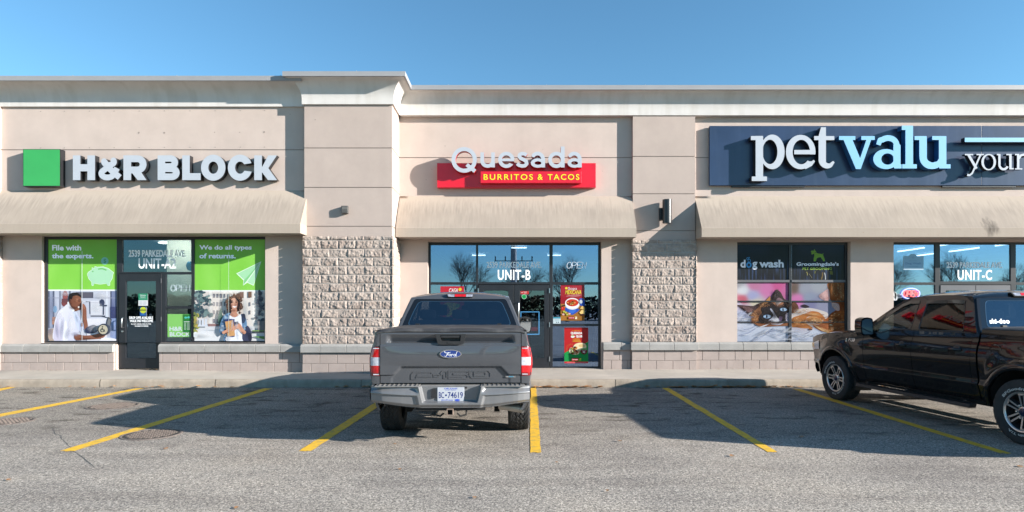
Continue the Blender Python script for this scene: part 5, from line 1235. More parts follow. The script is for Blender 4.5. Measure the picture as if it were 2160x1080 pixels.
# cat picture behind the glazing bars (view over photo 1540..1800 x 580..740, scale 6.75)
A = Art(1540, 580, 6.75, CY+0.004, (92, 1634, 106, 950), 0.52)
def softcol(pts, sharp=2.2):
    def f(x, y):
        w = [(1/((x-a)**2+((y-b)*1.15)**2+900)**sharp, c) for a, b, c in pts]; s_ = sum(q for q, _ in w); return tuple(sum(q*c[i] for q, c in w)/s_ for i in range(3))
    return f
A.field(softcol([(180, 220, (222, 226, 236)), (110, 130, (170, 170, 180)), (170, 350, (206, 104, 124)), (350, 140, (206, 130, 170)), (320, 300, (176, 178, 220)), (520, 200, (220, 128, 184)), (700, 160, (216, 96, 156)), (800, 200, (214, 110, 170)), (960, 350, (222, 130, 188)), (900, 190, (110, 90, 80)), (1050, 200, (160, 164, 180)), (1250, 160, (168, 172, 184)), (1120, 320, (150, 160, 184)), (1300, 430, (150, 152, 180)), (1150, 420, (130, 130, 170)), (150, 560, (186, 196, 224)), (250, 480, (212, 190, 206)), (110, 420, (206, 200, 226)), (200, 700, (204, 212, 232)), (140, 900, (182, 196, 220)), (400, 850, (208, 216, 234)), (650, 800, (196, 206, 226)), (700, 920, (206, 214, 232)), (950, 900, (206, 214, 232)), (1000, 700, (200, 190, 200)), (1200, 880, (204, 212, 230)), (1500, 900, (190, 200, 220)), (350, 400, (226, 214, 190))]), 60, 40)
for x, y, l, c in [(150, 600, 180, (150, 160, 192)), (120, 860, 240, (156, 166, 196)), (330, 900, 260, (158, 170, 198)), (460, 820, 160, (150, 160, 190)), (200, 780, 200, (166, 176, 204)), (620, 880, 180, (170, 180, 206)), (1020, 850, 120, (150, 150, 170))]: A.line([(x, y), (x+l*0.5, y-l*0.12), (x+l, y-l*0.4)], 12, c, 5)
A.poly([(880, 560), (1000, 480), (1130, 470), (1280, 500), (1400, 560), (1300, 700), (1100, 740), (900, 740), (880, 700)], (224, 212, 208), 4)      # ginger kitten: pale fur, ear, cheek
A.poly([(1400, 106), (1634, 106), (1634, 850), (1560, 850), (1480, 830), (1380, 700), (1420, 560), (1520, 480), (1430, 360), (1400, 220)], (184, 100, 44), 3, grad=((146, 72, 30), (1400, 200), (1634, 400)))
A.poly([(1262, 300), (1330, 240), (1400, 200), (1420, 300), (1400, 370), (1320, 355)], (222, 176, 176), 4); A.poly([(1440, 400), (1540, 410), (1560, 500), (1500, 500)], (226, 186, 178), 3)
A.poly([(880, 620), (1000, 570), (1060, 560), (1040, 650), (1100, 700), (1180, 760), (1060, 760), (940, 745), (880, 735)], (190, 118, 58), 4)
A.poly([(1040, 640), (1060, 560), (1140, 516), (1260, 530), (1340, 600), (1360, 650), (1300, 640), (1200, 590), (1100, 600), (1070, 655)], (196, 118, 54), 4); A.poly([(1080, 640), (1120, 600), (1200, 590), (1300, 640), (1340, 700), (1200, 690)], (214, 150, 90), 4)
A.poly([(1340, 640), (1480, 560), (1634, 520), (1634, 820), (1480, 830), (1300, 800), (1180, 720), (1300, 700)], (176, 96, 42), 4); A.line([(1180, 700), (1300, 780), (1420, 830)], 16, (226, 190, 140), 4)
for x, y in ((1430, 650), (1440, 710)): A.ell(x, y, 26, 9, (244, 226, 190))
for i in range(26): x, y = rng.uniform(900, 1600), rng.uniform(520, 800); A.line([(x, y), (x+50, y+rng.uniform(-22, 10)), (x+100, y+rng.uniform(-30, 20))], rng.uniform(3, 8), rng.choice([(150, 80, 34), (214, 150, 90), (130, 66, 30), (230, 190, 140)]), 4) if (x > 1380 or 560 < y < 720) else None
A.poly([(1010, 440), (1060, 420), (1130, 455), (1070, 468)], (40, 26, 40), 3); A.ell(1140, 776, 30, 12, (110, 66, 44))
# siamese-tortoiseshell cat
A.poly([(94, 428), (180, 430), (330, 440), (420, 400), (560, 372), (600, 280), (640, 230), (664, 208), (720, 250), (770, 340), (850, 372), (930, 400), (970, 470), (960, 510), (900, 540), (850, 560), (845, 640), (820, 690), (760, 705), (560, 712), (430, 715), (360, 700), (310, 650), (300, 600), (280, 570), (200, 510), (120, 450)], (64, 46, 44), 4)
A.poly([(420, 450), (520, 395), (560, 400), (500, 480), (470, 540), (400, 640), (360, 700), (310, 650), (300, 590), (340, 520)], (150, 100, 68), 4); A.poly([(300, 590), (350, 560), (420, 600), (440, 690), (360, 700), (310, 650)], (170, 104, 56), 4)
A.poly([(560, 395), (640, 380), (660, 440), (700, 400), (760, 395), (720, 450), (690, 470), (640, 460)], (196, 134, 100), 4); A.poly([(540, 330), (570, 300), (560, 390), (480, 420), (440, 430)], (206, 146, 84), 3)
A.poly([(120, 435), (300, 445), (400, 450), (340, 500), (280, 560), (190, 490)], (84, 60, 62), 3); A.poly([(180, 452), (300, 470), (320, 500), (270, 530), (210, 490)], (140, 106, 108), 3)
A.poly([(600, 330), (655, 232), (700, 260), (690, 330), (660, 365), (620, 365)], (52, 38, 44), 3); A.poly([(655, 366), (690, 320), (760, 368)], (150, 120, 130), 2)
A.poly([(440, 470), (560, 385), (640, 430), (700, 430), (810, 420), (850, 520), (835, 640), (790, 700), (620, 690), (440, 680), (400, 610), (450, 540)], (34, 28, 34), 4)
A.poly([(880, 400), (940, 400), (975, 470), (950, 510), (884, 540)], (112, 66, 42), 3)
A.poly([(566, 490), (585, 480), (640, 560), (690, 640), (660, 655), (600, 640), (540, 655), (600, 600), (610, 560)], (196, 200, 222), 3); A.poly([(600, 620), (660, 600), (700, 650), (660, 690), (580, 690)], (216, 218, 230), 3); A.poly([(790, 560), (845, 540), (845, 650), (790, 650)], (190, 184, 206), 3)
A.poly([(690, 600), (720, 585), (745, 600), (730, 650), (700, 655)], (120, 96, 130), 3)
for cx, cy, r, a in ((525, 592, 56, 0.05), (756, 492, 50, -0.25)): A.ell(cx, cy, r*1.25, r*0.62, (18, 14, 18)); A.ell(cx, cy, r, r*0.47, (150, 186, 230)); A.ell(cx+2, cy+2, r*0.8, r*0.36, (186, 214, 244)); A.ell(cx-6, cy, r*0.22, r*0.42, (20, 24, 40)); A.ell(cx+14, cy-8, 5, 4, (248, 250, 252))
A.poly([(360, 700), (430, 690), (560, 700), (700, 700), (845, 680), (845, 720), (700, 725), (500, 735), (400, 725)], (150, 92, 56), 3); A.poly([(580, 690), (720, 690), (760, 680), (700, 712), (600, 708)], (206, 206, 222), 3)
for i in range(12): A.line([(560-i*6, 690+i*2), (520-i*9, 715+i*2), (470-i*8, 735+i)], 3, (226, 226, 234), 4)
for i in range(10): A.line([(668, 440), (650+i*9, 400-i*2), (640+i*16, 350+abs(i-5)*6)], 2.5, (214, 206, 206), 3)
for i in range(40): a = rng.uniform(0, 2*PI); x, y = rng.uniform(330, 830), rng.uniform(420, 690); A.line([(x, y), (x+14*math.cos(a), y+14*math.sin(a)), (x+26*math.cos(a), y+26*math.sin(a))], 3, rng.choice([(84, 62, 58), (24, 18, 22), (150, 104, 76), (60, 50, 60)]), 3)
for q in [(1500, 640, 130, 60, (120, 62, 26), .7, -20), (1250, 715, 190, 34, (126, 68, 30), .7, 6), (1110, 640, 70, 40, (140, 76, 34), .6, 0), (1190, 560, 130, 24, (232, 184, 126), .7, 4), (1330, 780, 160, 22, (236, 196, 140), .6, 24), (1020, 520, 140, 40, (240, 230, 226), .7, 4), (950, 660, 70, 60, (214, 160, 104), .6, 0), (1010, 720, 120, 26, (150, 88, 44), .6, 0), (1540, 200, 80, 150, (112, 56, 22), .7, 6), (1590, 420, 50, 130, (120, 62, 26), .6, 0), (1450, 200, 40, 110, (206, 130, 70), .6, 0), (1540, 760, 100, 60, (130, 70, 30), .6, 0), (1440, 800, 90, 26, (210, 146, 84), .6, 14), (1340, 290, 60, 50, (238, 200, 196), .6, 0), (1380, 330, 34, 40, (190, 136, 130), .6, 0), (1490, 450, 60, 40, (240, 210, 200), .6, 20), (1300, 620, 60, 20, (110, 56, 24), .6, 20), (1200, 640, 90, 20, (228, 176, 116), .6, 0),
          (345, 610, 70, 80, (206, 148, 98), .6, 0), (330, 670, 60, 40, (124, 74, 40), .6, 0), (470, 430, 90, 40, (160, 110, 74), .6, -16), (560, 420, 90, 34, (70, 50, 44), .7, 0), (640, 560, 120, 70, (18, 15, 20), .7, 0), (480, 660, 110, 36, (52, 38, 36), .7, 0), (760, 600, 60, 60, (26, 22, 28), .6, 0), (690, 430, 80, 40, (150, 106, 84), .6, 0), (830, 430, 60, 50, (66, 44, 36), .7, 0), (240, 475, 90, 30, (110, 80, 80), .6, 14), (655, 280, 40, 70, (36, 28, 32), .6, 10), (700, 350, 50, 30, (120, 96, 104), .5, 0), (600, 690, 160, 26, (110, 72, 52), .7, 0), (400, 560, 50, 60, (56, 40, 38), .6, 0), (930, 460, 30, 60, (70, 44, 34), .6, 0), (640, 650, 50, 26, (232, 232, 240), .6, 0)]: A.soft(*q)
for i in range(34): A.soft(rng.uniform(120, 1250), rng.uniform(755, 930), rng.uniform(60, 150), rng.uniform(8, 20), rng.choice([(164, 176, 206), (232, 236, 246), (176, 186, 212), (224, 228, 240)]), .65, rng.uniform(-40, 20))
for i in range(12): A.soft(rng.uniform(110, 280), rng.uniform(530, 660), rng.uniform(50, 100), rng.uniform(8, 18), rng.choice([(166, 178, 210), (226, 230, 242)]), .6, rng.uniform(-40, 0))
A.fur([(345, 600, 50, 80, 150), (330, 560, 40, 60, 200), (480, 430, 80, 30, 210)], [(206, 150, 104), (150, 96, 60), (226, 176, 130), (110, 70, 46)], 190, 26, 4, 2)
A.fur([(620, 560, 110, 90, 110), (480, 500, 50, 50, 140), (480, 640, 80, 40, 160), (780, 560, 50, 80, 60), (560, 410, 90, 26, 250), (820, 420, 50, 40, 300)], [(24, 20, 24), (58, 46, 46), (86, 66, 60), (14, 12, 16)], 330, 28, 4, 3)
A.fur([(660, 240, 26, 36, 290), (640, 320, 40, 40, 260), (200, 470, 80, 26, 200), (320, 470, 60, 24, 190)], [(40, 30, 34), (90, 70, 72), (140, 116, 120)], 130, 24, 3.5, 4)
A.fur([(1200, 640, 130, 50, 10), (1000, 660, 100, 60, 190), (1500, 620, 110, 70, 330), (1540, 250, 70, 140, 80), (1450, 780, 120, 40, 20), (1030, 520, 130, 36, 180)], [(190, 116, 56), (226, 172, 112), (140, 78, 34), (240, 206, 160), (160, 92, 42)], 420, 40, 4.5, 5)
A.done('window_film', 'large photo of a dark cat with pale blue eyes lying beside a ginger kitten', 'window film', None, M_FILM)
A = Art(1860, 490, 7.2, CY, (328, 635, 328, 570)); A.clip = (328, 635, 362, 570); A.field(lambda x, y: (160, 206, 238), 2, 2); A.clip = (328, 635, 320, 570); A.ell(474, 372, 60, 46, (160, 206, 238)); A.clip = (328, 635, 362, 570)
A.gl([('e', (474, 384), 16, 13), ('-e', (474, 384), 11, 9)], (110, 160, 206), 30); A.text('SELF-SERVE', 412, 540, 428, 440, (120, 166, 208), offset=.0); A.text('Dog Wash', 360, 595, 456, 496, (110, 158, 204), offset=.02); A.text('AVAILABLE HERE', 398, 552, 514, 526, (120, 166, 208), offset=0)
A.rect(330, 633, 552, 568, (214, 236, 250))
A.done('window_sign', 'pale blue Dog Wash sign with a domed top in the pet shop entrance window', 'window sign')
A = Art(1720, 600, 9, CY, (1432, 1652, 136, 305)); 
A.poly([(1432, 160), (1480, 136), (1530, 150), (1548, 185), (1560, 178), (1645, 182), (1652, 230), (1640, 260), (1560, 262), (1545, 300), (1432, 305)], (220, 226, 230), 2)
A.poly([(1445, 190), (1470, 150), (1515, 152), (1540, 195), (1530, 260), (1505, 300), (1455, 300), (1440, 250)], (30, 30, 36), 3); A.poly([(1478, 160), (1496, 160), (1502, 230), (1486, 250), (1472, 228)], (236, 236, 238), 3); A.poly([(1455, 215), (1475, 205), (1482, 240), (1462, 240)], (196, 110, 60), 3); A.poly([(1470, 255), (1500, 250), (1510, 300), (1465, 300)], (232, 232, 236), 3); A.ell(1489, 232, 8, 6, (20, 18, 20))
A.text('WELCOME', 1550, 1644, 206, 222, (40, 50, 70), offset=.03); A.text('PETS', 1566, 1630, 226, 242, (40, 50, 70), offset=.03)
tag(A.m.build('sticker', M_PRINT), 'white sticker of a black and white dog beside the neon OPEN sign', 'sticker')

# open signs (lit tubes are thin glass, the first two given a faint glow of their own)
def open_sign(px0, px1, py0, py1, Y, mt, label, ring=None, r=0.006, back=None, ital=0.0):
    x0, x1, z0, z1 = rect(px0, px1, py0, py1, Y); o = empty('open_sign', ((x0+x1)/2, Y, z0), label, 'open sign')
    h = z1-z0; w = (x1-x0); lw = w/4.5; gp = (w-4*lw)/3
    def P(k, u, v): return (x0+k*(lw+gp)+u*lw+ital*v*h, Y, z0+v*h)
    m = MB()
    m.tube([P(0, 0.5+0.5*math.cos(a*PI/10), 0.5+0.5*math.sin(a*PI/10)) for a in range(21)], r, 6)
    m.tube([P(1, 0.05, 0), P(1, 0.05, 1), P(1, 0.6, 1), P(1, 0.95, 0.85), P(1, 0.95, 0.6), P(1, 0.6, 0.45), P(1, 0.05, 0.45)], r, 6)
    m.tube([P(2, 0.95, 1), P(2, 0.05, 1), P(2, 0.05, 0), P(2, 0.95, 0)], r, 6); m.tube([P(2, 0.05, 0.5), P(2, 0.8, 0.5)], r, 6)
    m.tube([P(3, 0.05, 0), P(3, 0.05, 1), P(3, 0.9, 0), P(3, 0.9, 1)], r, 6); m.build('tube_lettering', mt, o, smooth=50)
    if ring:
        m = MB(); cx, cz = (x0+x1)/2+ital*h/2, (z0+z1)/2
        m.tube([(cx+ring[0]*math.cos(a*PI/24), Y+0.01, cz+ring[1]*math.sin(a*PI/24)) for a in range(-6, 42)], r*1.1, 6); m.build('oval_tube', ring[2], o, smooth=50)
    m = MB(); m.box(x0-0.01, x1+0.01, Y+0.03, Y+0.036, z0+0.45*h, z0+0.5*h); m.build('carrier', M_BLACK, o)
M_TUBEW = mat('faint_glow_tube', (0.60, 0.68, 0.80), rough=0.2, emit=((0.8, 0.9, 1.0), 0.03))
open_sign(360.5, 401, 601, 614.5, YWA-0.012, M_TUBEW, 'thin white OPEN tube sign in the sidelight of the left shop', r=0.0035)
open_sign(1195, 1236, 553, 566, YWB-0.012, M_TUBEW, 'slanted white OPEN sign high in the right pane of the middle shop', r=0.006, ital=0.15)
open_sign(1905, 1936, 613, 625.5, YWB-0.012, mat('neon_red', (0.9, 0.1, 0.1), emit=((1.0, 0.10, 0.10), 0.9)), 'red neon OPEN sign in a blue oval, above the black pickup', (0.225, 0.13, mat('neon_blue', (0.3, 0.4, 0.9), emit=((0.30, 0.36, 1.0), 0.7))), r=0.011, ital=0.2)
# balloon, push plate, lit menu board
x, z = W(401, 561, YA+0.35); o = empty('balloon', (x, YA+.35, z), 'blue balloon behind the glass beside the street number of the left shop', 'balloon')
m = MB(); m.lathe([(0.12*math.sin(a)-0.0, max(0.001, 0.085*math.cos(a))) for a in [(-PI/2)+PI*i/16 for i in range(17)]], 24, 'z', (x, YA+.35, z)); m.build('skin', mat('balloon_blue', (0.01, 0.16, 0.34), rough=0.15), o, smooth=60)
m = MB(); m.tube([(x, YA+.35, z-0.12), (x+.01, YA+.35, z-0.4), (x-.01, YA+.35, z-1.0)], 0.003, 5); m.build('ribbon', M_WHITE, o)
x, z = W(220, 695, YWA-.03); o = empty('door_opener_button', (x, YWA, z), 'round accessible door button with a wheelchair mark in front of the man poster', 'door button')
m = MB(); m.lathe([(0.055, 0.001), (0.055, 0.125), (0.0, 0.14), (-0.02, 0.135), (-0.03, 0.11)], 32, 'y', (x, YWA-0.04, z)); m.build('housing', mat('button_black', (0.02, 0.025, 0.04), rough=0.35), o, smooth=40)
m = MB(); m.lathe([(-0.028, 0.001), (-0.028, 0.108)], 32, 'y', (x, YWA-0.04, z)); m.build('push_plate', mat('plate_tan', (0.40, 0.36, 0.27), rough=0.4), o)
m = MB(); yy = YWA-0.071
m.tube([(x-0.01, yy, z+0.045), (x-0.01, yy, z), (x+0.03, yy, z), (x+0.045, yy, z-0.045)], 0.007, 6); m.tube([(x-0.012+0.038*math.cos(a), yy, z-0.015+0.038*math.sin(a)) for a in [PI*0.6+i*0.28 for i in range(17)]], 0.006, 6); m.lathe([(-0.002, 0.001), (-0.002, 0.013)], 12, 'y', (x-0.01, yy, z+0.068)); m.build('wheelchair_mark', M_BLACK, o)
x0, x1, z0, z1 = rect(1098, 1138, 657, 706, YB+0.9); o = empty('menu_board', ((x0+x1)/2, YB+.9, 0.2), 'dark menu board with a blue lit edge behind the middle shop door', 'menu board')
m = MB(); m.box(x0+.03, x1-.03, YB+.9, YB+.92, z0+.03, z1-.03); pb = m.build('panel', mat('board_dark', (0.03, 0.03, 0.035), rough=0.4), o)
m = MB(); put_text(m, 'Sopa', x0+.12, x1-.12, z1-0.2, z1-0.1, YB+.898, 0); m.build('lettering', mat('chalk', (0.5, 0.5, 0.45)), pb)
m = MB(); put_text(m, 'MEXICANA', x0+.06, x1-.06, z1-0.31, z1-0.22, YB+.898, 0); m.build('lettering', mat('chalk_green', (0.35, 0.4, 0.12)), pb)
m = MB(); m.box(x0+.12, x1-.05, YB+.885, YB+.898, z0+.1, z0+.2); m.build('price_tab', mat('tab_red', (0.6, 0.03, 0.05), emit=((0.6, 0.03, 0.05), 0.3)), pb)
m = MB(); t = .022; m.box(x0, x1, YB+.9, YB+.93, z1-t, z1); m.box(x0, x1, YB+.9, YB+.93, z0, z0+t); m.box(x0, x0+t, YB+.9, YB+.93, z0+t, z1-t); m.box(x1-t, x1, YB+.9, YB+.93, z0+t, z1-t); m.build('lit_edge', mat('led_blue', (0.3, 0.6, 0.9), emit=((0.25, 0.6, 1.0), 0.9)), o)
m = MB(); m.box((x0+x1)/2-.02, (x0+x1)/2+.02, YB+.905, YB+.925, 0.22, z0-.001); m.box(x0, x1, YB+.78, YB+1.05, 0.192, 0.222); m.build('stand', M_BLACK, o)
x0, x1, z0, z1 = rect(1246, 1263, 602, 773, YB+0.35); m = MB()
m.grid(lambda u, v: (x0+(x1+0.5-x0)*u, YB+.35+0.03*math.sin(u*40), z0+(z1-z0)*v), 60, 2); tag(m.build('curtain', mat('red_curtain', (0.20, 0.012, 0.014), rough=0.8)), 'dark red curtain behind the right pane of the middle shop', 'curtain')
# ------------------------------------------------------------------ pickup trucks (local frame: x right, y forward, z up, rear axle at y = 0)
WB, RT = 3.683, 0.405
M_TYRE = mat('tyre_rubber', (0.022, 0.022, 0.023), rough=0.82, var=(9, 0.25), streak=((7, 7, 7), 0.4, (0.06, 0.056, 0.05)))
M_RIM = mat('machined_alloy', (0.60, 0.59, 0.58), rough=0.30, metal=0.9)
M_RIMDK = mat('dark_alloy', (0.035, 0.036, 0.04), rough=0.42, metal=0.3)
M_TRIM = mat('black_trim', (0.016, 0.016, 0.017), rough=0.55, bump=(120, 0.2, 0.002))
M_UNDER = mat('underbody', (0.02, 0.019, 0.018), rough=0.85)
M_CHROME = mat('chrome', (0.75, 0.76, 0.78), rough=0.08, metal=1.0)
M_TGLASS = glass_mat('privacy_glass', (0.07, 0.08, 0.085), 0.05, gcol=(0.72, 0.68, 0.64))
M_TGLASSF = glass_mat('front_glass', (0.26, 0.29, 0.28), 0.05)
M_RGLASS = glass_mat('rear_glass', (0.15, 0.18, 0.22), 0.17, gcol=(0.8, 0.9, 1.0))
M_FRIT = mat('frit_black', (0.006, 0.007, 0.009), rough=0.06, coat=0.6)
M_LRED = mat('lamp_red', (0.52, 0.006, 0.010), rough=0.12, coat=1.0, var=(14, 0.3))
M_LDKRED = mat('lamp_dark_red', (0.20, 0.004, 0.006), rough=0.12, coat=1.0)
M_LCLR = mat('lamp_clear', (0.46, 0.47, 0.52), rough=0.12, coat=1.0, var=(30, 0.3))
M_AMBER = mat('lamp_amber', (0.75, 0.35, 0.08), rough=0.15, coat=1.0)
M_SEAT = mat('seat_cloth', (0.05, 0.05, 0.055), rough=0.9)
M_DASH = mat('dashboard', (0.055, 0.055, 0.05), rough=0.7)
M_PLATE = mat('plate_white', (0.42, 0.44, 0.48), rough=0.4)
M_PBLUE = mat('plate_blue', (0.02, 0.035, 0.16), rough=0.4)
M_OVAL = mat('badge_blue', (0.008, 0.035, 0.18), rough=0.15, coat=1.0)
M_VINYL = mat('cover_vinyl', (0.030, 0.030, 0.032), rough=0.62, bump=(30, 0.25, 0.01), streak=((5, 3, 3), 0.5, (0.14, 0.135, 0.13)))
def paint(name, col, rough, dirt, dcol, cior=1.5):
    m = mat(name, col, rough=rough, coat=1.0, coatr=0.02, spec=0.1)
    n = m.node_tree.nodes; l = m.node_tree.links; b = n['Principled BSDF']
    tc = n.new('ShaderNodeTexCoord'); sp = n.new('ShaderNodeSeparateXYZ'); l.new(tc.outputs['Object'], sp.inputs[0])
    mp_ = n.new('ShaderNodeMapping'); mp_.inputs['Scale'].default_value = (9, 9, 1.5); l.new(tc.outputs['Object'], mp_.inputs[0])
    t = n.new('ShaderNodeTexNoise'); t.inputs['Scale'].default_value = 1; t.inputs['Detail'].default_value = 6; l.new(mp_.outputs[0], t.inputs['Vector'])
    hz = n.new('ShaderNodeMapRange'); l.new(sp.outputs[2], hz.inputs[0])       # road dust settles low
    for i, x in enumerate((0.45, 1.25, 1.0, 0.15)): hz.inputs[i+1].default_value = x
    nz = n.new('ShaderNodeMapRange'); l.new(t.outputs[0], nz.inputs[0])
    for i, x in enumerate((0.4, 0.75, 0.1, dirt)): nz.inputs[i+1].default_value = x
    mu = n.new('ShaderNodeMath'); mu.operation = 'MULTIPLY'; l.new(hz.outputs[0], mu.inputs[0]); l.new(nz.outputs[0], mu.inputs[1])
    mx = n.new('ShaderNodeMix'); mx.data_type = 'RGBA'; l.new(mu.outputs[0], mx.inputs[0]); mx.inputs[6].default_value = (*col, 1); mx.inputs[7].default_value = (*dcol, 1)
    l.new(mx.outputs[2], b.inputs['Base Color'])
    iv = n.new('ShaderNodeMath'); iv.operation = 'SUBTRACT'; iv.inputs[0].default_value = 1.0; l.new(mu.outputs[0], iv.inputs[1]); l.new(iv.outputs[0], b.inputs['Coat Weight']); b.inputs['Coat IOR'].default_value = cior
    return m
def xs_body(y, z):
    x = interp(z, [(0.40, .885), (0.50, .928), (0.60, .957), (0.665, .984), (0.70, .970), (0.80, .982), (0.95, 1.000), (1.07, 1.003), (1.16, .990), (1.22, .970), (1.27, .956), (1.33, .948), (1.42, .930)])
    if y > 3.7: x -= 0.13*((y-3.7)/0.95)**2
    if y < -0.75: x -= 0.035*((-0.75-y)/0.4)**2
    for yw in (0, WB):
        d = math.hypot(y-yw, (z-0.43)*0.92); x += 0.030*sstep(0.72, 0.52, d)
    return x
def belt(y): return 1.335-0.085*sstep(2.22, 2.62, y)
def xg(z): return 0.948-0.20*(max(0, z-1.33)/0.54)**1.12 if z > 1.33 else 0.948+(1.33-z)*0.25
def zside(y): return interp(y, [(0.70, 1.36), (0.93, 1.815), (1.02, 1.848), (1.3, 1.87), (1.7, 1.868), (2.0, 1.85), (2.2, 1.815), (2.45, 1.665), (2.75, 1.465), (3.08, 1.235)])
RA = 0.505
def zarch(y):
    z = 0.44
    for yw in (0, WB):
        d = abs(y-yw)
        if d < RA: z = max(z, 0.43+math.sqrt(RA*RA-d*d)*0.98)
    return z
def ztop_f(y): return interp(y, [(2.92, 1.262), (3.4, 1.245), (3.9, 1.215), (4.3, 1.165), (4.5, 1.10)])
def side_panel(m, y0, y1, ztop, s, nz=26, mi=0, zb=zarch):
    ys = {y0, y1}
    n = max(3, int((y1-y0)/0.08))
    for i in range(n+1): ys.add(y0+(y1-y0)*i/n)
    for yw in (0, WB):
        for i in range(25):
            yy = yw+RA*math.cos(PI*i/24)
            if y0 < yy < y1: ys.add(yy)
    ys = sorted(ys); ys = [y for i, y in enumerate(ys) if i == 0 or y-ys[i-1] > 1e-4]
    P = lambda u, v: (s*xs_body(u, zb(u)+(ztop(u)-zb(u))*v), u, zb(u)+(ztop(u)-zb(u))*v)
    m.grid(P, 0, 0, us=ys, vs=[j/nz for j in range(nz+1)], m=mi)
    def rim(L):                                   # turned-in edges
        k = len(L); m.add(L+[(x-s*0.03, y, z) for x, y, z in L], [(i, i+1, k+i+1, k+i) for i in range(k-1)], mi)
    rim([P(ys[0], j/nz) for j in range(nz+1)]); rim([P(ys[-1], j/nz) for j in range(nz+1)])
    rim([P(y, 1) for y in ys]); rim([P(y, 0) for y in ys])
# one tyre and one alloy wheel, shared by all eight corners (outer face towards +x)
def tread(t, a, r, j):
    if r < RT-0.012: return r
    w = abs(a)
    if w > 0.128: return r-(0.012 if (math.sin(t*34+a*9) > 0.35) else 0)
    g = 0.0
    z1 = 0.052+0.010*math.sin(t*30); z0 = 0.012*math.sin(t*30+1)
    if abs(w-z1) < 0.008 or abs(a-z0) < 0.007: g = 0.010
    k = (t*17/PI+(1.3*a*20 if w > z1 else -a*14)) % 1.0
    if k < 0.14: g = 0.010
    return r-g
def tyre_mb():
    m = MB()
    pr = [(-0.10, 0.235), (-0.125, 0.245), (-0.138, 0.29), (-0.142, 0.335), (-0.139, 0.368), (-0.134, 0.385), (-0.125, 0.398)]
    k = 44
    pr += [(-0.118+0.236*i/k, RT-0.0045*((i/k-.5)*2)**2) for i in range(k+1)]
    pr += [(-a, r) for a, r in pr[:7]][::-1]
    m.lathe(pr, 216, 'x', (0, 0, 0), 0, lambda t, a, r, j: tread(t, a, r, j))
    return m
def rim_mb():
    m = MB()
    m.lathe([(0.118, 0.243), (0.126, 0.250), (0.132, 0.246), (0.128, 0.234), (0.115, 0.226)], 64, 'x', m=0)
    m.lathe([(0.115, 0.2265), (0.02, 0.215), (-0.06, 0.22), (-0.12, 0.24)], 48, 'x', m=1)
    m.lathe([(-0.03, 0.0), (-0.03, 0.19)], 40, 'x', m=2); m.lathe([(0.03, 0.0), (0.035, 0.14), (-0.02, 0.15)], 40, 'x', m=1)
    for kk in range(6):
        a0 = kk*PI/3+PI/6
        for sg in (-1, 1):
            ah, ar = a0+sg*R_(17), a0+sg*R_(8)
            h = Vector((math.cos(ah), math.sin(ah)))*0.062; q = Vector((math.cos(ar), math.sin(ar)))*0.236
            d = (q-h).normalized(); nn = Vector((-d.y, d.x)); w0, w1 = 0.010, 0.011
            A = [h+nn*w0, h-nn*w0, q-nn*w1, q+nn*w1]; xo = [0.098, 0.098, 0.118, 0.118]
            B = [h+nn*(w0+.012), h-nn*(w0+.012), q-nn*(w1+.012), q+nn*(w1+.012)]
            m.add([(xo[i], A[i].x, A[i].y) for i in range(4)], [(0, 1, 2, 3)], 0)
            m.add([(xo[i], A[i].x, A[i].y) for i in range(4)]+[(xo[i]-0.055, B[i].x, B[i].y) for i in range(4)], [(i, (i+1) % 4, 4+(i+1) % 4, 4+i) for i in range(4)], 1)
        wd = [Vector((math.cos(a0+R_(x)), math.sin(a0+R_(x))))*r for x, r in ((-14, .238), (14, .238), (10, .212), (0, .200), (-10, .212))]
        m.add([(0.1195, p.x, p.y) for p in wd], [(0, 1, 2, 3, 4)], 0)
        al = kk*PI/3; m.lathe([(0.085, 0.013), (0.112, 0.011), (0.116, 0.001)], 10, 'x', (0, 0.088*math.cos(al), 0.088*math.sin(al)), 0)
        m.lathe([(0.07, 0.024), (0.088, 0.020), (0.088, 0.001)], 12, 'x', (0, 0.088*math.cos(al), 0.088*math.sin(al)), 1)
    m.lathe([(0.06, 0.070), (0.105, 0.064), (0.112, 0.050)], 36, 'x', m=0); m.lathe([(0.112, 0.0495), (0.118, 0.040), (0.120, 0.001)], 36, 'x', m=3)
    return m
def arc_text(m, txt, r, a_mid, h, x, span, mi=0):
    V, F = text_data(txt, offset=0.02); w = V[:, 0].max()-V[:, 0].min(); hh = V[:, 1].max()
    ang = a_mid+span/2-(V[:, 0]-V[:, 0].min())/w*span; rr = r+V[:, 1]/hh*h
    m.add(np.stack([np.full(len(V), x)+0.0*rr, rr*np.cos(ang), rr*np.sin(ang)], 1), F, mi)
_meshes = {}
M_LSMK = mat('lamp_smoked', (0.26, 0.27, 0.32), rough=0.2, coat=1.0, var=(30, 0.5))
MBLU = mat('plate_frame_blue', (0.03, 0.07, 0.42), rough=0.4)
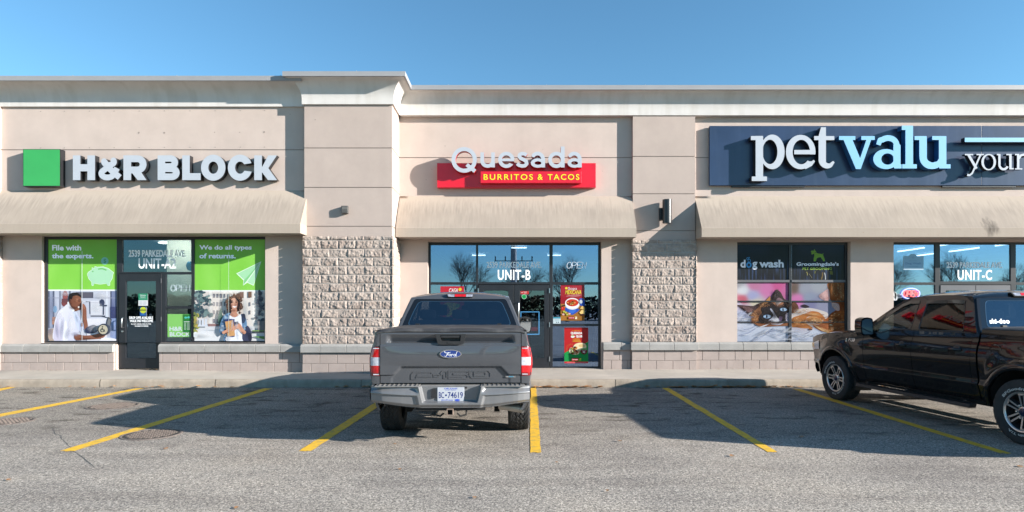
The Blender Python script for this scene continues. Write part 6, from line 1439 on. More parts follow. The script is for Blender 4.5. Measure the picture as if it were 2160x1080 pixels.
def truck(loc, rot, label, P, dark, opts):
    root = empty('pickup_truck', (loc[0], loc[1], 0.0), label, 'pickup truck', 'pickup trucks parked nose-in at the kerb', rot, local=True)
    def B(m, name, mats, parent=root, **k): return m.build(name, mats, parent, **k)
    # ---- dark core, underbody
    m = MB(); m.box(-.58, .58, -1.0, 4.35, 0.56, 1.16); m.box(-.78, .78, .55, 3.1, 0.46, 0.60); m.box(-.50, -.38, -1.0, 4.3, .46, .57); m.box(.38, .50, -1.0, 4.3, .46, .57)
    m.box(-.90, .90, .64, 3.1, 0.6, 1.14); m.box(-.88, .88, -1.02, .60, .98, 1.36)
    m.tube([(-.80, 0, RT), (.80, 0, RT)], .05, 10); m.lathe([(-.16, .03), (-.12, .13), (.0, .16), (.12, .13), (.16, .03)], 20, 'x', (0.02, 0, RT))
    m.tube([(-.80, WB, RT), (.80, WB, RT)], .045, 10); m.box(-.7, .7, 3.2, 4.4, .36, .56)
    for s in (-1, 1):
        for k in range(3): m.box(s*.56-.035, s*.56+.035, -.72, .72, .36+.03*k-abs(0)*.1, .36+.03*k+.012)
        m.tube([(s*.42, -.15, .42), (s*.47, -.35, .75)], .03, 8)
    m.box(-.45, .2, .9, 2.4, .30, .5); m.box(-.42, .42, -1.16, -1.06, .45, .56); m.lathe([(-.01, .10), (.0, .27), (.16, .30), (.2, .1)], 24, 'z', (0, -.62, .50))
    for s in (-1, 1): m.tube([(s*.19, -1.12, .45), (s*.19, -1.16, .40), (s*.12, -1.17, .385), (s*.08, -1.16, .42)], .012, 8)
    B(m, 'underbody', M_UNDER)
    for yw in (0, WB):
        for s in (-1, 1):
            m = MB(); m.grid(lambda u, v: (s*(.57+.375*v), yw+(RA+.012)*math.cos(PI*u), .43+(RA*.98+.012)*math.sin(PI*u)), 24, 1)
            m.grid(lambda u, v: (s*.572, yw+(RA+.012)*(2*u-1), .40+v*(math.sqrt(max(0, 1-(2*u-1)**2))*RA*.98+.03)), 20, 1); B(m, 'wheel_well', M_UNDER, smooth=40)
    m = MB(); m.tube([(.30, .9, .42), (.45, .3, .55), (.55, -.5, .50), (.62, -.85, .455), (.86, -.98, .44)], .04, 12, cap=False); m.tube([(.60, -.84, .457), (.885, -.985, .437)], .052, 16, 1, cap=False)
    m.lathe([(0, .001), (0, .05)], 16, 'x', (.84, -.975, .44), 2); B(m, 'exhaust_pipe', [mat('exhaust_steel', (0.36, 0.33, 0.29), rough=0.45, metal=0.7), mat('exhaust_tip', (0.44, 0.41, 0.37), rough=0.38, metal=0.6), M_BLACK], smooth=40)
    m = MB(); q = .038
    for a in (0, 1, 2, 3):
        if a == 0: m.box(-q, q, -1.24, -1.05, .405, .413)
        if a == 1: m.box(-q, q, -1.24, -1.05, .473, .481)
        if a == 2: m.box(-q, -q+.008, -1.24, -1.05, .413, .473)
        if a == 3: m.box(q-.008, q, -1.24, -1.05, .413, .473)
    m.box(-q+.009, q-.009, -1.1, -1.05, .414, .472, 1)
    B(m, 'hitch_receiver', [mat('hitch_rust', (0.20, 0.15, 0.12), rough=0.7), M_BLACK])
    # ---- body sides
    zt_bed = lambda y: 1.395
    for s in (-1, 1):
        m = MB(); side_panel(m, -1.075, 0.615, zt_bed, s)
        bs = B(m, 'bedside', P, smooth=28)
        m = MB(); m.grid(lambda u, v: (s*(.872+(xs_body(-.5, 1.395)-.872)*math.sin(v*PI/2)+.004), -1.06+1.675*u, 1.397+.018*math.cos(v*PI/2)), 8, 6); B(m, 'bed_rail_cap', M_TRIM, bs, smooth=40)
        m = MB(); side_panel(m, .645, .74, lambda y: belt(y), s, 20); side_panel(m, .745, 1.80, lambda y: belt(y)-.0, s); B(m, 'rear_door', P, smooth=28)
        m = MB(); side_panel(m, 1.81, 2.905, lambda y: belt(y), s); fd = B(m, 'front_door', P, smooth=28)
        m = MB(); side_panel(m, 2.915, 4.50, ztop_f, s); fe = B(m, 'fender', P, smooth=28)
        # rocker under the doors
        m = MB(); m.grid(lambda u, v: (s*(.905-.05*v), .56+2.62*u, .44-.05*v), 6, 3); B(m, 'rocker', M_TRIM)
        # wheel-arch flares
        for yw in (0, WB):
            m = MB(); pf = [(-.012, -.03), (-.010, .012), (.004, .020), (.050, .016), (.066, .0)] if opts['flare'] else [(-.008, -.03), (-.006, .004), (.004, .006), (.012, .0)]
            def fl(u, v):
                k = int(round(v*(len(pf)-1))); rr, xx = pf[k]; a = -0.06+(PI+.12)*u
                y, z = yw+(RA+rr)*math.cos(a), .43+(RA*.98+rr)*math.sin(a)
                return (s*(xs_body(yw+(RA+.02)*math.cos(a), max(.42, .43+(RA+.02)*math.sin(a)))+xx), y, z)
            m.grid(fl, 48, len(pf)-1); B(m, 'arch_flare', P if not opts['flare'] else dark, smooth=50)
        # greenhouse side: painted pillars around two openings
        ys = [.70, .76, .82, .88, .93, .97, 1.02, 1.1, 1.3, 1.5, 1.7, 1.85, 2.0, 2.1, 2.2, 2.32, 2.45, 2.6, 2.75, 2.92, 3.08]
        top = [(y, zside(y)) for y in ys]; bot = [(y, belt(y)+.002) for y in (3.0, 2.8, 2.62, 2.5, 2.4, 2.3, 2.2, 1.9, 1.5, 1.1, .72)]
        def rnd(poly, r, n=4):
            out = []; k = len(poly)
            for i in range(k):
                a, b, c = Vector(poly[i-1]), Vector(poly[i]), Vector(poly[(i+1) % k]); d0, d1 = (a-b), (c-b); rr = min(r, d0.length*.45, d1.length*.45)
                p0, p1 = b+d0.normalized()*rr, b+d1.normalized()*rr
                for q in range(n+1): t = q/n; out.append(tuple(p0*(1-t)**2+b*2*t*(1-t)+p1*t*t))
            return out
        wr = rnd([(.90, 1.352), (1.735, 1.352), (1.735, 1.785), (1.10, 1.785), (1.03, 1.755)], .05)
        wf = rnd([(1.875, 1.352), (2.20, 1.350), (2.52, 1.275), (2.86, 1.268), (2.835, 1.32), (2.50, 1.555), (2.22, 1.735), (2.08, 1.785), (1.875, 1.785)], .05)
        m = MB(); m.prism([top+bot, wr, wf], lambda a, b, d: (s*(xg(b)-d), a, b), 0.0, 0.035, 0)
        cs = B(m, 'cab_pillar', P, smooth=25)
        m = MB()
        for hole in (wr, wf):
            c = Vector((sum(p[0] for p in hole)/len(hole), sum(p[1] for p in hole)/len(hole)))
            inn = [tuple(c+(Vector(p)-c)*(1-.022/max(.1, (Vector(p)-c).length))) for p in hole]; k = len(hole)
            m.add([(s*(xg(b)+.003), a, b) for a, b in hole]+[(s*(xg(b)-.004), a, b) for a, b in inn]+[(s*(xg(b)-.02), a, b) for a, b in inn], [(i, (i+1) % k, k+(i+1) % k, k+i) for i in range(k)]+[(k+i, k+(i+1) % k, 2*k+(i+1) % k, 2*k+i) for i in range(k)])
        m.box(s*(xg(1.34)+.004), s*(xg(1.34)-.02), .78, 2.2, belt(1)+.0005, belt(1)+.016)
        B(m, 'window_trim', M_TRIM, cs)
        for hole, mt in ((wr, M_TGLASS), (wf, M_TGLASSF)):
            bm = bmesh.new(); vv = [bm.verts.new((0, a, b)) for a, b in hole]
            for t in tessellate_polygon([[Vector((a, b, 0)) for a, b in hole]]): bm.faces.new([vv[i] for i in t])
            for _ in range(3): bmesh.ops.subdivide_edges(bm, edges=[e for e in bm.edges if e.calc_length() > .06], cuts=1, use_grid_fill=True)
            bmesh.ops.triangulate(bm, faces=bm.faces); bm.verts.index_update(); yc_ = sum(p[0] for p in hole)/len(hole)
            m = MB(); m.add([(s*(xg(v.co.z)-.016+.022*(1-((v.co.y-yc_)/.6)**2)*math.sin(PI*min(1, max(0, (v.co.z-1.26)/.54)))), v.co.y, v.co.z) for v in bm.verts], [tuple(v.index for v in f.verts) for f in bm.faces]); bm.free()
            B(m, 'side_window', mt, cs, smooth=60)
        m = MB(); m.box(s*(xg(1.5)-.004), s*(xg(1.5)-.012), .985, 1.0, 1.36, 1.75) if False else None
        if opts['flare']:                                              # smoked rain deflectors over the side windows
            for pts in ([(1.89, 1.80), (2.08, 1.80), (2.22, 1.75), (2.50, 1.572), (2.83, 1.335)], [(1.04, 1.79), (1.2, 1.80), (1.74, 1.80)]):
                m = MB(); k = len(pts)
                m.add([(s*(xg(b)+.004), a, b) for a, b in pts]+[(s*(xg(b)+.030), a-(.02 if k > 3 else 0), b-.05) for a, b in pts], [(i, i+1, k+i+1, k+i) for i in range(k-1)]); B(m, 'rain_deflector', mat('smoked_acrylic', (0.006, 0.006, 0.007), rough=0.12, coat=0.7), cs)
        # door handles, mirror
        for yc, par in ((.98, None), (2.02, fd)):
            m = MB(); zc = 1.105; x = lambda z, y=yc: s*xs_body(y, z)
            m.lathe([(-.002, .001), (-.002, .058), (.004, .066)], 20, 'x', (x(zc)-s*.002, yc-.02, zc), 1)
            m.tube([(x(zc)+s*.002, yc-.10, zc), (x(zc)+s*.034, yc-.07, zc), (x(zc)+s*.036, yc+.05, zc), (x(zc)+s*.002, yc+.08, zc)], [.016, .020, .020, .016], 10)
            m.box(x(zc)+s*.001, x(zc)+s*.008, yc+.085, yc+.125, zc-.025, zc+.025)
            B(m, 'door_handle', [P, M_BLACK], smooth=40)
        m = MB(); m.prism([rnd([(-.11, -.15), (.10, -.15), (.125, -.02), (.115, .125), (.02, .155), (-.09, .135)], .04)], lambda a, b, d: (s*(1.085+a), 2.66+d+.05*abs(a)*3*(1 if d > .05 else 0), 1.375+b), 0.0, .14, 0, back=True)
        m.box(s*.90, s*1.02, 2.66, 2.76, 1.245, 1.30)
        mi_ = B(m, 'side_mirror', [dark if opts['flare'] else M_TRIM], smooth=40, bevel=.01)
        m = MB(); m.prism([rnd([(-.095, -.13), (.085, -.13), (.108, -.02), (.10, .10), (.02, .13), (-.075, .115)], .035)], lambda a, b, d: (s*(1.085+a), 2.66+d, 1.375+b), -.004, None); B(m, 'mirror_glass', mat('mirror_silver', (0.75, 0.8, 0.82), rough=0.02, metal=1.0), mi_)
        # tail lamp wrapping the corner
        m = MB(); zs = [.862, .90, .985, .99, 1.08, 1.085, 1.20, 1.212]; mi2 = [1, 0, 2, 2, 2, 0, 1]
        def tl(z, k):
            xo = xs_body(-1.06, z)
            return [(s*.858, -1.094, z), (s*(xo-.045), -1.092, z), (s*(xo-.012), -1.078, z), (s*(xo+.010), -1.045, z), (s*(xo+.014), -.95, z), (s*(xo+.006), -.885, z)][k]
        for q in range(7):
            for k in range(5):
                inner = (k == 0 or k == 1); mm = mi2[q] if (k in (0, 1)) else (0 if q not in (0, 6) else 1)
                m.add([tl(zs[q], k), tl(zs[q], k+1), tl(zs[q+1], k+1), tl(zs[q+1], k)], [(0, 1, 2, 3)], mm)
        for z in (zs[0], zs[-1]): m.add([tl(z, k) for k in range(6)]+[(s*.86, -.885, z)], [tuple(range(7))], 1)
        t_ = B(m, 'tail_lamp', [M_LRED, M_LDKRED, M_LCLR], weld=1e-5, smooth=40)
        for z0, z1 in ((.872, .884), (1.188, 1.198)): m = MB(); m.box(s*.866, s*.935, -1.0965, -1.0942, z0, z1); B(m, 'lamp_strip', M_LCLR, t_)
        # rear corner post below and above the lamp
        for z0, z1 in ((.765, .858), (1.216, 1.395)):
            m = MB(); m.grid(lambda u, v: [(s*.858, -1.088, z0+(z1-z0)*v), (s*(xs_body(-1.06, z0+(z1-z0)*v)-.03), -1.088, z0+(z1-z0)*v), (s*(xs_body(-1.06, z0+(z1-z0)*v)-.006), -1.082, z0+(z1-z0)*v), (s*xs_body(-1.06, z0+(z1-z0)*v), -1.07, z0+(z1-z0)*v)][int(round(u*3))], 3, 8); B(m, 'corner_post', P, smooth=40)
        if opts['boards']:
            m = MB(); m.hexa([(s*.93, .72, .335), (s*1.03, .72, .335), (s*1.03, 3.05, .335), (s*.93, 3.05, .335), (s*.91, .72, .395), (s*1.02, .72, .385), (s*1.02, 3.05, .385), (s*.91, 3.05, .395)])
            for k in range(26): m.box(s*.925, s*1.005, .85+k*.08, .885+k*.08, .392, .402)
            for y in (.9, 2.0, 2.9): m.box(s*.7, s*.93, y-.03, y+.03, .37, .42)
            B(m, 'running_board', M_TRIM, bevel=.012)
            m = MB(); m.box(s*.66, s*.965, 3.15, 3.165, .24, .52); B(m, 'mud_flap', M_BLACK, bevel=.004)
        # wheels
        for yw in (0, WB):
            if 'tyre' not in _meshes:
                w = B(tyre_mb(), 'wheel', M_TYRE, smooth=35); w2 = B(rim_mb(), 'rim', [M_RIM, M_RIMDK, M_UNDER, mat('hub_navy', (0.01, 0.018, 0.05), rough=0.25)], w, smooth=35)
                _meshes['tyre'] = w.data; _meshes['rim'] = w2.data; m = MB()
                arc_text(m, 'BFGoodrich', .272, PI*.56, .034, .1425, R_(82)); arc_text(m, 'All-Terrain T/A', .272, PI*1.55, .030, .1425, R_(96))
                _meshes['let'] = B(m, 'sidewall_lettering', mat('tyre_white', (0.5, 0.5, 0.48), rough=0.7), w).data; lt = w.children[-1] if False else None
                wl = [c for c in w.children if c.name.startswith('sidewall')][0]
                if not opts['letters']: bpy.data.objects.remove(wl)
            else:
                w = bpy.data.objects.new('wheel', _meshes['tyre']); COL.objects.link(w); w.parent = root; WO[w.name] = Vector((0, 0, 0))
                w2 = bpy.data.objects.new('rim', _meshes['rim']); COL.objects.link(w2); w2.parent = w
                if opts['letters']:
                    wl = bpy.data.objects.new('sidewall_lettering', _meshes['let']); COL.objects.link(wl); wl.parent = w
            w.location = (s*.862, yw, RT-.004); w.rotation_euler = (R_(17*s+yw*31), 0, 0 if s > 0 else PI)
            if s < 0: w.rotation_euler = (R_(opts['spin'][0 if yw == 0 else 1]), 0, PI)
    # ---- roof, rear window frame, windscreen, hood
    zc = lambda y: interp(y, [(.915, 1.836), (.95, 1.872), (1.0, 1.902), (1.12, 1.928), (1.4, 1.945), (1.8, 1.942), (2.05, 1.918), (2.2, 1.885), (2.3, 1.855)])
    yr = [.915, .93, .95, .975, 1.0, 1.05, 1.12, 1.25, 1.4, 1.6, 1.8, 1.95, 2.05, 2.15, 2.22, 2.3]
    def roof(u, v):
        y = u; a = 2*v-1; ye = .93+(y-.915)*(2.2-.93)/(2.3-.915); ez = zside(ye); w = abs(a)**2.8
        yy = y+(ye-y)*abs(a)**2
        rib = .006*(sstep(.50, .56, abs(a))-sstep(.66, .72, abs(a)))*sstep(1.1, 1.3, y)
        return (a*xg(ez)*1.001, yy, ez+(zc(y)-ez)*(1-w)-rib)
    m = MB(); m.grid(roof, 0, 0, us=yr, vs=[j/40 for j in range(41)]); rf = B(m, 'roof', P, smooth=35)
    m = MB(); m.prism([[(-.215, .022), (-.19, -.026), (.19, -.026), (.215, .022), (.10, .034), (-.10, .034)]], lambda a, b, d: (a, .935+b*.55-.02+d, 1.874+b), -.008, .05, 0, 0)
    hb = B(m, 'brake_lamp', [M_TRIM], rf, bevel=.003)
    m = MB(); m.prism([[(-.085, .018), (-.085, -.018), (.085, -.018), (.085, .018)]], lambda a, b, d: (a, .935+b*.55-.02+d, 1.876+b), -.012, -.002); B(m, 'red_lens', M_LRED, hb)
    m = MB(); m.prism([[(-.20, .016), (-.182, -.02), (-.09, -.02), (-.09, .018)]], lambda a, b, d: (a, .935+b*.55-.02+d, 1.876+b), -.011, -.002); B(m, 'clear_lens', M_LSMK, hb); m = MB(); m.prism([[(.20, .016), (.182, -.02), (.09, -.02), (.09, .018)]], lambda a, b, d: (a, .935+b*.55-.02+d, 1.876+b), -.011, -.002); B(m, 'clear_lens', M_LSMK, hb)
    # rear face: painted surround, black frit band, glass
    yb = lambda z: .665+(z-1.36)*(.915-.665)/(1.836-1.36)
    hw = lambda z: xg(z)-.022
    outer = [(-hw(1.34), 1.30), (hw(1.34), 1.30)]+[(hw(z), z) for z in (1.45, 1.6, 1.75, 1.815)]+[(.55, 1.834), (0, 1.838), (-.55, 1.834)]+[(-hw(z), z) for z in (1.815, 1.75, 1.6, 1.45)]
    def inset(z0, z1, d): return [(-hw(z0)+d, z0), (hw(z0)-d, z0), (hw((z0+z1)/2)-d, (z0+z1)/2), (hw(z1)-d-.01, z1), (-hw(z1)+d+.01, z1), (-hw((z0+z1)/2)+d, (z0+z1)/2)]
    hole = rnd(inset(1.375, 1.822, .035), .04)
    m = MB(); m.prism([outer, hole], lambda a, b, d: (a, yb(b)+d, b), 0, .012, 0)
    k = 6                                                                    # rounded corner between side and rear
    for s in (-1, 1):
        m.grid(lambda u, v: (s*(hw(1.335+u*.475)+(.022)*math.sin(v*PI/2)), yb(1.335+u*.475)+.034*(1-math.cos(v*PI/2)), 1.335+u*.475), 10, k)
    cb = B(m, 'cab_back', P, smooth=30)
    ig = rnd(inset(1.42, 1.785, .115), .06)
    m = MB(); m.prism([hole, ig], lambda a, b, d: (a, yb(b)+d, b), .004, None); B(m, 'glass_border', M_FRIT, cb)
    m = MB(); m.prism([ig], lambda a, b, d: (a, yb(b)+d, b), .0045, None); B(m, 'rear_window', M_RGLASS, cb)
    m = MB(); ig2 = [(a*.99, 1.6+(b-1.6)*.98) for a, b in ig]; m.prism([ig, ig2], lambda a, b, d: (a, yb(b)+d, b), .002, None); B(m, 'window_seal', mat('seal_blue', (0.03, 0.07, 0.12), rough=0.2), cb)
    if opts['decal']:
        m = MB(); V, F = text_data('ski-doo', offset=.032, shear=.25); sx = .30/(V[:, 0].max()); X = -.72+V[:, 0]*sx; Z = 1.475+V[:, 1]*.085; m.add(np.stack([X, np.array([yb(z) for z in Z])+.001, Z], 1), F); B(m, 'window_decal', M_WHITE, cb)
    for x in (-.62, .60): m = MB(); m.box(x-.03, x+.03, .60, .64, 1.398, 1.45); B(m, 'cover_latch', M_BLACK)
    m = MB()
    def ws(u, v):
        a = 2*v-1; y0 = 3.06+.10*(1-a*a); z0 = 1.245+.02*(1-a*a); y1 = 2.21+.09*(1-a*a); z1 = 1.815+.04*(1-a*a); x = a*(xg(1.24)-.05+(xg(1.815)-.01-xg(1.24)+.05)*u)
        return (x, y0+(y1-y0)*u, z0+(z1-z0)*u+.03*math.sin(PI*u))
    m.grid(ws, 12, 16); B(m, 'windscreen', M_TGLASSF, smooth=40)
    m = MB()
    def hood(u, v):
        a = 2*v-1; y = 3.03+(4.47-3.03)*u; ez = ztop_f(y)-.004; x = a*(xs_body(y, ez)-.004)
        bul = .014*(sstep(.42, .50, abs(a))-sstep(.80, .88, abs(a)))
        return (x, y+(.06*(1-a*a) if u > .9 else 0), ez+.055*(1-abs(a)**3.2)*(1-.25*u)+bul)
    m.grid(hood, 24, 48); m.grid(lambda u, v: (-.86+1.72*v, 2.95+.2*u, 1.225), 1, 1, 1); B(m, 'hood', [P, M_TRIM], smooth=28)
    # ---- nose
    m = MB(); m.box(-.62, .62, 4.44, 4.56, .70, 1.11, 1); 
    for z in (.80, .90, 1.0): m.box(-.60, .60, 4.555, 4.60, z-.022, z+.022)
    m.box(-.64, -.60, 4.5, 4.6, .72, 1.10); m.box(.60, .64, 4.5, 4.6, .72, 1.10); m.box(-.64, .64, 4.52, 4.6, 1.085, 1.125); B(m, 'grille', [P, M_BLACK], bevel=.01)
    for s in (-1, 1):
        m = MB(); m.hexa([(s*.645, 4.40, .80), (s*.645, 4.585, .80), (s*.86, 4.50, .80), (s*.885, 4.30, .80), (s*.645, 4.38, 1.10), (s*.645, 4.555, 1.10), (s*.85, 4.46, 1.095), (s*.872, 4.26, 1.09)]); hl = B(m, 'headlight', M_LCLR, bevel=.012)
        m = MB(); m.grid(lambda u, v: (s*(xs_body(4.20+.30*u, .90+.20*v)+.008), 4.20+.30*u, .90-.02*u+(.165-.05*u)*v), 8, 6); B(m, 'headlight_wrap', M_LCLR, hl, smooth=40); m = MB(); m.grid(lambda u, v: (s*(xs_body(4.40+.105*u, .90+.20*v)+.011), 4.40+.105*u, .905+.10*v), 4, 4); B(m, 'side_marker', M_AMBER, hl)
    m = MB()
    def fb(u, v):
        a = 2*u-1; z = .44+.27*v; x = a*.90; y = 4.60-.20*abs(a)**4+.07*math.sin(PI*min(1, v*1.1))-.03
        return (x, y, z)
    m.grid(fb, 30, 8); m.grid(lambda u, v: (-.9+1.8*u, 4.2+.3*v, .70), 1, 1); B(m, 'front_bumper', dark, smooth=40)
    # ---- tailgate: pressed panel with a scalloped band, crease and raised lower shield
    def tg(u, v):
        x = -.85+1.70*u; z = .775+.615*v; y = -1.090
        up = sstep(1.222, 1.236, z); y -= .012*(1-up)                               # lower panel stands proud of the upper band
        lens = 1-((x/.78)**2)**1.6
        if lens > 0: y += .060*sstep(0, .22, lens)*min(1, max(0, (1.362-z)/.092))*sstep(1.254, 1.268, z)
        top = .98-.0*abs(x); edge = .985
        hx = .60+max(0, min(.115, (edge-z)*.95)) if z < edge else .60
        zt = edge if abs(x) < .60 else edge-(abs(x)-.60)/.95
        inside = 1.35*sstep(.0, .040, zt-z) if abs(x) < .715 else 0
        low = sstep(.876, .868, z)
        y -= .014*max(0, 1-((z-1.10)/.115)**2)*(1-(x/.85)**4); y += .020*max(inside*sstep(.0, .018, .745-abs(x)), low)
        y += .010*sstep(1.375, 1.39, z)
        return (x, y, z)
    m = MB(); m.grid(tg, 130, 110); m.grid(lambda u, v: (-.85+1.7*u, -1.09+.07*v, 1.39), 1, 1); m.grid(lambda u, v: (-.85+1.7*u, -1.09+.07*v, .775), 1, 1)
    g = B(m, 'tailgate', P, smooth=50)
    m = MB(); m.prism([[(-.185, 1.365), (.185, 1.365), (.155, 1.25), (.12, 1.238), (-.12, 1.238), (-.155, 1.25)], [(-.125, 1.352), (.125, 1.352), (.115, 1.28), (-.115, 1.28)]], lambda a, b, d: (a, -1.09+d, b), -.028, .02)
    m.box(-.125, .125, -1.068, -1.06, 1.28, 1.352); m.box(-.118, .118, -1.11, -1.07, 1.322, 1.35); m.box(-.04, .04, -1.122, -1.118, 1.248, 1.272)
    B(m, 'tailgate_handle', M_TRIM, g, bevel=.003)
    m = MB(); zc_ = 1.127
    m.prism([[(.132*math.cos(t*PI/24), zc_+.052*math.sin(t*PI/24)) for t in range(48)]], lambda a, b, d: (a, -1.116+d, b), -.012, .010)
    bd = B(m, 'badge', M_CHROME, g, smooth=30)
    m = MB(); m.prism([[(.121*math.cos(t*PI/24), zc_+.043*math.sin(t*PI/24)) for t in range(48)]], lambda a, b, d: (a, -1.116+d, b), -.0135, -.011); B(m, 'badge_field', M_OVAL, bd)
    FO = [('s', [(10, 78), (2, 70), (8, 58), (30, 52), (60, 56), (78, 62)], 6, 'round'), ('s', [(52, 60), (40, 30), (28, 8), (14, 0), (2, 8)], [8, 8, 7, 5, 4], 'round'), ('s', [(26, 34), (52, 36)], 5, 'round'),
          ('c', arc((70, 22), 13, 14, 0, 340, 14), 6), ('s', [(88, 32), (97, 28), (93, 10), (92, 4)], 6, 'round'), ('s', [(97, 26), (106, 34), (113, 30)], 6, 'round'),
          ('c', arc((134, 19), 13, 14, 0, 340, 14), 6), ('s', [(164, 74), (152, 34), (146, 10), (152, 4), (160, 8)], 6, 'round')]
    m = MB(); L = glyph(FO, 100); m.prism([[(-.076+a*.00094, zc_-.030+b*.00082) for a, b in q] for q in L], lambda a, b, d: (a, -1.116+d, b), -.0155, -.013); B(m, 'badge_script', mat('badge_white', (0.75, 0.76, 0.8), rough=0.2), bd)
    # pressed model lettering: raised outlines
    W5 = 10; L5 = [[(565, 325), (565, 288), (590, 262), (798, 262), (798, 284), (640, 284), (632, 292), (798, 292), (798, 304), (625, 304), (625, 325)], [(818, 284), (884, 284), (878, 304), (822, 304)], [(900, 272), (920, 254), (970, 254), (970, 318), (934, 318), (934, 280), (904, 284)],
                  [(990, 254), (1210, 254), (1210, 276), (1045, 276), (1045, 284), (1185, 284), (1210, 294), (1210, 312), (1195, 320), (990, 320), (990, 302), (1155, 302), (1155, 297), (990, 297)], [(1228, 290), (1228, 254), (1440, 248), (1466, 270), (1466, 312), (1250, 314)], [(1282, 264), (1412, 262), (1412, 296), (1282, 298)]]
    m = MB()
    for p in L5:
        q = glyph([('c', p, W5)], 90); m.prism([[((a-1015)*.001065, .812+(b-330)*-.00135) for a, b in l_] for l_ in q], lambda a, b, d: (a, -1.0750+d, b), -.0065, .012)
    B(m, 'tailgate_lettering', P, g)
    m = MB(); m.box(.665, .785, -1.0895, -1.080, .838, .856); m.box(.70, .76, -1.0905, -1.0896, .841, .853, 1); B(m, 'trim_badge', [M_CHROME, mat('badge_teal', (0.05, 0.2, 0.3), rough=0.3)], g)
    m = MB(); m.box(-.852, .852, -1.06, -1.02, .745, .778); B(m, 'gate_gap', M_BLACK)
    # ---- rear bumper
    def bump(u, v):
        a = 2*u-1; xr = .345-.06*(1-v); A0 = .36; q_ = abs(a); x = math.copysign(q_/A0*xr if q_ < A0 else xr+(q_-A0)/(.40-A0)*.03 if q_ < .40 else xr+.03+(q_-.40)/.60*(.955-xr-.03), a); zb = .490+.055*sstep(.36, .95, abs(x)); z = zb+(.742-zb)*v
        y = -1.235+.05*abs(a)**6+.11*max(0, abs(a)-.86)**1*4*.5
        y += .045*sstep(.62, .93, v)*sstep(.40, .46, q_)                     # shoulder falls back to the step
        y += .022*sstep(.60, .56, v)*sstep(.44, .47, q_)         # lower panel set in
        y += .035*sstep(.18, 0, v)
        rec = (1-sstep(A0, .40, q_))*sstep(.548, .572, z); y += .085*rec
        return (x, y, z)
    m = MB(); m.grid(bump, 200, 60); m.grid(lambda u, v: (bump(u, 1)[0], bump(u, 1)[1]+(-1.03-bump(u, 1)[1])*v, .742), 60, 1); m.grid(lambda u, v: (bump(u, 0)[0], bump(u, 0)[1]+(-1.03-bump(u, 0)[1])*v, bump(u, 0)[2]), 60, 1)
    for s in (-1, 1): m.grid(lambda u, v: (s*(.955+.015*math.sin(PI*v)), bump(0, v)[1]+(-.80-bump(0, v)[1])*u, bump(0, v)[2]), 6, 20)
    rb = B(m, 'rear_bumper', opts['bumper'], smooth=35)
    m = MB()
    for s in (-1, 1):
        m.hexa([(s*.36, -1.212, .742), (s*.90, -1.212, .742), (s*.90, -1.06, .742), (s*.36, -1.06, .742), (s*.37, -1.195, .757), (s*.89, -1.195, .757), (s*.89, -1.06, .757), (s*.37, -1.06, .757)])
        for k in range(9): m.box(s*(.40+k*.055), s*(.413+k*.055), -1.206, -1.08, .7575, .763)
    m.hexa([(-.36, -1.145, .742), (.36, -1.145, .742), (.36, -1.06, .742), (-.36, -1.06, .742), (-.36, -1.135, .752), (.36, -1.135, .752), (.36, -1.06, .752), (-.36, -1.06, .752)])
    B(m, 'step_pad', mat('step_plastic', (0.15, 0.145, 0.14), rough=0.7, var=(12, 0.2)), rb)
    m = MB(); m.box(-.156, .166, -1.166, -1.158, .560, .730); pl = B(m, 'licence_plate', M_PLATE, rb, bevel=.003)
    m = MB(); put_text(m, opts['plate'][0], -.138, -.075, .600, .674, -1.1668, 0, offset=.01); put_text(m, opts['plate'][1], -.030, .150, .600, .674, -1.1668, 0, offset=.01); m.lathe([(0, .001), (0, .012)], 8, 'y', (-.052, -1.1668, .635)); B(m, 'plate_lettering', M_PBLUE, pl)
    m = MB(); put_text(m, 'ORLEANS', -.075, .085, .706, .724, -1.1668, 0, offset=.015); put_text(m, 'ONTARIO', -.06, .07, .692, .702, -1.1668, 0); put_text(m, 'JimKeay', -.11, .035, .567, .586, -1.1668, 0, offset=.02); B(m, 'dealer_lettering', MBLU, pl); m = MB(); m.prism([[(.082+.033*math.cos(t*PI/12), .577+.012*math.sin(t*PI/12)) for t in range(24)]], lambda a, b, d: (a, -1.1668+d, b), 0, None); B(m, 'dealer_badge', MBLU, pl)
    m = MB(); m.prism([rnd([(-.225, .60), (-.175, .60), (-.172, .70), (-.19, .72), (-.215, .715), (-.228, .69)], .015)], lambda a, b, d: (a, -1.15+d, b), -.02, .01); m.box(.17, .2, -1.16, -1.14, .715, .735); B(m, 'trailer_socket', M_TRIM, rb, bevel=.003)
    # ---- load bed cover
    m = MB()
    def tc_(u, v):
        a = 2*u-1; x = a*.895; y = -1.085+1.70*v
        z = 1.432-.022*abs(a)**14-.018*(sstep(.02, 0, v))+.006*noise.noise(Vector((x*3, y*3, 2)))+.003*math.sin(x*9)*sstep(.2, 0, v)
        return (x, y, z)
    m.grid(tc_, 60, 40); m.grid(lambda u, v: (tc_(u, 0)[0], -1.085-.012*math.sin(PI*v), tc_(u, 0)[2]-.030*v), 60, 6)
    for s in (0, 1): m.grid(lambda u, v: (tc_(s, u)[0], tc_(s, u)[1], tc_(s, u)[2]-.02*v), 20, 1)
    B(m, 'bed_cover', M_VINYL, smooth=60)
    # ---- cabin
    m = MB(); m.box(-.80, .80, .80, 1.0, 1.0, 1.50)
    for x in (-.5, 0, .5): m.box(x-.13, x+.13, .84, .95, 1.51, 1.66)
    B(m, 'rear_seat', M_SEAT, bevel=.05)
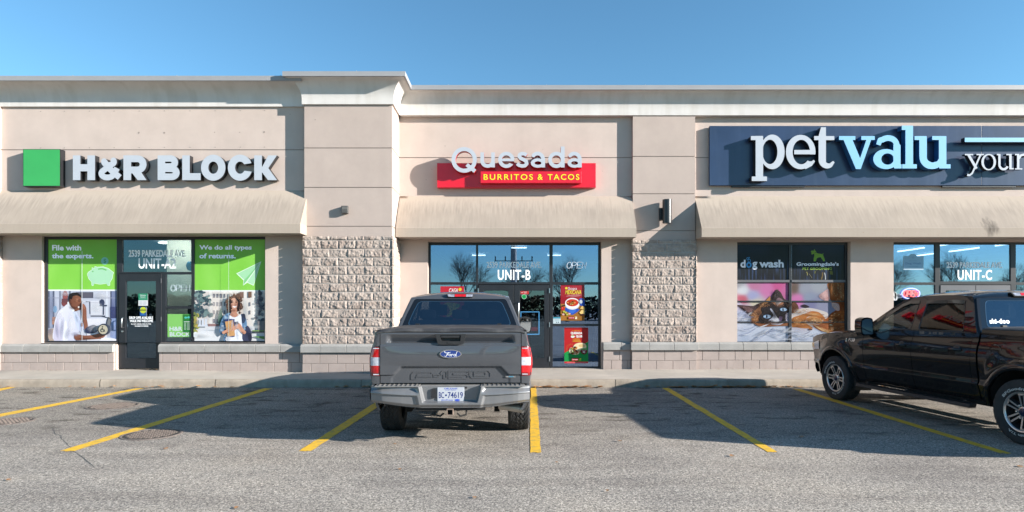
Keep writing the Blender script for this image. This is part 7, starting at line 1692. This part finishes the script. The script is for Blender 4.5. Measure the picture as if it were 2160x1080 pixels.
    for x in (-.42, .42):
        m = MB(); m.box(x-.25, x+.25, 1.68, 1.88, .95, 1.53); m.box(x-.14, x+.14, 1.74, 1.86, 1.56, 1.74); m.tube([(x-.06, 1.8, 1.5), (x-.06, 1.8, 1.6)], .01, 6); m.tube([(x+.06, 1.8, 1.5), (x+.06, 1.8, 1.6)], .01, 6); B(m, 'front_seat', M_SEAT, bevel=.05)
    m = MB(); m.box(-.84, .84, 2.62, 3.05, 1.05, 1.225); m.hexa([(-.84, 2.5, 1.05), (.84, 2.5, 1.05), (.84, 2.63, 1.05), (-.84, 2.63, 1.05), (-.84, 2.6, 1.24), (.84, 2.6, 1.24), (.84, 2.75, 1.23), (-.84, 2.75, 1.23)]); B(m, 'dashboard', M_DASH, bevel=.02)
    m = MB(); c = Vector((-.42, 2.42, 1.22)); ax = Vector((0, -.9, .42)).normalized(); e1 = Vector((1, 0, 0)); e2 = ax.cross(e1)
    m.tube([c+e1*.19*math.cos(t*PI/16)+e2*.19*math.sin(t*PI/16) for t in range(33)], .018, 8); m.tube([c-e1*.18, c, c+e1*.18], .02, 8); m.tube([c, c-e2*.18], .02, 8); m.tube([c, c-ax*.25], .03, 8); B(m, 'steering_wheel', M_SEAT, smooth=50)
    m = MB(); m.box(-.06, .06, 2.30, 2.33, 1.66, 1.73); B(m, 'rear_view_mirror', M_BLACK, bevel=.01)
    if opts['flare']:                                                      # fender badge, fuel door
        m = MB(); y0 = 3.02; Vt, F = text_data('F150', offset=.03, shear=.15); sx = .17/Vt[:, 0].max(); Yc = y0+.26-Vt[:, 0]*sx; Zc = 1.10+Vt[:, 1]*.075
        m.add(np.stack([np.array([-(xs_body(a, b)+.004) for a, b in zip(Yc, Zc)]), Yc, Zc], 1), F); m.tube([(-(xs_body(3.31, z)+.006), y_, z) for y_, z in ((3.30, 1.155), (3.335, 1.15), (3.335, 1.09), (3.32, 1.085))], .006, 6); B(m, 'fender_badge', M_CHROME)
        m = MB(); m.lathe([(0, .088), (.003, .090), (.003, .080)], 32, 'x', (-xs_body(.42, 1.13)-.001, .36, 1.125)); B(m, 'fuel_door_ring', dark)
    return root
P_GREY = paint('grey_paint', (0.058, 0.062, 0.071), 0.35, 0.30, (0.13, 0.127, 0.122), 1.65)
P_BLACK = paint('black_paint', (0.004, 0.004, 0.005), 0.25, 0.06, (0.05, 0.047, 0.042), 1.42)
M_BUMPG = mat('bumper_grey', (0.16, 0.163, 0.17), rough=0.30, coat=0.6, coatr=0.10, streak=((10, 4, 1.2), 0.6, (0.22, 0.215, 0.21)), metal=0.2)
rotG, rotB = R_(1.6), R_(5.2)
truck((-0.772, 8.42), rotG, 'dark grey pickup truck seen from behind, parked in front of the middle shop', P_GREY, P_GREY,
      dict(flare=False, boards=False, letters=False, decal=False, bumper=M_BUMPG, plate=('BC', '74619'), spin=(10, 40)))
truck((7.245, 7.516), rotB, 'glossy black pickup truck with running boards, cut off by the right frame edge', P_BLACK, P_BLACK,
      dict(flare=True, boards=True, letters=True, decal=True, bumper=P_BLACK, plate=('AW', '36520'), spin=(4, 27)))
# ------------------------------------------------------------------ what stands behind the camera and shows mirrored in the shop glass
M_BARK = mat('bark', (0.07, 0.055, 0.045), rough=0.95)
def bare_tree(m, base, h, rng, spread=0.55, lvl=5):
    def grow(p, d, L, r, k):
        q = p+d*L; mid = p+d*L*0.5+Vector((rng.uniform(-1, 1), rng.uniform(-1, 1), 0))*L*0.05
        m.tube([p, mid, q], [r, r*.85, r*.66], 6 if k > 3 else 4 if k > 1 else 3, cap=False)
        if k == 0: return
        n = 3
        for i in range(n+(1 if rng.random() < .5 else 0)):
            a = rng.uniform(0, 2*PI); t = rng.uniform(.3, .75)*spread*1.5
            e = Vector((math.cos(a), math.sin(a), 0)); nd = (d*math.cos(t)+(e-d*e.dot(d)).normalized()*math.sin(t)+Vector((0, 0, .10))).normalized()
            grow(p+d*L*rng.uniform(.55, 1.0), nd, L*rng.uniform(.66, .92), max(.006, r*.56), k-1)
    grow(Vector(base), Vector((0, 0, 1)), h*.24, h*.017, lvl)
rng = random.Random(21); srcs = []
for i in range(2):
    m = MB(); bare_tree(m, (0, 0, 0), 9.5, rng, .60, 6); srcs.append(m)
tdata = {}
def tree(x, y, sc_, rz, k, label):
    o = empty('bare_tree', (x, y, 0), label, 'tree', 'bare trees mirrored in the shop glass', rz, local=True)
    if k not in tdata:
        c = srcs[k].build('crown', M_BARK, o); mt = MB(); mt.tube([(0, 0, -.1), (0, 0, .5), (0.02, 0, 2.5)], [.32, .24, .19], 10); t = mt.build('trunk', M_BARK, o); tdata[k] = (c.data, t.data)
    else:
        for nm, d in zip(('crown', 'trunk'), tdata[k]):
            c = bpy.data.objects.new(nm, d); COL.objects.link(c); c.parent = o
    o.scale = (sc_,)*3
tree(-5.4, -40, .95, 0.4, 0, 'wide bare tree mirrored in the left pane of the middle shop')
tree(1.2, -52, 1.0, 2.2, 1, 'bare tree mirrored behind the words UNIT-B')
tree(7.0, -46, .95, 4.0, 0, 'bare tree mirrored right of the words UNIT-B')
tree(45, -42, 1.0, 1.0, 1, 'bare tree mirrored beside the Dog Wash sign')
tree(54, -44, 1.0, 5.0, 0, 'bare tree mirrored behind the words UNIT-C')
tree(62, -44, .9, 3.0, 1, 'bare tree mirrored at the right end of the pet shop glass')
tree(33, -48, .8, 2.0, 0, 'bare tree mirrored in the rear window of the black pickup')
M_SHR = mat('evergreen', (0.035, 0.05, 0.03), rough=0.9, var=(3, 0.5)); M_RUST = mat('autumn_foliage', (0.12, 0.065, 0.03), rough=0.9, var=(3, 0.5))
m = MB(); rr = random.Random(4)
for i in range(26000):
    x = rr.uniform(-70, 95); hb = 3.0+1.6*noise.noise(Vector((x*.11, 3, 0)))+1.0*noise.noise(Vector((x*.4, 7, 0)))
    z = rr.uniform(0, 1)**.8*hb; y = -52-rr.uniform(0, 6); s = rr.uniform(.14, .36); a = rr.uniform(0, PI); b = rr.uniform(-1, 1)
    d = Vector((math.cos(a), math.sin(a), b)).normalized()*s; e = Vector((-math.sin(a), math.cos(a), rr.uniform(-1, 1))).normalized()*s*.7; c = Vector((x, y, z+.1))
    m.add([c-d-e, c+d-e*.6, c+d*.8+e, c-d*.7+e], [(0, 1, 2, 3)], 1 if noise.noise(Vector((x*.15, 1, 0))) > .15 else 0)
tag(m.build('hedgerow', [M_SHR, M_RUST], org=(0, -55, 0)), 'low dark treeline mirrored along the bottom of the shop glass', 'treeline', kind='stuff')
o = empty('utility_pole', (0.15, -24, 0), 'grey pole with crossarm fittings mirrored in the middle of the middle shop', 'utility pole')
m = MB(); m.tube([(.15, -24, 0), (.15, -24, 6), (.15, -24, 12)], [.30, .27, .22], 14); m.build('pole', mat('pole_grey', (0.30, 0.29, 0.27), rough=0.8), o, smooth=40)
m = MB(); m.box(-1.6, 1.9, -24.36, -24.28, 5.9, 5.97)
for x in (-1.5, -.6, .9, 1.8): m.box(x-.05, x+.05, -24.38, -24.26, 5.98, 6.35)
m.build('crossarm', M_TRIM, o)
